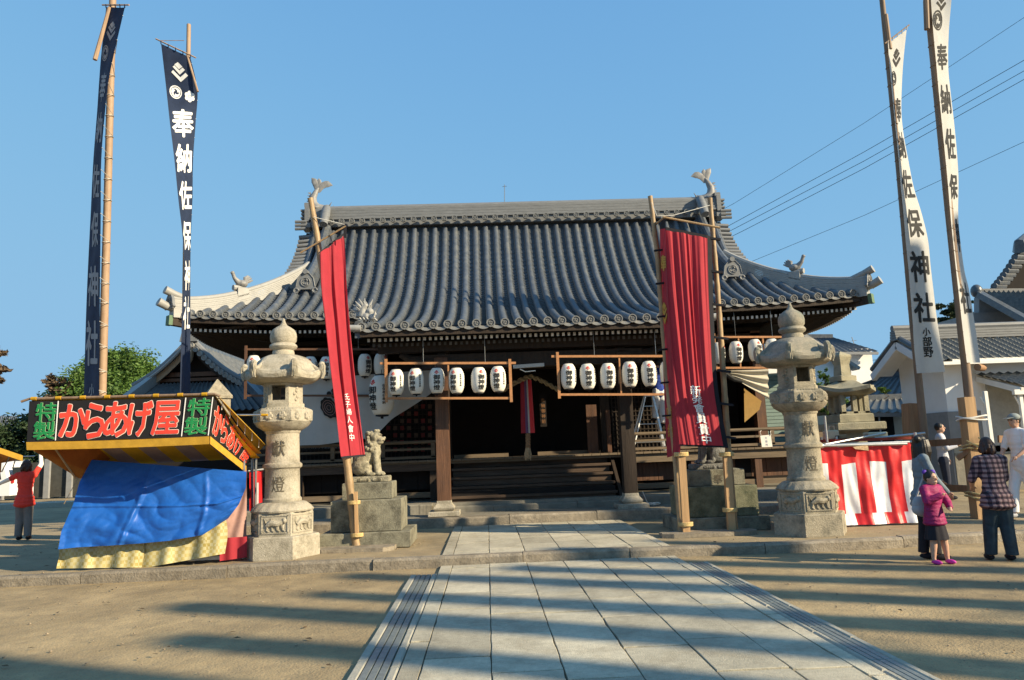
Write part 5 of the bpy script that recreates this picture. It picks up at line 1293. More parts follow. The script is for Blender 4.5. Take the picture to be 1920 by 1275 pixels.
# ---------------------------------------------------------------- people
def person(base, h, face, label, look, arms, legs=None, lean=0, shirt=None, trousers=None, shoes=None, hair=None, hairstyle='short', skirt=None, sleeve=1.0, bag=None, cap=None, bulk=1.0, headturn=0, coat=0):
    'base: ground point; face: heading in degrees (0 looks along -y, 90 along +x); arms: two lists of elbow, wrist offsets from the shoulder, in body space (x right, y forward, z up), unit = height'
    T = empty('person', tuple(base), label, 'person'); T['_w'] = tuple(base)
    A = R(face); B = Vector(base)
    fw = V(sin(A), -cos(A), 0); rt = V(-cos(A), -sin(A), 0)     # forward, the figure's right hand
    def q(x, y, z): return B+rt*(x*h)+fw*((y+lean*max(0, z-.5))*h)+V(0, 0, z*h)
    legs = legs or [(.052, 0, 0), (.052, 0, 0)]
    body = MB(); sh = MB(); tr = MB(); so_ = MB(); r = lambda k: k*h*bulk
    hipz = .50; shz = .815
    # torso
    def torso(mb, g):
        for (z0, a0, b0), (z1, a1, b1) in zip([(.47, .085, .062), (.54, .088, .064), (.62, .074, .055), (.72, .088, .064), (.79, .092, .058)], [(.54, .088, .064), (.62, .074, .055), (.72, .088, .064), (.79, .092, .058), (.83, .055, .045)]):
            for t in (0, .5): z = lerp(z0, z1, t); a = lerp(a0, a1, t); b = lerp(b0, b1, t); mb.ball(q(0, 0, z), (r(a)+g, r(b)+g, .055*h+g*.4), 14, 8, Matrix.Rotation(A, 3, 'Z'))
    torso(body, 0); look_loose = hairstyle in ('plaid', 'bob', 'long')
    body.cap(q(0, 0, .80), q(0, .005, .88), r(.032), r(.030))
    hc = q(0, .012, .93); HM = Matrix.Rotation(A+R(headturn), 3, 'Z'); hf = HM @ V(0, -1, 0); hr_ = HM @ V(-1, 0, 0)
    hk = h*(1.0 if h > 1.3 else 1.22)
    body.ball(hc, (.044*hk, .054*hk, .062*hk), 14, 10, HM); body.ball(hc+hf*.018*hk-V(0, 0, .030*hk), (.033*hk, .036*hk, .036*hk), 12, 8, HM)
    body.tube([hc+hf*.050*hk+V(0, 0, .008*hk), hc+hf*.064*hk-V(0, 0, .012*hk)], [.006*hk, .011*hk], 6); body.ball(hc+hf*.052*hk-V(0, 0, .034*hk), (.014*hk, .008*hk, .006*hk), 8, 4, HM)
    for s in (-1, 1): body.ball(hc+hr_*s*.044*hk-V(0, 0, .004*hk), (.006*hk, .012*hk, .018*hk), 6, 5, HM)
    hands = []
    for i, s in enumerate((1, -1)):
        S0 = q(s*.095, 0, shz-.01); el, wr = arms[i]
        E = S0+(rt*s*el[0]+fw*el[1]+V(0, 0, el[2]))*h; Wp = S0+(rt*s*wr[0]+fw*wr[1]+V(0, 0, wr[2]))*h
        body.cap(q(s*.05, 0, shz), S0, r(.036), r(.034)); body.cap(S0, E, r(.029), r(.023)); body.cap(E, Wp, r(.023), r(.015))
        d = (Wp-E).normalized(); hd = Wp+d*.028*h; body.ball(hd, (.020*h, .020*h, .020*h), 8, 6)
        pr = d.cross(V(.2, .3, 1)).normalized()
        for k in range(4):
            b0 = hd+pr*(k-1.5)*.0095*h+d*.012*h; L = (.030, .036, .034, .026)[k]*h; c1 = b0+d*L*.6-V(0, 0, .004*h); c2 = b0+d*L-V(0, 0, .010*h); body.tube([b0, c1, c2], [.0058*h, .0052*h, .004*h], 6)
        body.tube([Wp+pr*.018*h+d*.01*h, Wp+pr*.030*h+d*.028*h, Wp+pr*.028*h+d*.044*h], [.007*h, .006*h, .0045*h], 6)
        if shirt:
            g = .006*h+coat*h
            sh.cap(q(s*.04, 0, shz), S0, r(.036)+g, r(.036)+g); Es = lerp(S0, E, min(1, sleeve*2)); sh.cap(S0, Es, r(.031)+g, r(.026)+g)
            if sleeve > .5: sh.cap(E, lerp(E, Wp, (sleeve-.5)*2), r(.024)+g, r(.018)+g)
        hands.append(hd)
    for i, s in enumerate((1, -1)):
        lx, ly, lift_ = legs[i]; Hh = q(s*.045, 0, hipz-.02); F_ = B+rt*(s*lx*h)+fw*(ly*h)+V(0, 0, (.045+lift_)*h); K = lerp(Hh, F_, .48)+fw*.012*h
        K = K+fw*(.03*h*abs(ly)*4)
        body.cap(Hh, K, r(.052), r(.034)); body.cap(K, lerp(K, F_, .35), r(.034), r(.034)); body.cap(lerp(K, F_, .35), F_, r(.034), r(.020))
        body.ball(F_+fw*.035*h-V(0, 0, .022*h), (.024*h, .062*h, .022*h), 10, 6, Matrix.Rotation(A, 3, 'Z'))
        if trousers: 
            g = .008*h; tr.cap(q(s*.04, 0, hipz+.02), Hh, r(.056)+g, r(.056)+g); tr.cap(Hh, K, r(.053)+g, r(.040)+g)
            le = trousers[1] if len(trousers) > 1 else .97
            if le > .5: Fe = lerp(K, F_, (le-.5)*2); tr.tube([K, Fe, Fe-V(0, 0, .012*h)], [r(.040)+g, r(.034)+g, r(.036)+g], 14)
        if shoes: so_.ball(F_+fw*.038*h-V(0, 0, .025*h), (.031*h, .072*h, .026*h), 12, 7, Matrix.Rotation(A, 3, 'Z'))
    bo = body.build('body', m_skin, T, remesh=.0095 if h > 1.3 else .0085, sm=1)
    if shirt:
        torso(sh, .008*h+coat*h)
        if coat or hairstyle == 'plaid' or trousers and look_loose: 
            for z, a in ((.52, .096), (.48, .104), (.44, .110)): sh.ball(q(0, 0, z), (r(a)+.014*h, r(a*.80)+.018*h, .045*h), 14, 6, Matrix.Rotation(A, 3, 'Z'))
        sh.build('shirt' if not coat else 'jacket', shirt, T, remesh=.011, sm=7)
    if trousers:
        tr.ball(q(0, 0, .50), (r(.092), r(.072), .055*h), 14, 8, Matrix.Rotation(A, 3, 'Z')); tr.build('trousers', trousers[0], T, remesh=.011, sm=2)
    if skirt:
        pr = [(.080, .52), (.090, .44), (.118, skirt[1]+.02), (.118, skirt[1])]; mb = MB(); vs = []; N = 40
        for rr, z in pr:
            for k in range(N): a = 2*pi*k/N; w = 1+(.05*sin(a*9) if z < .5 else 0); vs.append(q(rr*cos(a)*w*bulk, rr*.8*sin(a)*w*bulk, z))
        mb.add(vs, [(i*N+k, i*N+(k+1) % N, (i+1)*N+(k+1) % N, (i+1)*N+k) for i in range(3) for k in range(N)]); mb.build('skirt', skirt[0], T, smooth=2)
    if shoes: so_.build('shoes', shoes, T, smooth=2)
    # face
    mb = MB()
    for s in (-1, 1): mb.ball(hc+hf*.0505*hk+hr_*s*.019*hk+V(0, 0, .004*hk), (.0075*hk, .005*hk, .0045*hk), 6, 4, HM)
    mb.build('eyes', m_hair, T); mb = MB()
    for s in (-1, 1): mb.tube([hc+hf*.050*hk+hr_*s*.010*hk+V(0, 0, .016*hk), hc+hf*.046*hk+hr_*s*.029*hk+V(0, 0, .016*hk)], .0028*hk, 5)
    mb.build('eyebrows', m_hair, T)
    if hair:
        mb = MB()
        mb.ball(hc-hf*.012*hk+V(0, 0, .014*hk), (.052*hk, .056*hk, .060*hk), 16, 10, HM)
        if hairstyle == 'long':
            for k in range(8): t = k/7; mb.ball(hc-hf*(.030+.018*sin(t*3))*hk-V(0, 0, (.02+.20*t)*hk), ((.056-.012*t)*hk, (.042-.018*t)*hk, .045*hk), 12, 7, HM)
            for k in range(13):
                a = lerp(-1.9, 1.9, k/12); d = (-hf)*cos(a)+hr_*sin(a); s0 = hc+d*.045*hk+V(0, 0, .03*hk); L = .24 if abs(a) < 1.4 else .17
                mb.tube([s0, s0+d*.012*hk-V(0, 0, .06*hk), s0+d*.016*hk-V(0, 0, L*.6*hk), s0+d*.006*hk-V(0, 0, L*hk)], [.02*hk, .024*hk, .022*hk, .008*hk], 7)
            mb.ball(hc-hf*.055*hk+hr_*.03*hk+V(0, 0, .035*hk), .03*hk, 8, 6)
        elif hairstyle == 'bob' or hairstyle == 'plaid':
            mb.ball(hc-hf*.020*hk-V(0, 0, .020*hk), (.060*hk, .052*hk, .068*hk), 14, 9, HM); rh = random.Random(3)
            for k in range(46):
                a = rh.uniform(-2.0, 2.0); e = rh.uniform(-.3, 1.2); d = ((-hf)*cos(a)+hr_*sin(a))*cos(e)+V(0, 0, sin(e)); s0 = hc-hf*.015*hk-V(0, 0, .012*hk)+V(d.x*.054, d.y*.054, d.z*.070)*hk; mb.tube([s0, s0+d*.006*hk-V(0, 0, .030*hk), s0-V(0, 0, .055*hk)], [.010*hk, .012*hk, .003*hk], 5)
            for k in range(11):
                a = lerp(-1.5, 1.5, k/10); d = (-hf)*cos(a)+hr_*sin(a); s0 = hc-hf*.01*hk+d*.040*hk
                mb.tube([s0, s0-V(0, 0, .045*hk), s0-d*.014*hk-V(0, 0, (.082+.01*(k % 3))*hk)], [.012*hk, .013*hk, .005*hk], 6)
        elif hairstyle == 'tied': mb.ball(hc+V(0, 0, .062*hk)-hf*.02*hk, .022*hk, 8, 6)
        o = mb.build('hair', hair, T, remesh=.007, sm=0)
    if cap:
        mb = MB(); mb.ball(hc+V(0, 0, .030*hk)-hf*.004*hk, (.054*hk, .060*hk, .044*hk), 16, 8, HM); mb.slab([hc+hf*.045*hk+hr_*s_*.045*hk+V(0, 0, .026*hk) for s_ in (-1,)]+[hc+hf*.105*hk+hr_*x*hk+V(0, 0, .018*hk) for x in (-.028, .028)]+[hc+hf*.045*hk+hr_*.045*hk+V(0, 0, .026*hk)], (0, 0, .006*hk)); mb.build('cap', cap, T, smooth=True)
    return T, q, hands, hc
m_plaid = mat('plaid_cloth', (.20, .12, .12), .9, .1, 4, .8, 10)
n = m_plaid.node_tree; b = [x for x in n.nodes if x.type == 'BSDF_PRINCIPLED'][0]; tc = n.nodes.new('ShaderNodeTexCoord')
prev = None
for ax in ('X', 'Z'):
    w = n.nodes.new('ShaderNodeTexWave'); w.wave_type = 'BANDS'; w.bands_direction = ax; w.inputs['Scale'].default_value = 5.2; w.inputs['Distortion'].default_value = .6; n.links.new(tc.outputs['Object'], w.inputs['Vector'])
    mr = n.nodes.new('ShaderNodeMapRange'); mr.inputs['From Min'].default_value = .45; mr.inputs['From Max'].default_value = .65; n.links.new(w.outputs['Fac'], mr.inputs[0])
    if prev is None: prev = mr
    else:
        ad = n.nodes.new('ShaderNodeMath'); ad.operation = 'ADD'; n.links.new(prev.outputs[0], ad.inputs[0]); n.links.new(mr.outputs[0], ad.inputs[1])
        cr = n.nodes.new('ShaderNodeValToRGB'); cr.color_ramp.elements[0].color = (.28, .19, .19, 1); cr.color_ramp.elements[1].color = (.02, .014, .022, 1); dv = n.nodes.new('ShaderNodeMath'); dv.operation = 'MULTIPLY'; dv.inputs[1].default_value = .5
        e = cr.color_ramp.elements.new(.5); e.color = (.085, .05, .065, 1); n.links.new(ad.outputs[0], dv.inputs[0]); n.links.new(dv.outputs[0], cr.inputs[0]); n.links.new(cr.outputs[0], b.inputs['Base Color'])
m_denim = mat('dark_denim', (.022, .042, .058), .85, .4, 9, .8, 9)
m_mag = mat('magenta_quilt', (.26, .006, .085), .65, .25, 9, .8, 12, stretch=(1, 1, 2.5))
m_gcard = mat('grey_blue_knit', (.15, .19, .225), .9, .15, 20, .7, 10)
m_gvest = mat('grey_vest', (.20, .18, .19), .9, .1, 20, .1)
m_blackc = mat('black_garment', (.015, .014, .02), .9, .2)
DN = ((.04, .02, -.15), (.05, .06, -.29))
g_ = lambda px, py: (lambda r: V(r.x, r.y, 0))(None) if False else None
def gp(px, py, z=0):
    r = MC @ Vector(((px-960)/F, -(py-637.5)/F, -1)); t = (z-1.55)/r.z; return V(r.x*t, r.y*t, z)
# woman in the checked shirt, seen from behind
bp = gp(1884, 1050, -.012)
T, q, hd, hc = person(bp, 1.50, 172, 'woman with brown hair in a plaid shirt and jeans, her back to us', None, [((.03, .05, -.15), (-.05, .14, -.20)), ((.05, .03, -.15), (.0, .15, -.22))], [(.065, .0, 0), (.075, .05, 0)], lean=.12, shirt=m_plaid, trousers=(m_denim, .99), shoes=m_blackc, hair=m_hairb, hairstyle='plaid', sleeve=.55, bulk=1.16, headturn=-15)
# tall woman with long hair and the child
bp = gp(1744, 1048, -.012)
T, q, hd, hc = person(bp, 1.56, 75, 'woman with long black hair and grey knit sleeves standing behind the child', None, [((.02, .05, -.15), (-.03, .15, -.27)), ((.03, .0, -.15), (.02, .14, -.19))], [(.04, .04, 0), (.05, -.03, 0)], lean=.05, shirt=m_gcard, trousers=(m_blackc, .97), shoes=m_blackc, hair=m_hair, hairstyle='long', bulk=.98, headturn=20)
mb = MB(); c = q(.10, -.03, .44); mb.ball(c, (.15, .07, .13), 14, 8); mb.ball(c+V(0, 0, -.05), (.16, .08, .10), 12, 8); o = tag(mb.build('shoulder_bag', mat('grey_bag', (.36, .36, .38), .8, .1, 8, .2), smooth=True), 'pale grey shoulder bag hanging at the hip of the long-haired woman', 'bag')
mb = MB(); mb.tube([c+V(-.08, 0, .1), q(.10, -.02, .65), q(.06, 0, .83), q(.11, .03, .62), c+V(.1, 0, .08)], .012, 6); mb.build('strap', mat('grey_bag', None), o, smooth=True)
bp = gp(1762, 1056, -.012)
T, q, hd, hc = person(bp, 1.10, 15, 'small girl in a magenta quilted jacket and pink shoes in front of the long-haired woman', None, [((.05, .07, -.12), (-.06, .15, -.06)), ((.06, .05, -.14), (.0, .13, -.19))], [(.075, .0, 0), (.085, .03, 0)], shirt=m_mag, shoes=mat('pink_shoes', (.55, .03, .32), .5), hair=m_hair, hairstyle='tied', skirt=(m_blackc, .26), coat=.012, bulk=1.12, headturn=8)
mb = MB()
for s in (-1, 1): mb.ball(hc+V(s*.05, .03, .075), (.035, .03, .03), 8, 6)
mb.build('hair_bow', mat('violet_bow', (.10, .03, .35), .6), T, smooth=True)
# man in a grey-white shirt beyond the posts
bp = gp(1769, 925, .12); bp = V(P(1769, 860, 16.5).x, 16.5, .12)
person(bp, 1.68, 60, 'man with short dark hair in a pale striped shirt standing beyond the timber posts', None, [((.03, .06, -.15), (-.04, .17, -.12)), DN], shirt=mat('pale_shirt', (.45, .46, .52), .9, .15, 30, .05, stretch=(8, 8, .3)), trousers=(mat('navy_trousers', (.02, .025, .045), .9), .97), shoes=m_blackc, hair=m_hair, hairstyle='short', sleeve=1.0, lean=-.03)
# man in white with a cap, at the right edge
bp = V(P(1918, 900, 12.6).x, 12.6, .11)
person(bp, 1.74, -78, 'man in a white uniform and grey cap walking at the right edge of the yard', None, [((.03, .05, -.15), (-.05, .17, -.21)), ((.04, .05, -.15), (.02, .16, -.22))], [(.05, .10, .0), (.05, -.12, .01)], shirt=mat('white_shirt', (.72, .72, .74), .9, .04, 6, .8, 9), trousers=(mat('white_trousers', (.68, .68, .70), .9, .04, 6, .8, 9), .97), shoes=mat('grey_shoes', (.3, .32, .36), .7), hair=m_hair, cap=mat('grey_cap', (.22, .25, .25), .8), sleeve=.45)
mb = MB()
# person in red at the left with raised arms
bp = gp(42, 1012, .12)
T, q, hd, hc = person(bp, 1.62, 190, 'person in a red shirt reaching up to the far left awning', None, [((.06, .04, .13), (.03, .08, .27)), ((.13, .06, -.05), (.23, .10, -.09))], [(.055, .0, 0), (.06, .02, 0)], shirt=mat('red_tshirt', (.70, .05, .035), .85, .1, 6, .8, 9), trousers=(mat('grey_trousers', (.17, .155, .15), .9, .15, 6, .8, 9), .98), shoes=m_blackc, hair=m_hairb, hairstyle='bob', sleeve=.35, bulk=1.05)
mb = MB()
for i, s in enumerate((1, -1)):
    el = [(.06, .04, .13), (.13, .06, -.05)][i]; wr = [(.03, .08, .27), (.23, .10, -.09)][i]; S0 = q(s*.095, 0, .805); A_ = R(190); fw = V(sin(A_), -cos(A_), 0); rt = V(-cos(A_), -sin(A_), 0)
    E_ = S0+(rt*s*el[0]+fw*el[1]+V(0, 0, el[2]))*1.62; W_ = S0+(rt*s*wr[0]+fw*wr[1]+V(0, 0, wr[2]))*1.62; mb.cap(lerp(S0, E_, .5), E_, .055, .046); mb.cap(E_, W_, .046, .034)
mb.build('white_sleeve', m_white, T, remesh=.012, sm=1)
# worker in blue by the ladder, mostly behind the banners
bp = V(P(1236, 800, 18.25).x+.05, 18.25, ZF+.62)
person(bp, 1.66, 200, 'worker in a blue jacket and white trousers climbing the aluminium stepladder on the veranda', None, [((.04, .08, .08), (.0, .16, .15)), ((.05, .07, .04), (.0, .15, .14))], [(.05, .02, 0), (.06, .06, .08)], shirt=mat('blue_jacket', (.01, .04, .26), .8), trousers=(mat('white_trousers', None), .97), shoes=m_blackc, hair=m_hair)

# stepladder
lad = empty('stepladder', tuple(P(1218, 845, 18.0)), 'aluminium stepladder standing open on the veranda right of the steps', 'ladder')
tp = P(1213, 742, 18.1); zf = ZF+.03
for k, (px, Yb) in enumerate(((1186, 17.85), (1248, 17.85), (1180, 18.5), (1243, 18.5))):
    b_ = P(px, 842, Yb); b_.z = zf; mb = MB(); mb.bar(b_, V(tp.x+(-.05 if k % 2 == 0 else .14), lerp(tp.y, Yb, .1), tp.z), .045, .03); mb.build('rail', m_alu, lad)
L0 = P(1186, 842, 17.85); L0.z = zf; L1 = P(1248, 842, 17.85); L1.z = zf
for i in range(1, 6):
    t = i/6.2; a_ = lerp(L0, V(tp.x-.05, tp.y, tp.z), t); b_ = lerp(L1, V(tp.x+.14, tp.y, tp.z), t)
    if i in (2, 4): continue
    mb = MB(); mb.bar(a_, b_, .05, .02); mb.build('rung', m_steel, lad)
mb = MB(); mb.box(tp+V(.045, 0, .0), (.26, .14, .03)); mb.build('top_plate', m_steel, lad)
# paper notice on the railing
a_ = P(1437, 828, 17.42); mb = MB(); mb.box(a_, (.25, .006, .30), ry=-.06); o = tag(mb.build('paper_notice', m_white), 'white paper notice with three characters tied to the right veranda railing', 'notice')
mb = MB()
for i, ch in enumerate('大祓所'): put(mb, glyph(ch, .0), flat(a_+V(-.005+i*.004, -.006, .085-.08*i), (.06, 0, 0), (0, 0, .06)))
mb.build('lettering', mat('blue_ink', (.12, .16, .3), .8), o)
mb = MB()
for px in (1427, 1446): mb.tube([P(px, 816, 17.40), P(px-2, 810, 17.42), P(px+1, 806, 17.5)], .006, 5)
mb.build('string', m_string, o)
# rope and twigs lying at the right pillar
mb = MB(); c = P(1218, 958, 15.9); rnd = random.Random(5)
for k in range(7): mb.tube([c+V(rnd.uniform(-.25, .25), rnd.uniform(-.1, .1), rnd.uniform(0, .04)) for _ in range(4)], .010, 5)
mb.tube([c+V(-.02, 0, 0), c+V(-.12, 0, .28)], .010, 5)
for v_ in range(0): pass
o = tag(mb.build('loose_rope', m_string), 'loose heap of pale rope lying beside the base of the right porch pillar', 'rope')
zmin = min(v.co.z for v in o.data.vertices); o.location.z = .30-zmin

# ---------------------------------------------------------------- food stall
ST = empty('food_stall', (-4.9, 11.8, .12), 'festival food stall with a black sign banner, yellow awning and blue tarpaulin front', 'food stall')
YA = 10.35; YB_ = 11.75
A1, A2, A3, A4 = P(55, 752, YA), P(402, 743, YA), P(393, 818, YA), P(50, 829, YA)      # front banner corners
S2, S3 = P(491, 838, YB_), P(461, 880, YB_)                                            # back end of the right side banner (top, bottom)
def quad(a, b, c, d, u, v): return lerp(lerp(a, b, u), lerp(d, c, u), v)
mb = MB(); mb.grid(lambda u, v: quad(A1, A2, A3, A4, u, v)+V(0, -.012*sin(u*17)*v, -.012*sin(pi*u)*(1-v)), 30, 6); fb = mb.build('sign_banner', m_stallb, ST, smooth=2)
sb3 = P(470, 830, YB_); 
mb = MB(); mb.grid(lambda u, v: quad(A2, P(480, 850, YB_), P(461, 874, YB_), A3, u, v)+V(0, 0, .05*sin(pi*u)*(v-.3)*0), 16, 6); sbn = mb.build('side_banner', m_stallb, ST, smooth=2)
def word(par, quadf, items, off, sp=False):
    for m_, bold, dd in ((m_txp, .050, 0), (m_txr, .030, 1)):
        for ch, u0, v0, wu, hv, green in items:
            mm = m_ if not green else ((m_txg2, m_txg)[dd]); bb = bold*(.6 if green else 1)
            bb = bb*(.8 if ch == '屋' else 1); mb = MB(); put(mb, glyph(ch, bb, 3), lambda x, y: quadf(u0+x*wu, v0-y*hv)+off*(1+1.0*dd), off.normalized()); mb.build('lettering', mm, par)
word(fb, lambda u, v: quad(A1, A2, A3, A4, u, v)+V(0, -.012*sin(u*17)*v, -.012*sin(pi*u)*(1-v)), [('特', .10, .27, .12, .46, 1), ('製', .095, .73, .12, .46, 1), ('か', .243, .5, .145, .88, 0), ('ら', .363, .52, .14, .90, 0), ('あ', .480, .5, .14, .90, 0), ('げ', .608, .5, .135, .90, 0), ('屋', .750, .5, .155, .92, 0), ('特', .925, .26, .125, .46, 1), ('製', .92, .73, .125, .46, 1)], V(0, -.006, 0))
word(sbn, lambda u, v: quad(A2, P(480, 850, YB_), P(461, 874, YB_), A3, u, v), [('か', .12, .5, .18, .85, 0), ('ら', .29, .5, .17, .85, 0), ('あ', .46, .5, .17, .88, 0), ('げ', .65, .5, .165, .88, 0), ('屋', .85, .5, .18, .92, 0)], V(.006, -.002, 0))
mb = MB()
for u in (.16, .848, .995): mb.bar(quad(A1, A2, A3, A4, u, .02)+V(0, -.02, 0), quad(A1, A2, A3, A4, u, .98)+V(0, -.02, 0), .012, .004)
mb.build('white_line', m_inkw, fb)
mb = MB(); mb.grid(lambda u, v: quad(A4, A3, A3+V(0, 0, -.105), A4+V(0, 0, -.105), u, v)+V(0, -.01+.02*v, -.012*sin(u*pi)), 20, 2); mb.build('yellow_fringe', m_yel, ST, smooth=2)
S3b = P(461, 874, YB_)
mb = MB(); mb.grid(lambda u, v: quad(A3, S3b, S3b+V(0, 0, -.10), A3+V(0, 0, -.105), u, v)+V(.01, 0, 0), 14, 2); mb.build('yellow_fringe', m_yel, ST, smooth=2)
# roof flap above the side banner (yellow strip) and roof sheet
Z1, Z2 = P(406, 742, YA), P(494, 836, YB_)
mb = MB(); mb.grid(lambda u, v: quad(A2, Z2, P(481, 850, YB_), A2+V(.0, 0, -.0), u, v)+V(.03, -.01, .02), 10, 1)
mb.grid(lambda u, v: lerp(A2+V(0, 0, .02), P(492, 832, YB_), u)+V(lerp(.02, .15, v), lerp(0, .1, v), lerp(.02, -.16, v)), 14, 3); mb.build('yellow_roof_edge', mat('ochre_vinyl', (.52, .30, .03), .55, .2, 6, .2), ST, smooth=2)
BL = V(A1.x+.1, YB_+.5, 2.02); BR = V(P(491, 838, YB_).x, YB_+.5, 2.02)
def rf(u, v): p = quad(A1+V(0, .01, .03), A2+V(0, .01, .03), P(491, 838, YB_)+V(0, 0, -.10), V(A1.x+.35, YB_, P(491, 838, YB_).z-.12), u, v); p.z -= .05*sin(pi*v); return p
mb = MB(); mb.grid(rf, 12, 10); mb.build('roof_sheet', mat('ochre_vinyl', None), ST, smooth=2)
for k in range(9):
    u0, u1 = k/9, (k+1)/9
    mb = MB(); mb.grid(lambda u, v: rf(lerp(u0, u1, u)*.98+.01, v*.97+.02)+V(0, .01, -.075), 3, 10); mb.build('lining_stripe', m_yst if k % 2 == 0 else m_mauve, ST, smooth=2)
# orange inner skirt on the left
I1, I2, I3 = A4+V(.01, .02, -.07), P(148, 897, 11.1), P(190, 838, YB_)
mb = MB(); mb.grid(lambda u, v: quad(I1, P(230, 836, 11.6), P(172, 895, 11.5), I2, u, v), 10, 8); mb.grid(lambda u, v: quad(A1+V(.0, .02, 0), V(A1.x+.3, YB_, 1.75), V(A1.x+.45, YB_-.1, 1.35), I1, u, v), 10, 6); mb.build('orange_lining', m_org, ST, smooth=2)
mb = MB(); mb.tube([P(104, 842, 10.6), P(142, 897, 11.05)], .014, 6); mb.tube([P(146, 896, 11.1), P(120, 945, 11.0)], .004, 4); mb.build('prop_stick', m_bamboo, ST)
# tubes along the top with yellow clips
mb = MB(); mb.tube([P(40, 753, YA), A1+V(0, 0, .03), A2+V(0, 0, .03), P(412, 743, YA)], .018, 8); mb.build('top_bar', m_poled, ST)
for i in range(8):
    p = lerp(A1, A2, (i+.2)/7.6)+V(0, -.01, .032); mb = MB(); mb.tube([p-V(.035, 0, 0), p+V(.035, 0, 0)], .024, 8); mb.build('yellow_clip', m_yst, ST)
mb = MB(); mb.tube([P(436, 778, 11.0), P(500, 778, 11.0)], .014, 6); mb.build('side_bar', m_steel, ST); mb = MB(); mb.tube([P(490, 778, 11.0), P(502, 778, 11.0)], .02, 6); mb.build('yellow_clip', m_yst, ST)
for i in range(6):
    p = lerp(A2, P(492, 836, YB_), (i+.7)/6.5)+V(.03, -.02, .03); mb = MB(); mb.tube([p, p+V(.01, -.01, -.06), p+V(0, 0, -.14)], .006, 4); mb.build('tie_string', m_string, ST)
# frame legs and counter
for px, Yl in ((182, 11.45), (458, 11.6), (200, 12.6), (480, 12.4)):
    t_ = P(px, 850, Yl); mb = MB(); mb.tube([V(t_.x, Yl, .11), V(t_.x, Yl, 1.95)], .02, 8); mb.build('frame_leg', m_steel, ST)
mb = MB(); mb.box((-4.95, 11.85, .75), (2.0, .6, .05)); mb.box((-4.95, 12.3, .95), (2.1, .05, 1.6)); mb.build('counter', m_black, ST)
# blue tarpaulin
tpL = [(180, 862), (172, 890), (160, 925), (146, 955), (128, 990), (112, 1010), (110, 1030)]
def tarp(u, v):
    py0 = lerp(862, 884, u); L = (interp([0, .25, .5, .8, 1], [172, 149, 137, 115, 109], v)); Rr = interp([0, .35, .7, 1], [462, 461, 448, 428], v)
    px = lerp(L, Rr, u); yb = interp([0, .12, .3, .48, .65, .85, 1], [1030, 1026, 1023, 1019, 1014, 1003, 972], u)
    py = lerp(py0+16*sin(pi*u)*0, yb, v); Y = 11.22-.34*v*(1-u)**1.3*1.0+.06*sin(u*5+1)-.05*sin(pi*v)
    nv = .03-.06*abs(mnoise.noise(V(u*3.2+v*.8, v*2.2-u, 1)))-.035*abs(mnoise.noise(V(u*7-v*3, v*4+u*2, 5)))-.012*abs(mnoise.noise(V(u*16+v*5, v*9, 9)))-.03*max(0, 1-abs(u-.40+.04*v)*40)-.02*max(0, 1-abs(u-.74-.08*v)*45)-.018*max(0, 1-abs(v-.52)*45); Y += nv*(.35+min(1, v*2))
    Y -= .05*math.exp(-((u-.42+.12*v)**2)/.0015)*v
    return P(px, py, Y)
mb = MB(); mb.grid(tarp, 150, 84); mb.build('blue_tarpaulin', m_blue, ST, smooth=2)
def ycl(a, b, yt0, yt1, yb0, yb1, Yf):
    return lambda u, v: P(lerp(a, b, u)+3*sin(v*4), lerp(lerp(yt0, yt1, u), lerp(yb0, yb1, u)+5*sin(pi*u)*0, v), Yf+.03*sin(u*14)*(v+.3)-.05*v+.02*sin(u*33))
m_print = mat('yellow_print_cloth', (.40, .30, .06), .55, .3, 4, .15, 12, col2=(.50, .43, .20))
nn = m_print.node_tree; b = [x for x in nn.nodes if x.type == 'BSDF_PRINCIPLED'][0]; old = b.inputs['Base Color'].links[0].from_socket; ck = nn.nodes.new('ShaderNodeTexChecker'); ck.inputs['Scale'].default_value = 22; tc = nn.nodes.new('ShaderNodeTexCoord'); nn.links.new(tc.outputs['Object'], ck.inputs['Vector']); mx = nn.nodes.new('ShaderNodeMix'); mx.data_type = 'RGBA'; mx.inputs['B'].default_value = (.50, .47, .30, 1); ml = nn.nodes.new('ShaderNodeMath'); ml.operation = 'MULTIPLY'; ml.inputs[1].default_value = .6; nn.links.new(ck.outputs['Fac'], ml.inputs[0]); nn.links.new(ml.outputs[0], mx.inputs['Factor']); nn.links.new(old, mx.inputs['A']); nn.links.new(mx.outputs['Result'], b.inputs['Base Color'])
for i, args in enumerate(((108, 268, 1016, 1005, 1066, 1064, 11.22), (256, 424, 1000, 975, 1068, 1038, 11.26))):
    mb = MB(); mb.grid(ycl(*args), 30, 10); mb.build('yellow_cloth', m_print, ST, smooth=2)
# pink and red cloth on the right side
mb = MB(); mb.grid(lambda u, v: P(lerp(lerp(452, 463, u), lerp(414, 462, u), v**.6 if u < .9 else v), lerp(lerp(888, 880, u), lerp(1010, 1006, u), v), lerp(11.35, 11.5, u)+.03*sin(u*9+v*5)), 16, 18); mb.build('faded_side_cloth', m_pink, ST, smooth=2)
mb = MB(); mb.grid(lambda u, v: P(lerp(412, 463, u), lerp(lerp(1009, 1006, u), lerp(1052, 1045, u), v), 11.32+.10*u+.02*sin(u*12)), 12, 6); mb.build('red_side_cloth', m_red, ST, smooth=2)
mb = MB(); mb.box((P(310, 1000, 11.5).x, 11.42, .16), (1.9, .05, .05)); mb.build('base_bar', m_steel, ST)
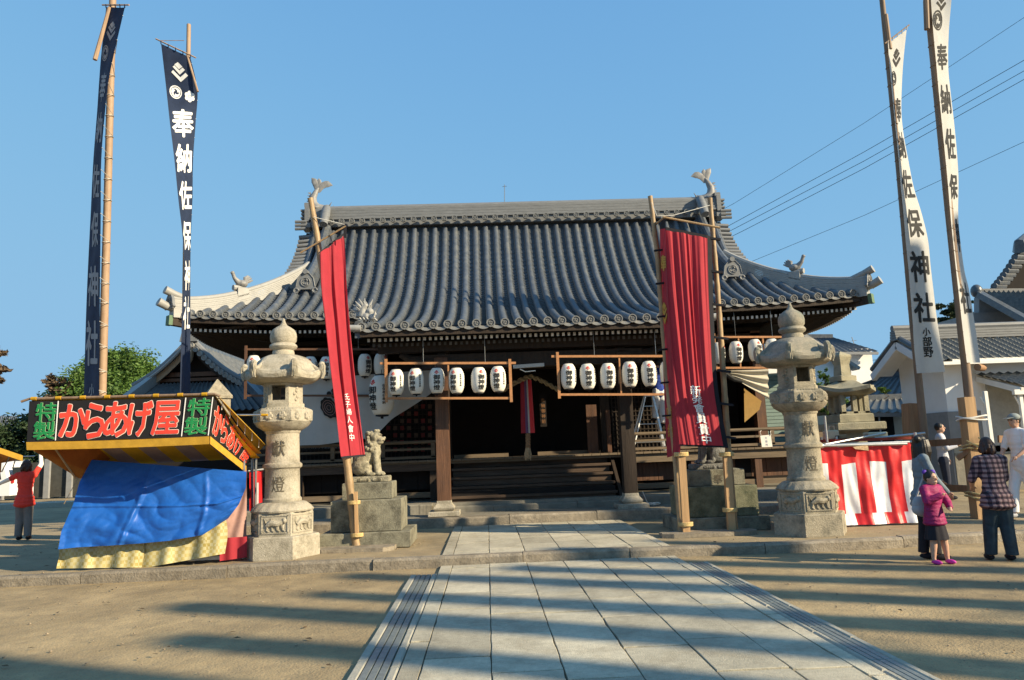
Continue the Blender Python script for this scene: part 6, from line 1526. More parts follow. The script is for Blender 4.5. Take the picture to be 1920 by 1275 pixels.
# little red cloth hanging behind the stall
rc2 = sheet('red_cloth', lambda u, v: P(lerp(468, 493, u), lerp(lerp(886, 880, u), lerp(958, 948, u), v), 12.4+.25*u+.03*sin(u*8)), m_rvin, 'red and white plastic cloth hanging behind the food stall beside the left stone lantern', 'cloth', 8, 8)
mb = MB(); mb.grid(lambda u, v: P(lerp(481, 485, u), lerp(905, 950, v), 12.49), 2, 4); mb.build('white_stripe', m_wvin, rc2)
mb = MB(); mb.tube([P(473, 845, 12.45), P(474, 960, 12.45)], .02, 6); mb.tube([P(462, 884, 12.4), P(494, 880, 12.6)], .018, 6); mb.build('pipe', m_steel, rc2)
# pyramid-topped stone pillar behind the stall
c = P(400, 742, 14.2); mb = MB(); mb.box((c.x, 14.4, (c.z-.1)/2+.05), (.42, .42, c.z-.1), rz=.5, ch=.01); o = tag(mb.build('stone_pillar', m_stone2), 'square stone pillar with a pyramid top behind the food stall', 'stone pillar')
mb = MB(); z0 = c.z-.05; mb.lathe([(.34, z0), (.34, z0+.05), (.01, z0+.38)], 4, (c.x, 14.4, 0), .5+pi/4); mb.build('pyramid_cap', m_stone2, o)

# ---------------------------------------------------------------- far left stall, van
LS = empty('market_stall', tuple(P(-10, 960, 15.4)), 'second market stall at the far left edge with an orange awning', 'market stall')
mb = MB(); mb.grid(lambda u, v: lerp(lerp(P(-120, 818, 15.0), P(0, 838, 15.2), u) if u < 0 else lerp(P(-120, 800, 15.0), P(44, 856, 15.3), u), lerp(P(-120, 890, 15.0), P(38, 862, 15.9), u), v), 10, 8); mb.build('awning', m_org, LS, smooth=2)
mb = MB(); mb.grid(lambda u, v: lerp(P(-120, 800, 14.98), P(44, 856, 15.28), u)+V(0, -.02, lerp(.02, -.09, v)), 10, 2); mb.build('yellow_fringe', m_yel, LS, smooth=2)
mb = MB(); mb.grid(lambda u, v: lerp(P(-120, 830, 15.2), P(4, 850, 15.8), u)+V(0, 0, -.55*v*(1-.3*u)), 8, 4); mb.build('side_skirt', m_org, LS, smooth=2)
mb = MB(); mb.tube([P(3, 885, 15.5), P(18, 856, 15.5), P(30, 858, 15.5), P(24, 878, 15.6)], .012, 5); mb.tube([P(44, 856, 15.3), P(66, 855, 15.3)], .012, 5); mb.build('awning_rod', m_steel, LS)
mb = MB(); mb.tube([V(P(-60, 900, 15.4).x, 15.4, .1), V(P(-60, 900, 15.4).x, 15.4, 2.0)], .02, 6); mb.build('frame_leg', m_steel, LS)
def van(px, Y, label, col):
    gx = P(px, 940, Y).x; T = empty('parked_van', (gx, Y, .1), label, 'van'); L = 4.4; x1 = gx; zb = .1; W_ = 1.7
    prof2 = [(0, .35), (.02, .95), (.14, 1.05), (.35, 1.72), (.6, 1.82), (3.0, 1.80), (3.7, 1.15), (4.3, .95), (4.4, .55), (4.35, .35)]
    mb = MB(); mb.slab([(x1-a, Y-W_/2, zb+z) for a, z in prof2], (0, W_, 0)); bo = mb.build('body', col, T)
    for a0, a1, b0, b1 in ((.38, .50, 1.15, 1.15), (1.25, 1.25, 2.05, 2.05), (2.15, 2.15, 2.9, 3.35)):
        mb = MB(); mb.slab([(x1-a0, Y-W_/2-.012, zb+1.05), (x1-a1, Y-W_/2-.012, zb+1.62), (x1-b0, Y-W_/2-.012, zb+1.62), (x1-b1, Y-W_/2-.012, zb+1.05)], (0, .01, 0)); mb.build('window', mat('tinted_glass', (.02, .025, .03), .12, .1, bump=0), bo)
    mb = MB(); mb.box((x1+.0, Y, zb+1.35), (.02, W_*.8, .4), ry=-.3); mb.build('rear_window', mat('tinted_glass', None), bo)
    for a in (.8, 3.5):
        mb = MB(); 
        mb.tube([(x1-a, Y-W_/2-.02, zb+.32), (x1-a, Y-W_/2+.2, zb+.32)], .32, 18); w = mb.build('wheel', m_blackc, bo); 
        mb = MB(); mb.tube([(x1-a, Y-W_/2-.035, zb+.32), (x1-a, Y-W_/2, zb+.32)], .18, 12); mb.build('rim', m_alu, bo)
    for s in (-1, 1): mb = MB(); mb.box((x1+.01, Y+s*.72, zb+1.05), (.06, .16, .35)); mb.build('tail_light', mat('tail_red', (.4, .02, .02), .3), bo)
    mb = MB(); mb.box((x1-1.25, Y-W_/2-.02, zb+.98), (.2, .03, .03)); mb.box((x1-2.3, Y-W_/2-.02, zb+.98), (.2, .03, .03)); mb.build('door_handles', col, bo)
van(40, 34, 'white minivan parked beyond the person in red at the far left', mat('white_car_paint', (.75, .76, .76), .25, .02, bump=0, spec=.6))

# ---------------------------------------------------------------- red and white curtain on the right
KS = empty('curtain_stand', tuple(P(1600, 985, 12.3)), 'red and white striped plastic curtain on a pipe frame behind the right stone lantern', 'curtain stand')
YK2 = 12.35; xa = P(1476, 840, YK2).x; xb = P(1722, 840, YK2).x; zt_ = P(1600, 832, YK2).z; m2 = [m_rvin, m_wvin]
mb = MB(); NU = 120; NV = 36; 
stripes = [(1540, 1558), (1583, 1610), (1637, 1668), (1697, 1726)]
edge = [P(a, 930, YK2).x for st_ in stripes for a in st_]
def kc(u, v):
    x = lerp(xa, xb, u); peak = abs(sin((u-.02)*pi*2.55)); sag = .05*(1-peak)**1 
    z = lerp(zt_-sag-.01, .135-.03*sin(u*20)*0, v); y = YK2+.06*mnoise.noise(V(u*6, v*1.5, 2))*(.4+v)+.03*mnoise.noise(V(u*22, v*3, 4))-.08*max(0, v-.88)*8*(.6+.5*mnoise.noise(V(u*14, 0, 3)))
    y -= .05*math.exp(-((u-.77)**2)/.0006)*(1-.4*v)
    return V(x, y, z)
vs = []
for j in range(NV+1):
    for i in range(NU+1): vs.append(kc(i/NU, j/NV))
fs = []; ms = []
for j in range(NV):
    for i in range(NU):
        fs.append((j*(NU+1)+i, j*(NU+1)+i+1, (j+1)*(NU+1)+i+1, (j+1)*(NU+1)+i)); x = lerp(xa, xb, (i+.5)/NU)
        w = any(edge[2*k] < x < edge[2*k+1] for k in range(4)) and j/NV > .20 and j/NV < .86
        if j/NV >= .86: w = not any(edge[2*k]+.1 < x < edge[2*k+1]+.12 for k in range(4)) and not any(edge[2*k+1]+.06 < x < edge[2*k+1]+.26 for k in range(4)) or any(edge[2*k]-.06 < x < edge[2*k]+.16 for k in range(4))
        ms.append(1 if w else 0)
mb.v = [tuple(v) for v in vs]; mb.f = fs; mb.m = ms; mb.build('striped_curtain', m2, KS, smooth=2)
mb = MB(); mb.grid(lambda u, v: lerp(P(1474, 832, YK2+.02), P(1482, 836, YK2+.8), u)+V(0, 0, -lerp(0, 1.35, v)), 4, 8); mb.build('side_curtain', m_rvin, KS)
def pipe(a, b, r=.022, nm='pipe', par=KS): mb = MB(); mb.tube([a, b], r, 8); return mb.build(nm, m_steel, par, smooth=True)
pipe(P(1470, 838, YK2), P(1722, 828, YK2+.02)); pipe(P(1540, 836, YK2-.05), P(1700, 832, YK2-.05), .026); pipe(P(1640, 822, YK2+.8), P(1735, 812, YK2+.5)); pipe(V(xb, YK2+.05, .1), V(xb, YK2+.05, zt_+.15)); pipe(P(1546, 780, 13), V(P(1546, 780, 13).x, 13, .1)); pipe(P(1660, 812, 13), P(1545, 834, 12.7), .018)
mb = MB(); mb.ball(P(1715, 826, YK2), .045, 8, 6); mb.ball(P(1541, 836, YK2-.04), .045, 8, 6); mb.build('pipe_clamp', m_steel, KS, smooth=True)
mb = MB(); mb.slab([P(1599, 838, YK2-.07), P(1627, 834, YK2-.07), P(1629, 845, YK2-.09), P(1604, 842, YK2-.09)], (0, .01, 0)); mb.build('paper_tag', mat('straw_tassel', None), KS)
tb = empty('stall_table', (P(1620, 800, 13.3).x, 13.4, .1), 'low stall table with red cloth and small boxes behind the striped curtain', 'table'); 
mb = MB(); mb.box((P(1625, 818, 13.4).x, 13.4, P(1625, 824, 13.4).z), (1.5, .7, .05)); mb.build('table_top', mat('red_table_cloth', (.30, .05, .03), .8), tb)
for s in (-1, 1):
    for t in (-1, 1): mb = MB(); mb.box((P(1625, 818, 13.4).x+s*.7, 13.4+t*.3, .85), (.04, .04, 1.45)); mb.build('table_leg', m_steel, tb)
for px, w, h_, col, lab in ((1566, .2, .16, mat('cream_box', (.5, .47, .33), .8), 'small cream basket with a handle on the stall table beside the stone lantern'), (1580, .22, .08, mat('brown_box', (.25, .18, .1), .8), 'flat brown carton on the stall table right of the cream basket'), (1650, .35, .1, mat('cream_box', None), 'long pale box on the stall table under the old stone lantern')):
    p = P(px, 822, 13.1); mb = MB(); mb.box((p.x, 13.25, P(1625, 824, 13.4).z+.025+h_/2), (w, .2, h_), ch=.015)
    if px == 1566: mb.tube([(p.x-.06, 13.2, p.z+.12), (p.x-.04, 13.2, p.z+.22), (p.x+.04, 13.2, p.z+.22), (p.x+.06, 13.2, p.z+.12)], .012, 6)
    tag(mb.build('small_box', col), lab, 'box')

# ---------------------------------------------------------------- background buildings
def tiled(f, n, rows, amp, step=.02, k=5, dirn=1):
    'tile sheet over f(u, v): n ribs across u, rows of tiles down v; f gives a point'
    mb = MB(); nu = n*k; vs = []
    ys = []
    for j in range(rows): ys += [(j/rows+.0005, step), ((j+1)/rows, 0)]
    for v, e in ys:
        for i in range(nu+1):
            u = i/nu; p = f(u, v); du = f(min(1, u+.01), v)-f(max(0, u-.01), v); dv = f(u, min(1, v+.01))-f(u, max(0, v-.01)); nn = du.cross(dv).normalized()
            if nn.z < 0: nn = -nn
            ph = (i % k)/k; hgt = amp*max(0, cos(2*pi*ph))**.7
            vs.append(p+nn*(hgt+e))
    fs = [(j*(nu+1)+i, j*(nu+1)+i+1, (j+1)*(nu+1)+i+1, (j+1)*(nu+1)+i) for j in range(len(ys)-1) for i in range(nu)]
    mb.add(vs, fs); return mb
def Q(a, b, c, d):
    return lambda u, v: lerp(lerp(Vector(a), Vector(b), u), lerp(Vector(d), Vector(c), u), v)

m_shtile = mat('side_hall_tile', (.085, .095, .105), .6, .3, 7, .2, dirt=(.16, .16, .15), dscale=5, damt=.6)
# subsidiary hall on the left, gable toward us
YH = 24.0
SH = empty('side_hall', tuple(P(350, 860, YH)), 'smaller hall with a tiled gable facing the yard, behind the left navy banner', 'hall')
ap = P(358, 640, YH); el = P(250, 730, YH); er = P(462, 722, YH+.0); DEP = V(.6, 6.5, 0)
def slope(a, b, s, sg):
    def f(u, v):   # u along depth, v down the slope
        p = lerp(a, b, v); p = p+V(0, 0, -.16*sin(pi*v)); return p+V(0, 6.0*u, 0)
    return f
tiled(slope(ap, er, 0, 1), 20, 14, .05).build('roof_tiles', m_shtile, SH, smooth=False); tag(bpy.data.objects[-1] if False else SH)
tiled(slope(ap, el, 0, 1), 20, 14, .05).build('roof_tiles', m_shtile, SH, smooth=False)
for a, b in ((ap, er), (ap, el)):
    pts = [lerp(a, b, i/12)+V(0, -.02, -.16*sin(pi*i/12)) for i in range(13)]
    mb = MB(); mb.tube([p+V(0, .0, .10) for p in pts], .10, 8); mb.build('verge_ridge', m_hipd, SH, smooth=True)
    mb = MB()
    for i in range(12): mb.bar(pts[i]+V(0, .05, -.14), pts[i+1]+V(0, .05, -.14), .05, .20)
    mb.build('bargeboard', mat('pale_board', (.35, .25, .16), .8) if b is el else m_wood, SH)
    if b is er:
        for i in range(13):
            p = lerp(a, b, (i+.8)/13.2)+V(-.03, -.12, -.16*sin(pi*(i+.8)/13.2)-.02); o = proto = endtile_mb(.085).build('round_end_tile', m_hip, SH, smooth=True); 
            for v_ in o.data.vertices: v_.co += p
    else:
        mb = MB(); mb.tube([p+V(0, -.12, 0) for p in pts], .05, 6); mb.build('verge_edge', m_hip, SH, smooth=True)
mb = MB(); mb.slab([ap+V(0, .5, -.25), er+V(-.25, .5, -.0), el+V(.25, .5, 0)], (0, .1, 0)); mb.build('gable_wall', m_black, SH)
mb = MB(); mb.box(P(360, 702, YH+.3), (2.1, .12, .14)); mb.box(P(357, 712, YH+.3), (2.6, .12, .1)); mb.build('gable_beam', m_brown, SH)
mb = MB(); mb.tube([ap+V(0, -.1, -.25), ap+V(0, -.1, -.6), ap+V(0, -.1, -.75)], [.16, .12, .03], 8); mb.build('gable_pendant', mat('pale_board', (.35, .25, .16), .8), SH, smooth=True)
mb = MB(); mb.tube([ap+V(0, -.15, .18), ap+V(0, 6, .18)], .12, 8); mb.box(ap+V(0, 3, .02), (.3, 6.2, .3)); mb.build('ridge', m_tile, SH, smooth=True)
mb = MB(); oo = ap+V(0, -.22, .12); mb.slab([oo+V(-.28, 0, -.15), oo+V(-.2, 0, .2), oo+V(0, 0, .35), oo+V(.2, 0, .2), oo+V(.28, 0, -.15)], (0, .12, 0)); mb.build('demon_tile', m_ridge, SH)
skl = P(214, 775, YH-1.6); skr = P(500, 768, YH-1.6); stl = P(300, 722, YH+.2); strr = P(452, 716, YH+.2)
tiled(Q(stl, strr, skr, skl), 22, 8, .06).build('skirt_tiles', m_shtile, SH)
tiled(Q(strr, strr+V(1.5, 4.5, 0), skr+V(1.4, 6.0, 0), skr), 18, 8, .06).build('skirt_tiles', m_shtile, SH)
mb = MB(); a_ = stl+V(0, 0, .12); b_ = skl+V(0, -.05, .10); mb.bar(a_+V(-.1, 0, .15), b_, .22, .30); mb.build('hip_ridge', m_hip, SH)
mb = MB(); mb.bar(strr+V(0, 0, .15), skr+V(.05, -.05, .12), .2, .25); mb.build('hip_ridge', m_tile, SH)
mb = MB(); z1 = skl.z-.15; mb.box(((skl.x+skr.x)/2+.9, YH+1.8, z1/2+.15), (skr.x-skl.x+1.6, 5, z1+.3)); mb.build('wall', m_wood, SH)
for k in range(6):
    mb = MB(); x = lerp(stl.x-.1, strr.x+.1, k/5); mb.box((x, YH-.22, z1/2), (.16, .1, z1)); mb.build('column', m_brown, SH)

# white storehouse on the right
mk = empty('storehouse', tuple(P(1775, 900, 19)), 'white plastered storehouse with a tiled roof and small porch at the right', 'storehouse')
X0 = P(1776, 760, 19).x; Yf = 19.0
k_ = P(1693, 760, 10); Yb2 = X0/(k_.x/10)        # the back corner lies on the sight line through px 1693
zE = P(1800, 672, Yf-.75).z+.05; zG = P(1850, 626, (Yf+Yb2)/2).z-.1; XR = X0+14; Ym = (Yf+Yb2)/2
zd = P(1776, 772, Yf).z
mb = MB(); mb.add([(X0, Yf, zd), (X0, Yb2, zd), (X0, Yb2, zE+.1), (X0, Ym, zG-.15), (X0, Yf, zE+.1)], [(0, 1, 2, 3, 4)]); mb.poly([(X0, Yf, 1.05), (XR, Yf, 1.05), (XR, Yf, zE+.15), (X0, Yf, zE+.15)]); mb.poly([(X0, Yb2, .1), (XR, Yb2, .1), (XR, Yb2, zE+.15), (X0, Yb2, zE+.15)]); mb.poly([(XR, Yf, .1), (XR, Yb2, .1), (XR, Yb2, zE), (XR, Yf, zE)]); mb.build('wall', m_plaster, mk)
mb = MB(); mb.box(((X0+X0+.8)/2, (Yf+Yb2)/2, zd/2), (.8+.08, Yb2-Yf+.08, zd)); mb.build('grey_dado', m_grayw, mk)
mb = MB(); mb.box((X0+7, Yf-.01, .55), (14, .10, 1.0)); mb.build('stone_base', m_plat, mk)
ov = .45; m_kt = mat('storehouse_tile', (.085, .09, .088), .7, .3, 9, .2, dirt=(.17, .17, .15), dscale=7, damt=.6)
xl = X0-.55
fr_ = Q((xl, Ym, zG), (XR, Ym, zG), (XR, Yf-ov, zE-.05), (xl, Yf-ov, zE-.05))
tiled(fr_, 64, 13, .05, .03).build('roof_tiles', m_kt, mk)
tiled(Q((xl, Ym, zG), (XR, Ym, zG), (XR, Yb2+ov, zE-.05), (xl, Yb2+ov, zE-.05)), 50, 12, .045).build('roof_tiles', m_tile, mk)
mb = MB()
for i in range(4): mb.box(((xl+XR)/2, Ym, zG+.02+i*.07), (XR-xl+.2, .34-.03*i, .06))
mb.tube([(xl-.1, Ym, zG+.33), (XR, Ym, zG+.33)], .09, 8); mb.build('ridge', m_ridge, mk)
mb = MB()
for s, ye, in ((-1, Yf-ov), (1, Yb2+ov)): mb.bar((xl+.02, Ym, zG-.14), (xl+.02, ye, zE-.2), .14, .2); mb.bar((xl+.3, Ym, zG-.10), (xl+.3, ye+(-s)*.05, zE-.16), .5, .06)
mb.build('gable_soffit', m_plaster, mk)
mb = MB()
for s, ye, in ((-1, Yf-ov), (1, Yb2+ov)): mb.tube([(xl+.02, Ym, zG+.08), (xl+.02, ye, zE+.04)], .085, 8)
mb.build('verge_tiles', m_tile, mk, smooth=True)
mb = MB(); mb.box((X0+7, Yf-ov+.05, zE-.13), (14.6, .12, .08)); mb.box((X0+7, Yf-ov/2, zE-.06), (14, ov, .06)); mb.build('cornice', m_white, mk)
mb = MB(); mb.tube([P(1838, 689, Yf-.4)-V(0.14, .1, 0), P(1838, 689, Yf-.4)+V(.14, .1, 0)], .09, 10); mb.build('log_end', m_post2, mk, smooth=True)
pa = P(1822, 704, Yf); 
tiled(Q((pa.x, Yf-.02, pa.z), (XR, Yf-.02, pa.z), (XR, Yf-1.5, pa.z-.42), (pa.x+.15, Yf-1.5, pa.z-.42)), 56, 7, .05, .03).build('porch_roof_tiles', m_kt, mk)
mb = MB(); mb.bar((pa.x+.1, Yf-.05, pa.z-.1), (pa.x+.2, Yf-1.5, pa.z-.52), .08, .14); mb.box((XR/2+pa.x/2, Yf-1.45, pa.z-.55), (XR-pa.x, .1, .12)); mb.build('porch_beam', m_white, mk)
for px in (1850, 1915):
    p = P(px, 760, Yf-1.4); mb = MB(); mb.box((p.x, Yf-1.4, (pa.z-.6)/2+.1), (.08, .08, pa.z-.6), ch=.01); mb.build('porch_post', m_white, mk)
    mb = MB(); mb.tube([(p.x, Yf-1.38, pa.z-.95), (p.x-.04, Yf-1.38, pa.z-.8), (p.x-.12, Yf-1.38, pa.z-.64)], [.02, .03, .02], 6); mb.build('bracket', m_white, mk, smooth=True)
p = P(1890, 780, Yf); mb = MB(); mb.box((p.x, Yf-.03, 1.9), (1.0, .06, 1.8)); mb.build('door', mat('grey_door', (.38, .38, .36), .8), mk)
mb = MB(); mb.box((X0+7, Yf-.03, 1.12), (14, .06, .16)); mb.build('sill', m_conc, mk)

# larger tiled roof rising behind the storehouse
bh = empty('large_hall', tuple(P(1900, 900, 27)), 'large dark hall roof rising behind the white storehouse at the right edge', 'hall')
Yg = 26.0; r0 = P(1990, 400, Yg); e0 = P(1822, 600, Yg); m0 = P(1848, 545, Yg)
a_ = P(1912, 462, Yg); gL = P(1862, 540, Yg)
for i in range(11):
    p = lerp(P(1922, 450, Yg), gL, (i+.5)/11)+V(0, 0, -.12*sin(pi*i/11)); mb = MB(); mb.tube([p+V(-.1, -.1, 0), p+V(.5, .2, .05)], .12, 8); mb.build('verge_tile', m_tile, bh, smooth=True)
mb = MB(); mb.slab([P(1924, 465, Yg+.4), gL+V(.1, .4, -.1), P(2100, 545, Yg+.4), P(2000, 455, Yg+.4)], (0, .2, 0)); mb.build('gable_wall', m_black, bh)
mb = MB(); mb.tube([P(1915, 470, Yg-.2), P(1912, 456, Yg-.3), P(1925, 440, Yg)], [.28, .2, .1], 8); mb.build('demon_tile', m_tile, bh, smooth=True)
tiled(Q(P(1840, 545, Yg), P(2080, 545, Yg), P(2080, 615, Yg-2.2), P(1935, 615, Yg-2.2)), 26, 9, .07).build('lower_roof_tiles', m_kt, bh)
mb = MB()
for i in range(3): mb.bar(P(1834, 550-i*3.2, Yg-.05), P(2080, 549-i*3.2, Yg-.05), .2, .05)
mb.build('lower_ridge', m_ridge, bh)
mb = MB(); mb.bar(P(1830, 548, Yg), P(1930, 604, Yg-2.2), .24, .22); mb.build('hip_ridge', m_tile, bh)
mb = MB(); mb.ball(P(1831, 546, Yg-.05), (.2, .2, .25), 10, 8); mb.build('ridge_end_tile', m_tile, bh, smooth=True)
mb = MB(); mb.slab([P(1836, 556, Yg+.1), P(1836, 616, Yg+.1), P(1930, 618, Yg+.1)], (0, .3, 0)); mb.build('shaded_gable', m_grayw, bh)
mb = MB(); c = P(1840, 700, Yg); mb.box((c.x+4.5, Yg+2, c.z/2+1.2), (9, 4, c.z+2.0)); mb.build('wall', m_grayw, bh)

# houses between the shrine and the storehouse
def house(px0, px1, pyr0, pyr1, pye, Y, label, roofpx, wall=m_plaster, wb=900):
    a = P(px0, pye, Y); b = P(px1, pye, Y); T = empty('house', (a.x, Y, .1), label, 'house', 'houses beyond the shrine yard')
    mb = MB(); mb.box(((a.x+b.x)/2, Y+1.5, a.z/2), (b.x-a.x-.6, 3, a.z)); mb.build('wall', wall, T)
    r0_ = P(roofpx[0], pyr0, Y+2); r1_ = P(roofpx[1], pyr1, Y+2)
    tiled(Q(r0_, r1_, P(px1, pye, Y-.4), P(px0, pye, Y-.4)), max(8, int((b.x-a.x)/.3)), 8, .05).build('roof_tiles', m_tile2, T)
    tiled(Q(r0_, r1_, P(px1, pye, Y-.4)+V(0, 5, 0), P(px0, pye, Y-.4)+V(0, 5, 0)), max(8, int((b.x-a.x)/.3)), 4, .05).build('roof_tiles', m_tile2, T)
    mb = MB(); mb.bar(P(px0, pye, Y-.4)+V(0, 0, -.06), P(px1, pye, Y-.4)+V(0, 0, -.06), .1, .12); mb.build('eave', m_grayw, T)
    mb = MB(); mb.bar(r0_+V(0, 0, .08), r1_+V(0, 0, .08), .25, .2); mb.build('ridge', m_tile, T)
    w = P((px0+px1)/2, pye+30, Y); mb = MB(); mb.box((w.x, Y-.04, w.z), (.9, .06, .8)); f = mb.build('window', m_dark, T); mb = MB(); mb.box((w.x, Y-.08, w.z-.42), (1.0, .05, .05)); mb.box((w.x, Y-.08, w.z), (.04, .04, .8)); mb.build('window_frame', m_alu, f)
    return T
house(1440, 1646, 634, 634, 660, 34, 'two-storey house with a wide dark roof beyond the right eave of the shrine', (1490, 1560))
T = empty('house', tuple(P(1500, 900, 30)), 'white gabled house wall with a pale sloping verge behind the right stone lantern', 'house', 'houses beyond the shrine yard')
mb = MB(); mb.slab([P(1440, 640, 30), P(1500, 628, 30), P(1596, 690, 30), P(1596, 800, 30), P(1440, 800, 30)], (0, 3, 0)); mb.build('wall', m_plaster, T)
mb = MB(); mb.bar(P(1490, 622, 29.8), P(1606, 692, 29.8), .6, .12); mb.bar(P(1512, 645, 29.7), P(1580, 686, 29.7), .1, .12); mb.build('verge', m_hip, T)
mb = MB(); mb.box(P(1566, 740, 29.9), (.8, .1, 1.0)); mb.build('window', m_dark, T)
house(1600, 1690, 694, 694, 708, 40, 'distant grey tiled house roof left of the storehouse gable', (1615, 1682), m_grayw)
house(1590, 1730, 706, 702, 750, 27, 'blue-grey tiled house left of the storehouse', (1660, 1720), m_plaster)
house(1580, 1715, 752, 748, 774, 22.5, 'low tiled outbuilding with cream walls behind the old stone lantern', (1610, 1700), mat('cream_wall', (.6, .58, .5), .9, .05))
T = empty('house', tuple(P(1460, 900, 26)), 'green sided house glimpsed between the shrine corner and the right stone lantern', 'house', 'houses beyond the shrine yard')
mb = MB(); c = P(1460, 760, 26); mb.box((c.x, 27, 2), (2.0, 2, 4)); mb.build('wall', mat('grey_green_siding', (.20, .27, .24), .8, .1), T)
for i in range(22): mb = MB(); mb.box((c.x, 25.97, 1.2+i*.125), (2.0, .03, .11)); mb.build('siding_board', mat('grey_green_siding', None), T)
mb = MB(); mb.bar(P(1436, 698, 25.6), P(1500, 694, 25.6), .5, .14); mb.build('eave', m_white, T)
# far left roof
T = empty('house', tuple(P(0, 900, 50)), 'grey corrugated roof far behind at the left edge', 'house', 'houses beyond the shrine yard')
tiled(Q(P(-200, 781, 56), P(34, 781, 56), P(26, 812, 48), P(-200, 812, 48)), 60, 6, .09).build('roof_tiles', mat('grey_roof', (.16, .17, .18), .6, .1), T)
mb = MB(); a_ = P(-200, 830, 50); b_ = P(20, 830, 50); mb.box(((a_.x+b_.x)/2, 51, 1.4), (b_.x-a_.x, 4, 2.8)); mb.build('wall', m_grayw, T)
# long low wall under the left trees
mb = MB(); a_ = P(-160, 880, 38); b_ = P(470, 880, 38); mb.box(((a_.x+b_.x)/2, 38, 1.0), (b_.x-a_.x, .3, 1.7)); o = tag(mb.build('boundary_wall', mat('dark_wall', (.05, .05, .045), .9, .3, 3)), 'low dark boundary wall under the trees at the left', 'wall')
mb = MB(); mb.box(((a_.x+b_.x)/2, 30, .15), (b_.x-a_.x, 1.2, .2)); tag(mb.build('pavement', m_conc), kind='structure')
for i in range(16):
    x = lerp(a_.x, b_.x, i/15); mb = MB(); mb.box((x, 37.8, 1.05), (.25, .2, 1.9)); mb.build('wall_post', m_grayw, o)
mb = MB(); a_ = P(1480, 880, 24); mb.box((a_.x+5, 24, .9), (10, .25, 1.6)); tag(mb.build('boundary_wall', mat('dark_wall', None)), 'low wall behind the old stone lantern at the right', 'wall')

# ---------------------------------------------------------------- trees
def tree(base, clumps, m, label, cat='tree', leaf=.16, n=9000, trunk_r=.3, seed=1, flatk=1, group=None, name='broadleaf_tree', shell=.6):
    rnd = random.Random(seed); T = empty(name, tuple(base), label, cat, group); B = Vector(base)
    mb = MB(); top = sum((Vector(c[0]) for c in clumps), V(0, 0, 0))/len(clumps)
    mb.tube([B, lerp(B, top, .3)+V(.1, 0, 0), lerp(B, top, .7), top], [trunk_r*1.3, trunk_r, trunk_r*.6, trunk_r*.2], 10)
    for c in clumps: mb.tube([lerp(B, top, .45), lerp(lerp(B, top, .6), Vector(c[0]), .5)+V(0, 0, .1), Vector(c[0])], [trunk_r*.4, trunk_r*.25, trunk_r*.06], 7)
    mb.build('trunk', m_bark, T, smooth=True)
    tot = sum(c[1][0]*c[1][1] if isinstance(c[1], tuple) else c[1]**2 for c in clumps); mb = MB()
    for c in clumps:
        cc = Vector(c[0]); rr = c[1] if isinstance(c[1], tuple) else (c[1],)*3; k = int(n*(rr[0]*rr[1])/tot)
        subs = [V(rnd.gauss(0, 1), rnd.gauss(0, 1), rnd.gauss(.1, 1)).normalized()*rnd.uniform(.72, 1.0) for _ in range(max(8, k//110))]
        for i in range(k):
            sdir = rnd.choice(subs); d = V(rnd.gauss(0, 1), rnd.gauss(0, 1), rnd.gauss(0, 1)).normalized()*rnd.uniform(.3, 1)*.27; p0 = sdir*rnd.uniform(shell, 1.0)+d
            p = cc+V(p0.x*rr[0], p0.y*rr[1], p0.z*rr[2]); a = V(rnd.gauss(0, 1), rnd.gauss(0, 1), rnd.gauss(0, .5)).normalized()*leaf*rnd.uniform(.6, 1.3); b = a.cross(V(rnd.gauss(0, 1), rnd.gauss(0, 1), rnd.gauss(0, 1))).normalized()*leaf*.45
            mb.add([p-a, p+b, p+a, p-b], [(0, 1, 2, 3)])
    mb.build('crown', m, T); return T
def B0(px, Y): p = P(px, 880, Y); return V(p.x, Y, .1)
Yt = 42
tree(B0(215, Yt), [(P(225, 712, Yt), (2.6, 2.4, 1.9)), (P(175, 745, Yt-1), (2.2, 2, 1.8)), (P(262, 722, Yt), (1.7, 1.7, 1.2)), (P(210, 685, Yt), (1.3, 1.5, 1.0)), (P(240, 775, Yt-2), (3.0, 2.2, 1.8)), (P(135, 770, Yt), (1.8, 1.8, 1.6)), (P(295, 700, Yt+2), (.8, .8, .6)), (P(300, 770, Yt), (1.8, 1.5, 1.4))], m_leaf, 'large bright green broadleaf tree behind the food stall and navy banners', n=60000, leaf=.105, trunk_r=.45, seed=3)
tree(B0(112, 40), [(P(118, 722, 40), (.55, .5, .4)), (P(98, 718, 40), (.4, .4, .3)), (P(108, 742, 40), (.8, .7, .5)), (P(96, 706, 40), (.2, .2, .2))], m_pineb, 'small brownish pine at the left side of the big green tree', n=1500, leaf=.14, trunk_r=.12, seed=5, name='pine_tree')
tree(B0(60, 41), [(P(60, 830, 41), (2.8, 1.5, 1.6)), (P(110, 825, 41), (2.0, 1.5, 1.6)), (P(5, 850, 41), (2.5, 1.5, 1.3)), (P(80, 800, 41), (1.4, 1.2, .9))], m_leafd, 'dark evergreen tree in shade left of the food stall', n=16000, leaf=.12, trunk_r=.3, seed=6)
tree(B0(200, 40), [(P(150, 870, 40), (2.6, 1.3, 1.2)), (P(260, 870, 40), (2.6, 1.3, 1.2)), (P(380, 860, 40), (2.6, 1.3, 1.4)), (P(60, 885, 40), (2.0, 1.3, .9))], m_leafd, 'dark hedge of shrubs behind the food stall', cat='hedge', n=8000, leaf=.16, trunk_r=.1, seed=7, name='hedge')
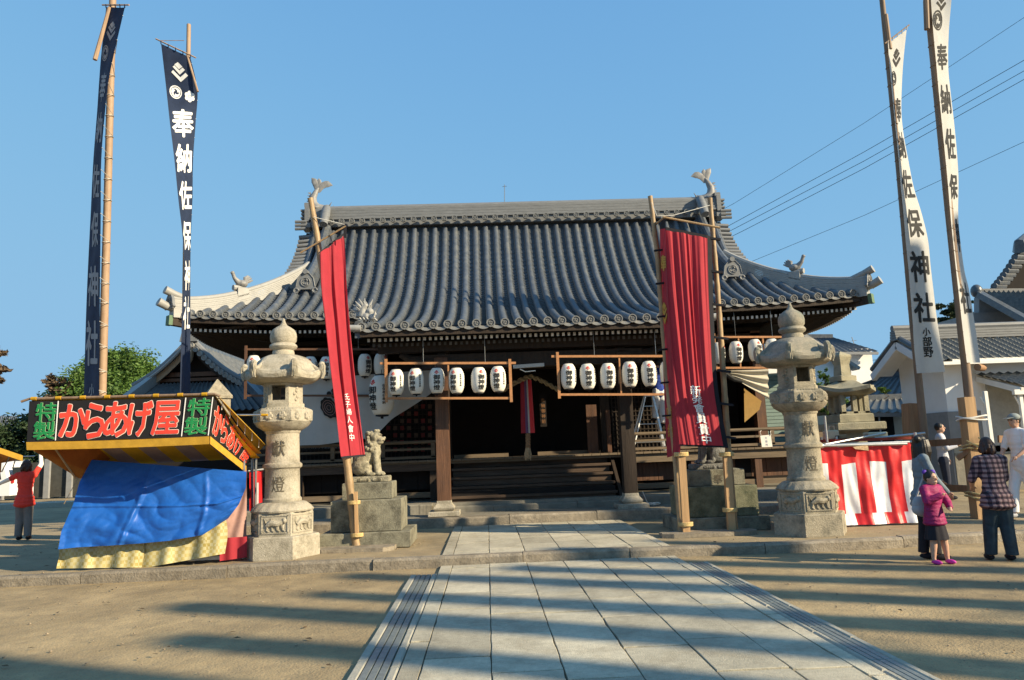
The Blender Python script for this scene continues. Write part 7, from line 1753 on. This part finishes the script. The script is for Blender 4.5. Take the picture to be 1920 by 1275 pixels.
tree(B0(-60, 30), [(P(-14, 662, 30), (.5, .4, .12)), (P(-10, 695, 30), (.6, .4, .15)), (P(-8, 712, 30), (.5, .4, .12)), (P(-60, 690, 30), (1.2, .8, .8)), (P(-16, 650, 30), (.35, .3, .08))], m_pineb, 'pine tree whose branch tips reach in at the left edge', n=2600, leaf=.13, trunk_r=.2, seed=8, name='pine_tree')
tree(B0(1785, 38), [(P(1775, 578, 38), (.85, .7, .28)), (P(1798, 570, 38), (.7, .6, .3)), (P(1785, 596, 38), (1.1, .8, .3)), (P(1770, 604, 38), (.6, .6, .25)), (P(1812, 598, 38), (.9, .8, .3)), (P(1800, 640, 38), (1.2, .9, .8))], m_pine, 'dark cloud-pruned pine behind the storehouse between the two white banners', n=5000, leaf=.12, trunk_r=.2, seed=9, name='pine_tree')
tree(B0(1556, 24), [(P(1556, 725, 24), (.45, .4, .5)), (P(1545, 700, 24), (.25, .25, .2)), (P(1568, 748, 24), (.4, .4, .35)), (P(1550, 765, 24), (.35, .3, .3))], m_leaf, 'thin young tree between the two right stone lanterns', n=2600, leaf=.045, trunk_r=.03, seed=10, name='young_tree')
tree(V(P(1662, 735, 15.2).x, 15.3, P(1662, 738, 15.2).z-.1), [(P(1658, 731, 15.2), (.14, .12, .07))], m_leaf, 'tuft of green weed sprouting on the cap of the old stone lantern', cat='weed', n=140, leaf=.05, trunk_r=.008, seed=11, name='weed')

# ---------------------------------------------------------------- wires, aerials
WL = [((1240, 455), (1377, 381), (1620, 231), (1920, 33), (2300, -240)), ((1240, 492), (1389, 411), (1620, 285), (1920, 113), (2300, -120)), ((1240, 500), (1392, 421), (1620, 302), (1920, 133), (2300, -100)), ((1240, 508), (1395, 432), (1620, 316), (1920, 149), (2300, -80)), ((1240, 556), (1415, 488), (1620, 404), (1920, 266), (2300, 80))]
for i, pts in enumerate(WL):
    mb = MB(); mb.tube([P(a, b, lerp(46, 30, (a-1240)/1060)) for a, b in pts], .016 if i in (1, 2, 3) else .012, 5)
    tag(mb.build('power_line', m_ropeb), ['highest', 'second', 'third', 'fourth', 'lowest'][i]+' power line crossing the sky at the upper right', 'power line', 'power lines at the upper right')
for i, (py0, py1) in enumerate(((675, 668), (684, 677))):
    mb = MB(); mb.tube([P(1560, py0+6, 36), P(1640, py0, 36), P(1700, py1, 36)], .012, 4); tag(mb.build('power_line', m_ropeb), ['upper', 'lower'][i]+' short wire running low between the far houses', 'power line')
mb = MB(); mb.tube([P(946, 395, 30), P(946, 346, 30)], .018, 6); o = tag(mb.build('aerial', m_steel), 'thin aerial mast rising behind the middle of the shrine ridge', 'aerial'); mb = MB(); mb.tube([P(942, 350, 30), P(950, 349, 30)], .012, 5); mb.build('cross_arm', m_steel, o)
mb = MB(); mb.tube([P(1604, 652, 35), P(1597, 632, 35)], .02, 5); o = tag(mb.build('aerial', m_steel), 'small bent aerial on the roof of the far dark-roofed house', 'aerial'); mb = MB(); mb.tube([P(1593, 640, 35), P(1606, 638, 35)], .012, 5); mb.build('cross_arm', m_steel, o)

# ---------------------------------------------------------------- unseen bare trunks, added out of view to band the yard with shade
hd_ = Vector((SD.x, SD.y, 0)).normalized(); pn = V(-hd_.y, hd_.x, 0)
rnd = random.Random(21); DU = 9.5
for i, (w, rr, hh) in enumerate([(2.9, .36, 8.8), (3.8, .38, 9.6), (5.0, .29, 7.7), (6.1, .30, 8.3), (7.2, .27, 7.9), (8.3, .28, 7.9), (9.3, .25, 6.9), (10.25, .27, 7.0), (11.3, .22, 6.4), (14.6, .34, 9.2), (15.8, .38, 9.4)]):
    c = pn*w+hd_*(rnd.uniform(10.2, 11.0)+DU); H = hh+DU*math.tan(R(SUN_EL)); mb = MB(); n_ = 14; a1, a2 = rnd.uniform(0, 6), rnd.uniform(0, 6)
    mb.tube([(c.x+.10*sin(k*.9+a1)*(k > 0), c.y+.10*sin(k*.7+a2)*(k > 0), -.05+H*k/n_) for k in range(n_+1)], [rr*(1.15-.25*k/n_)*rnd.uniform(.92, 1.08) for k in range(n_+1)], 12)
    for k in range(5):
        z_ = H*rnd.uniform(.55, .98); a_ = rnd.uniform(0, 6.3); mb.tube([(c.x, c.y, z_), (c.x+.7*cos(a_), c.y+.7*sin(a_), z_+.25)], [.07, .02], 6)
    tag(mb.build('bare_pine_tree', m_bark, smooth=True), 'tall bare pine with short branch stubs in the row right of the yard', 'tree', 'pines right of the yard')
bpy.context.view_layer.update()
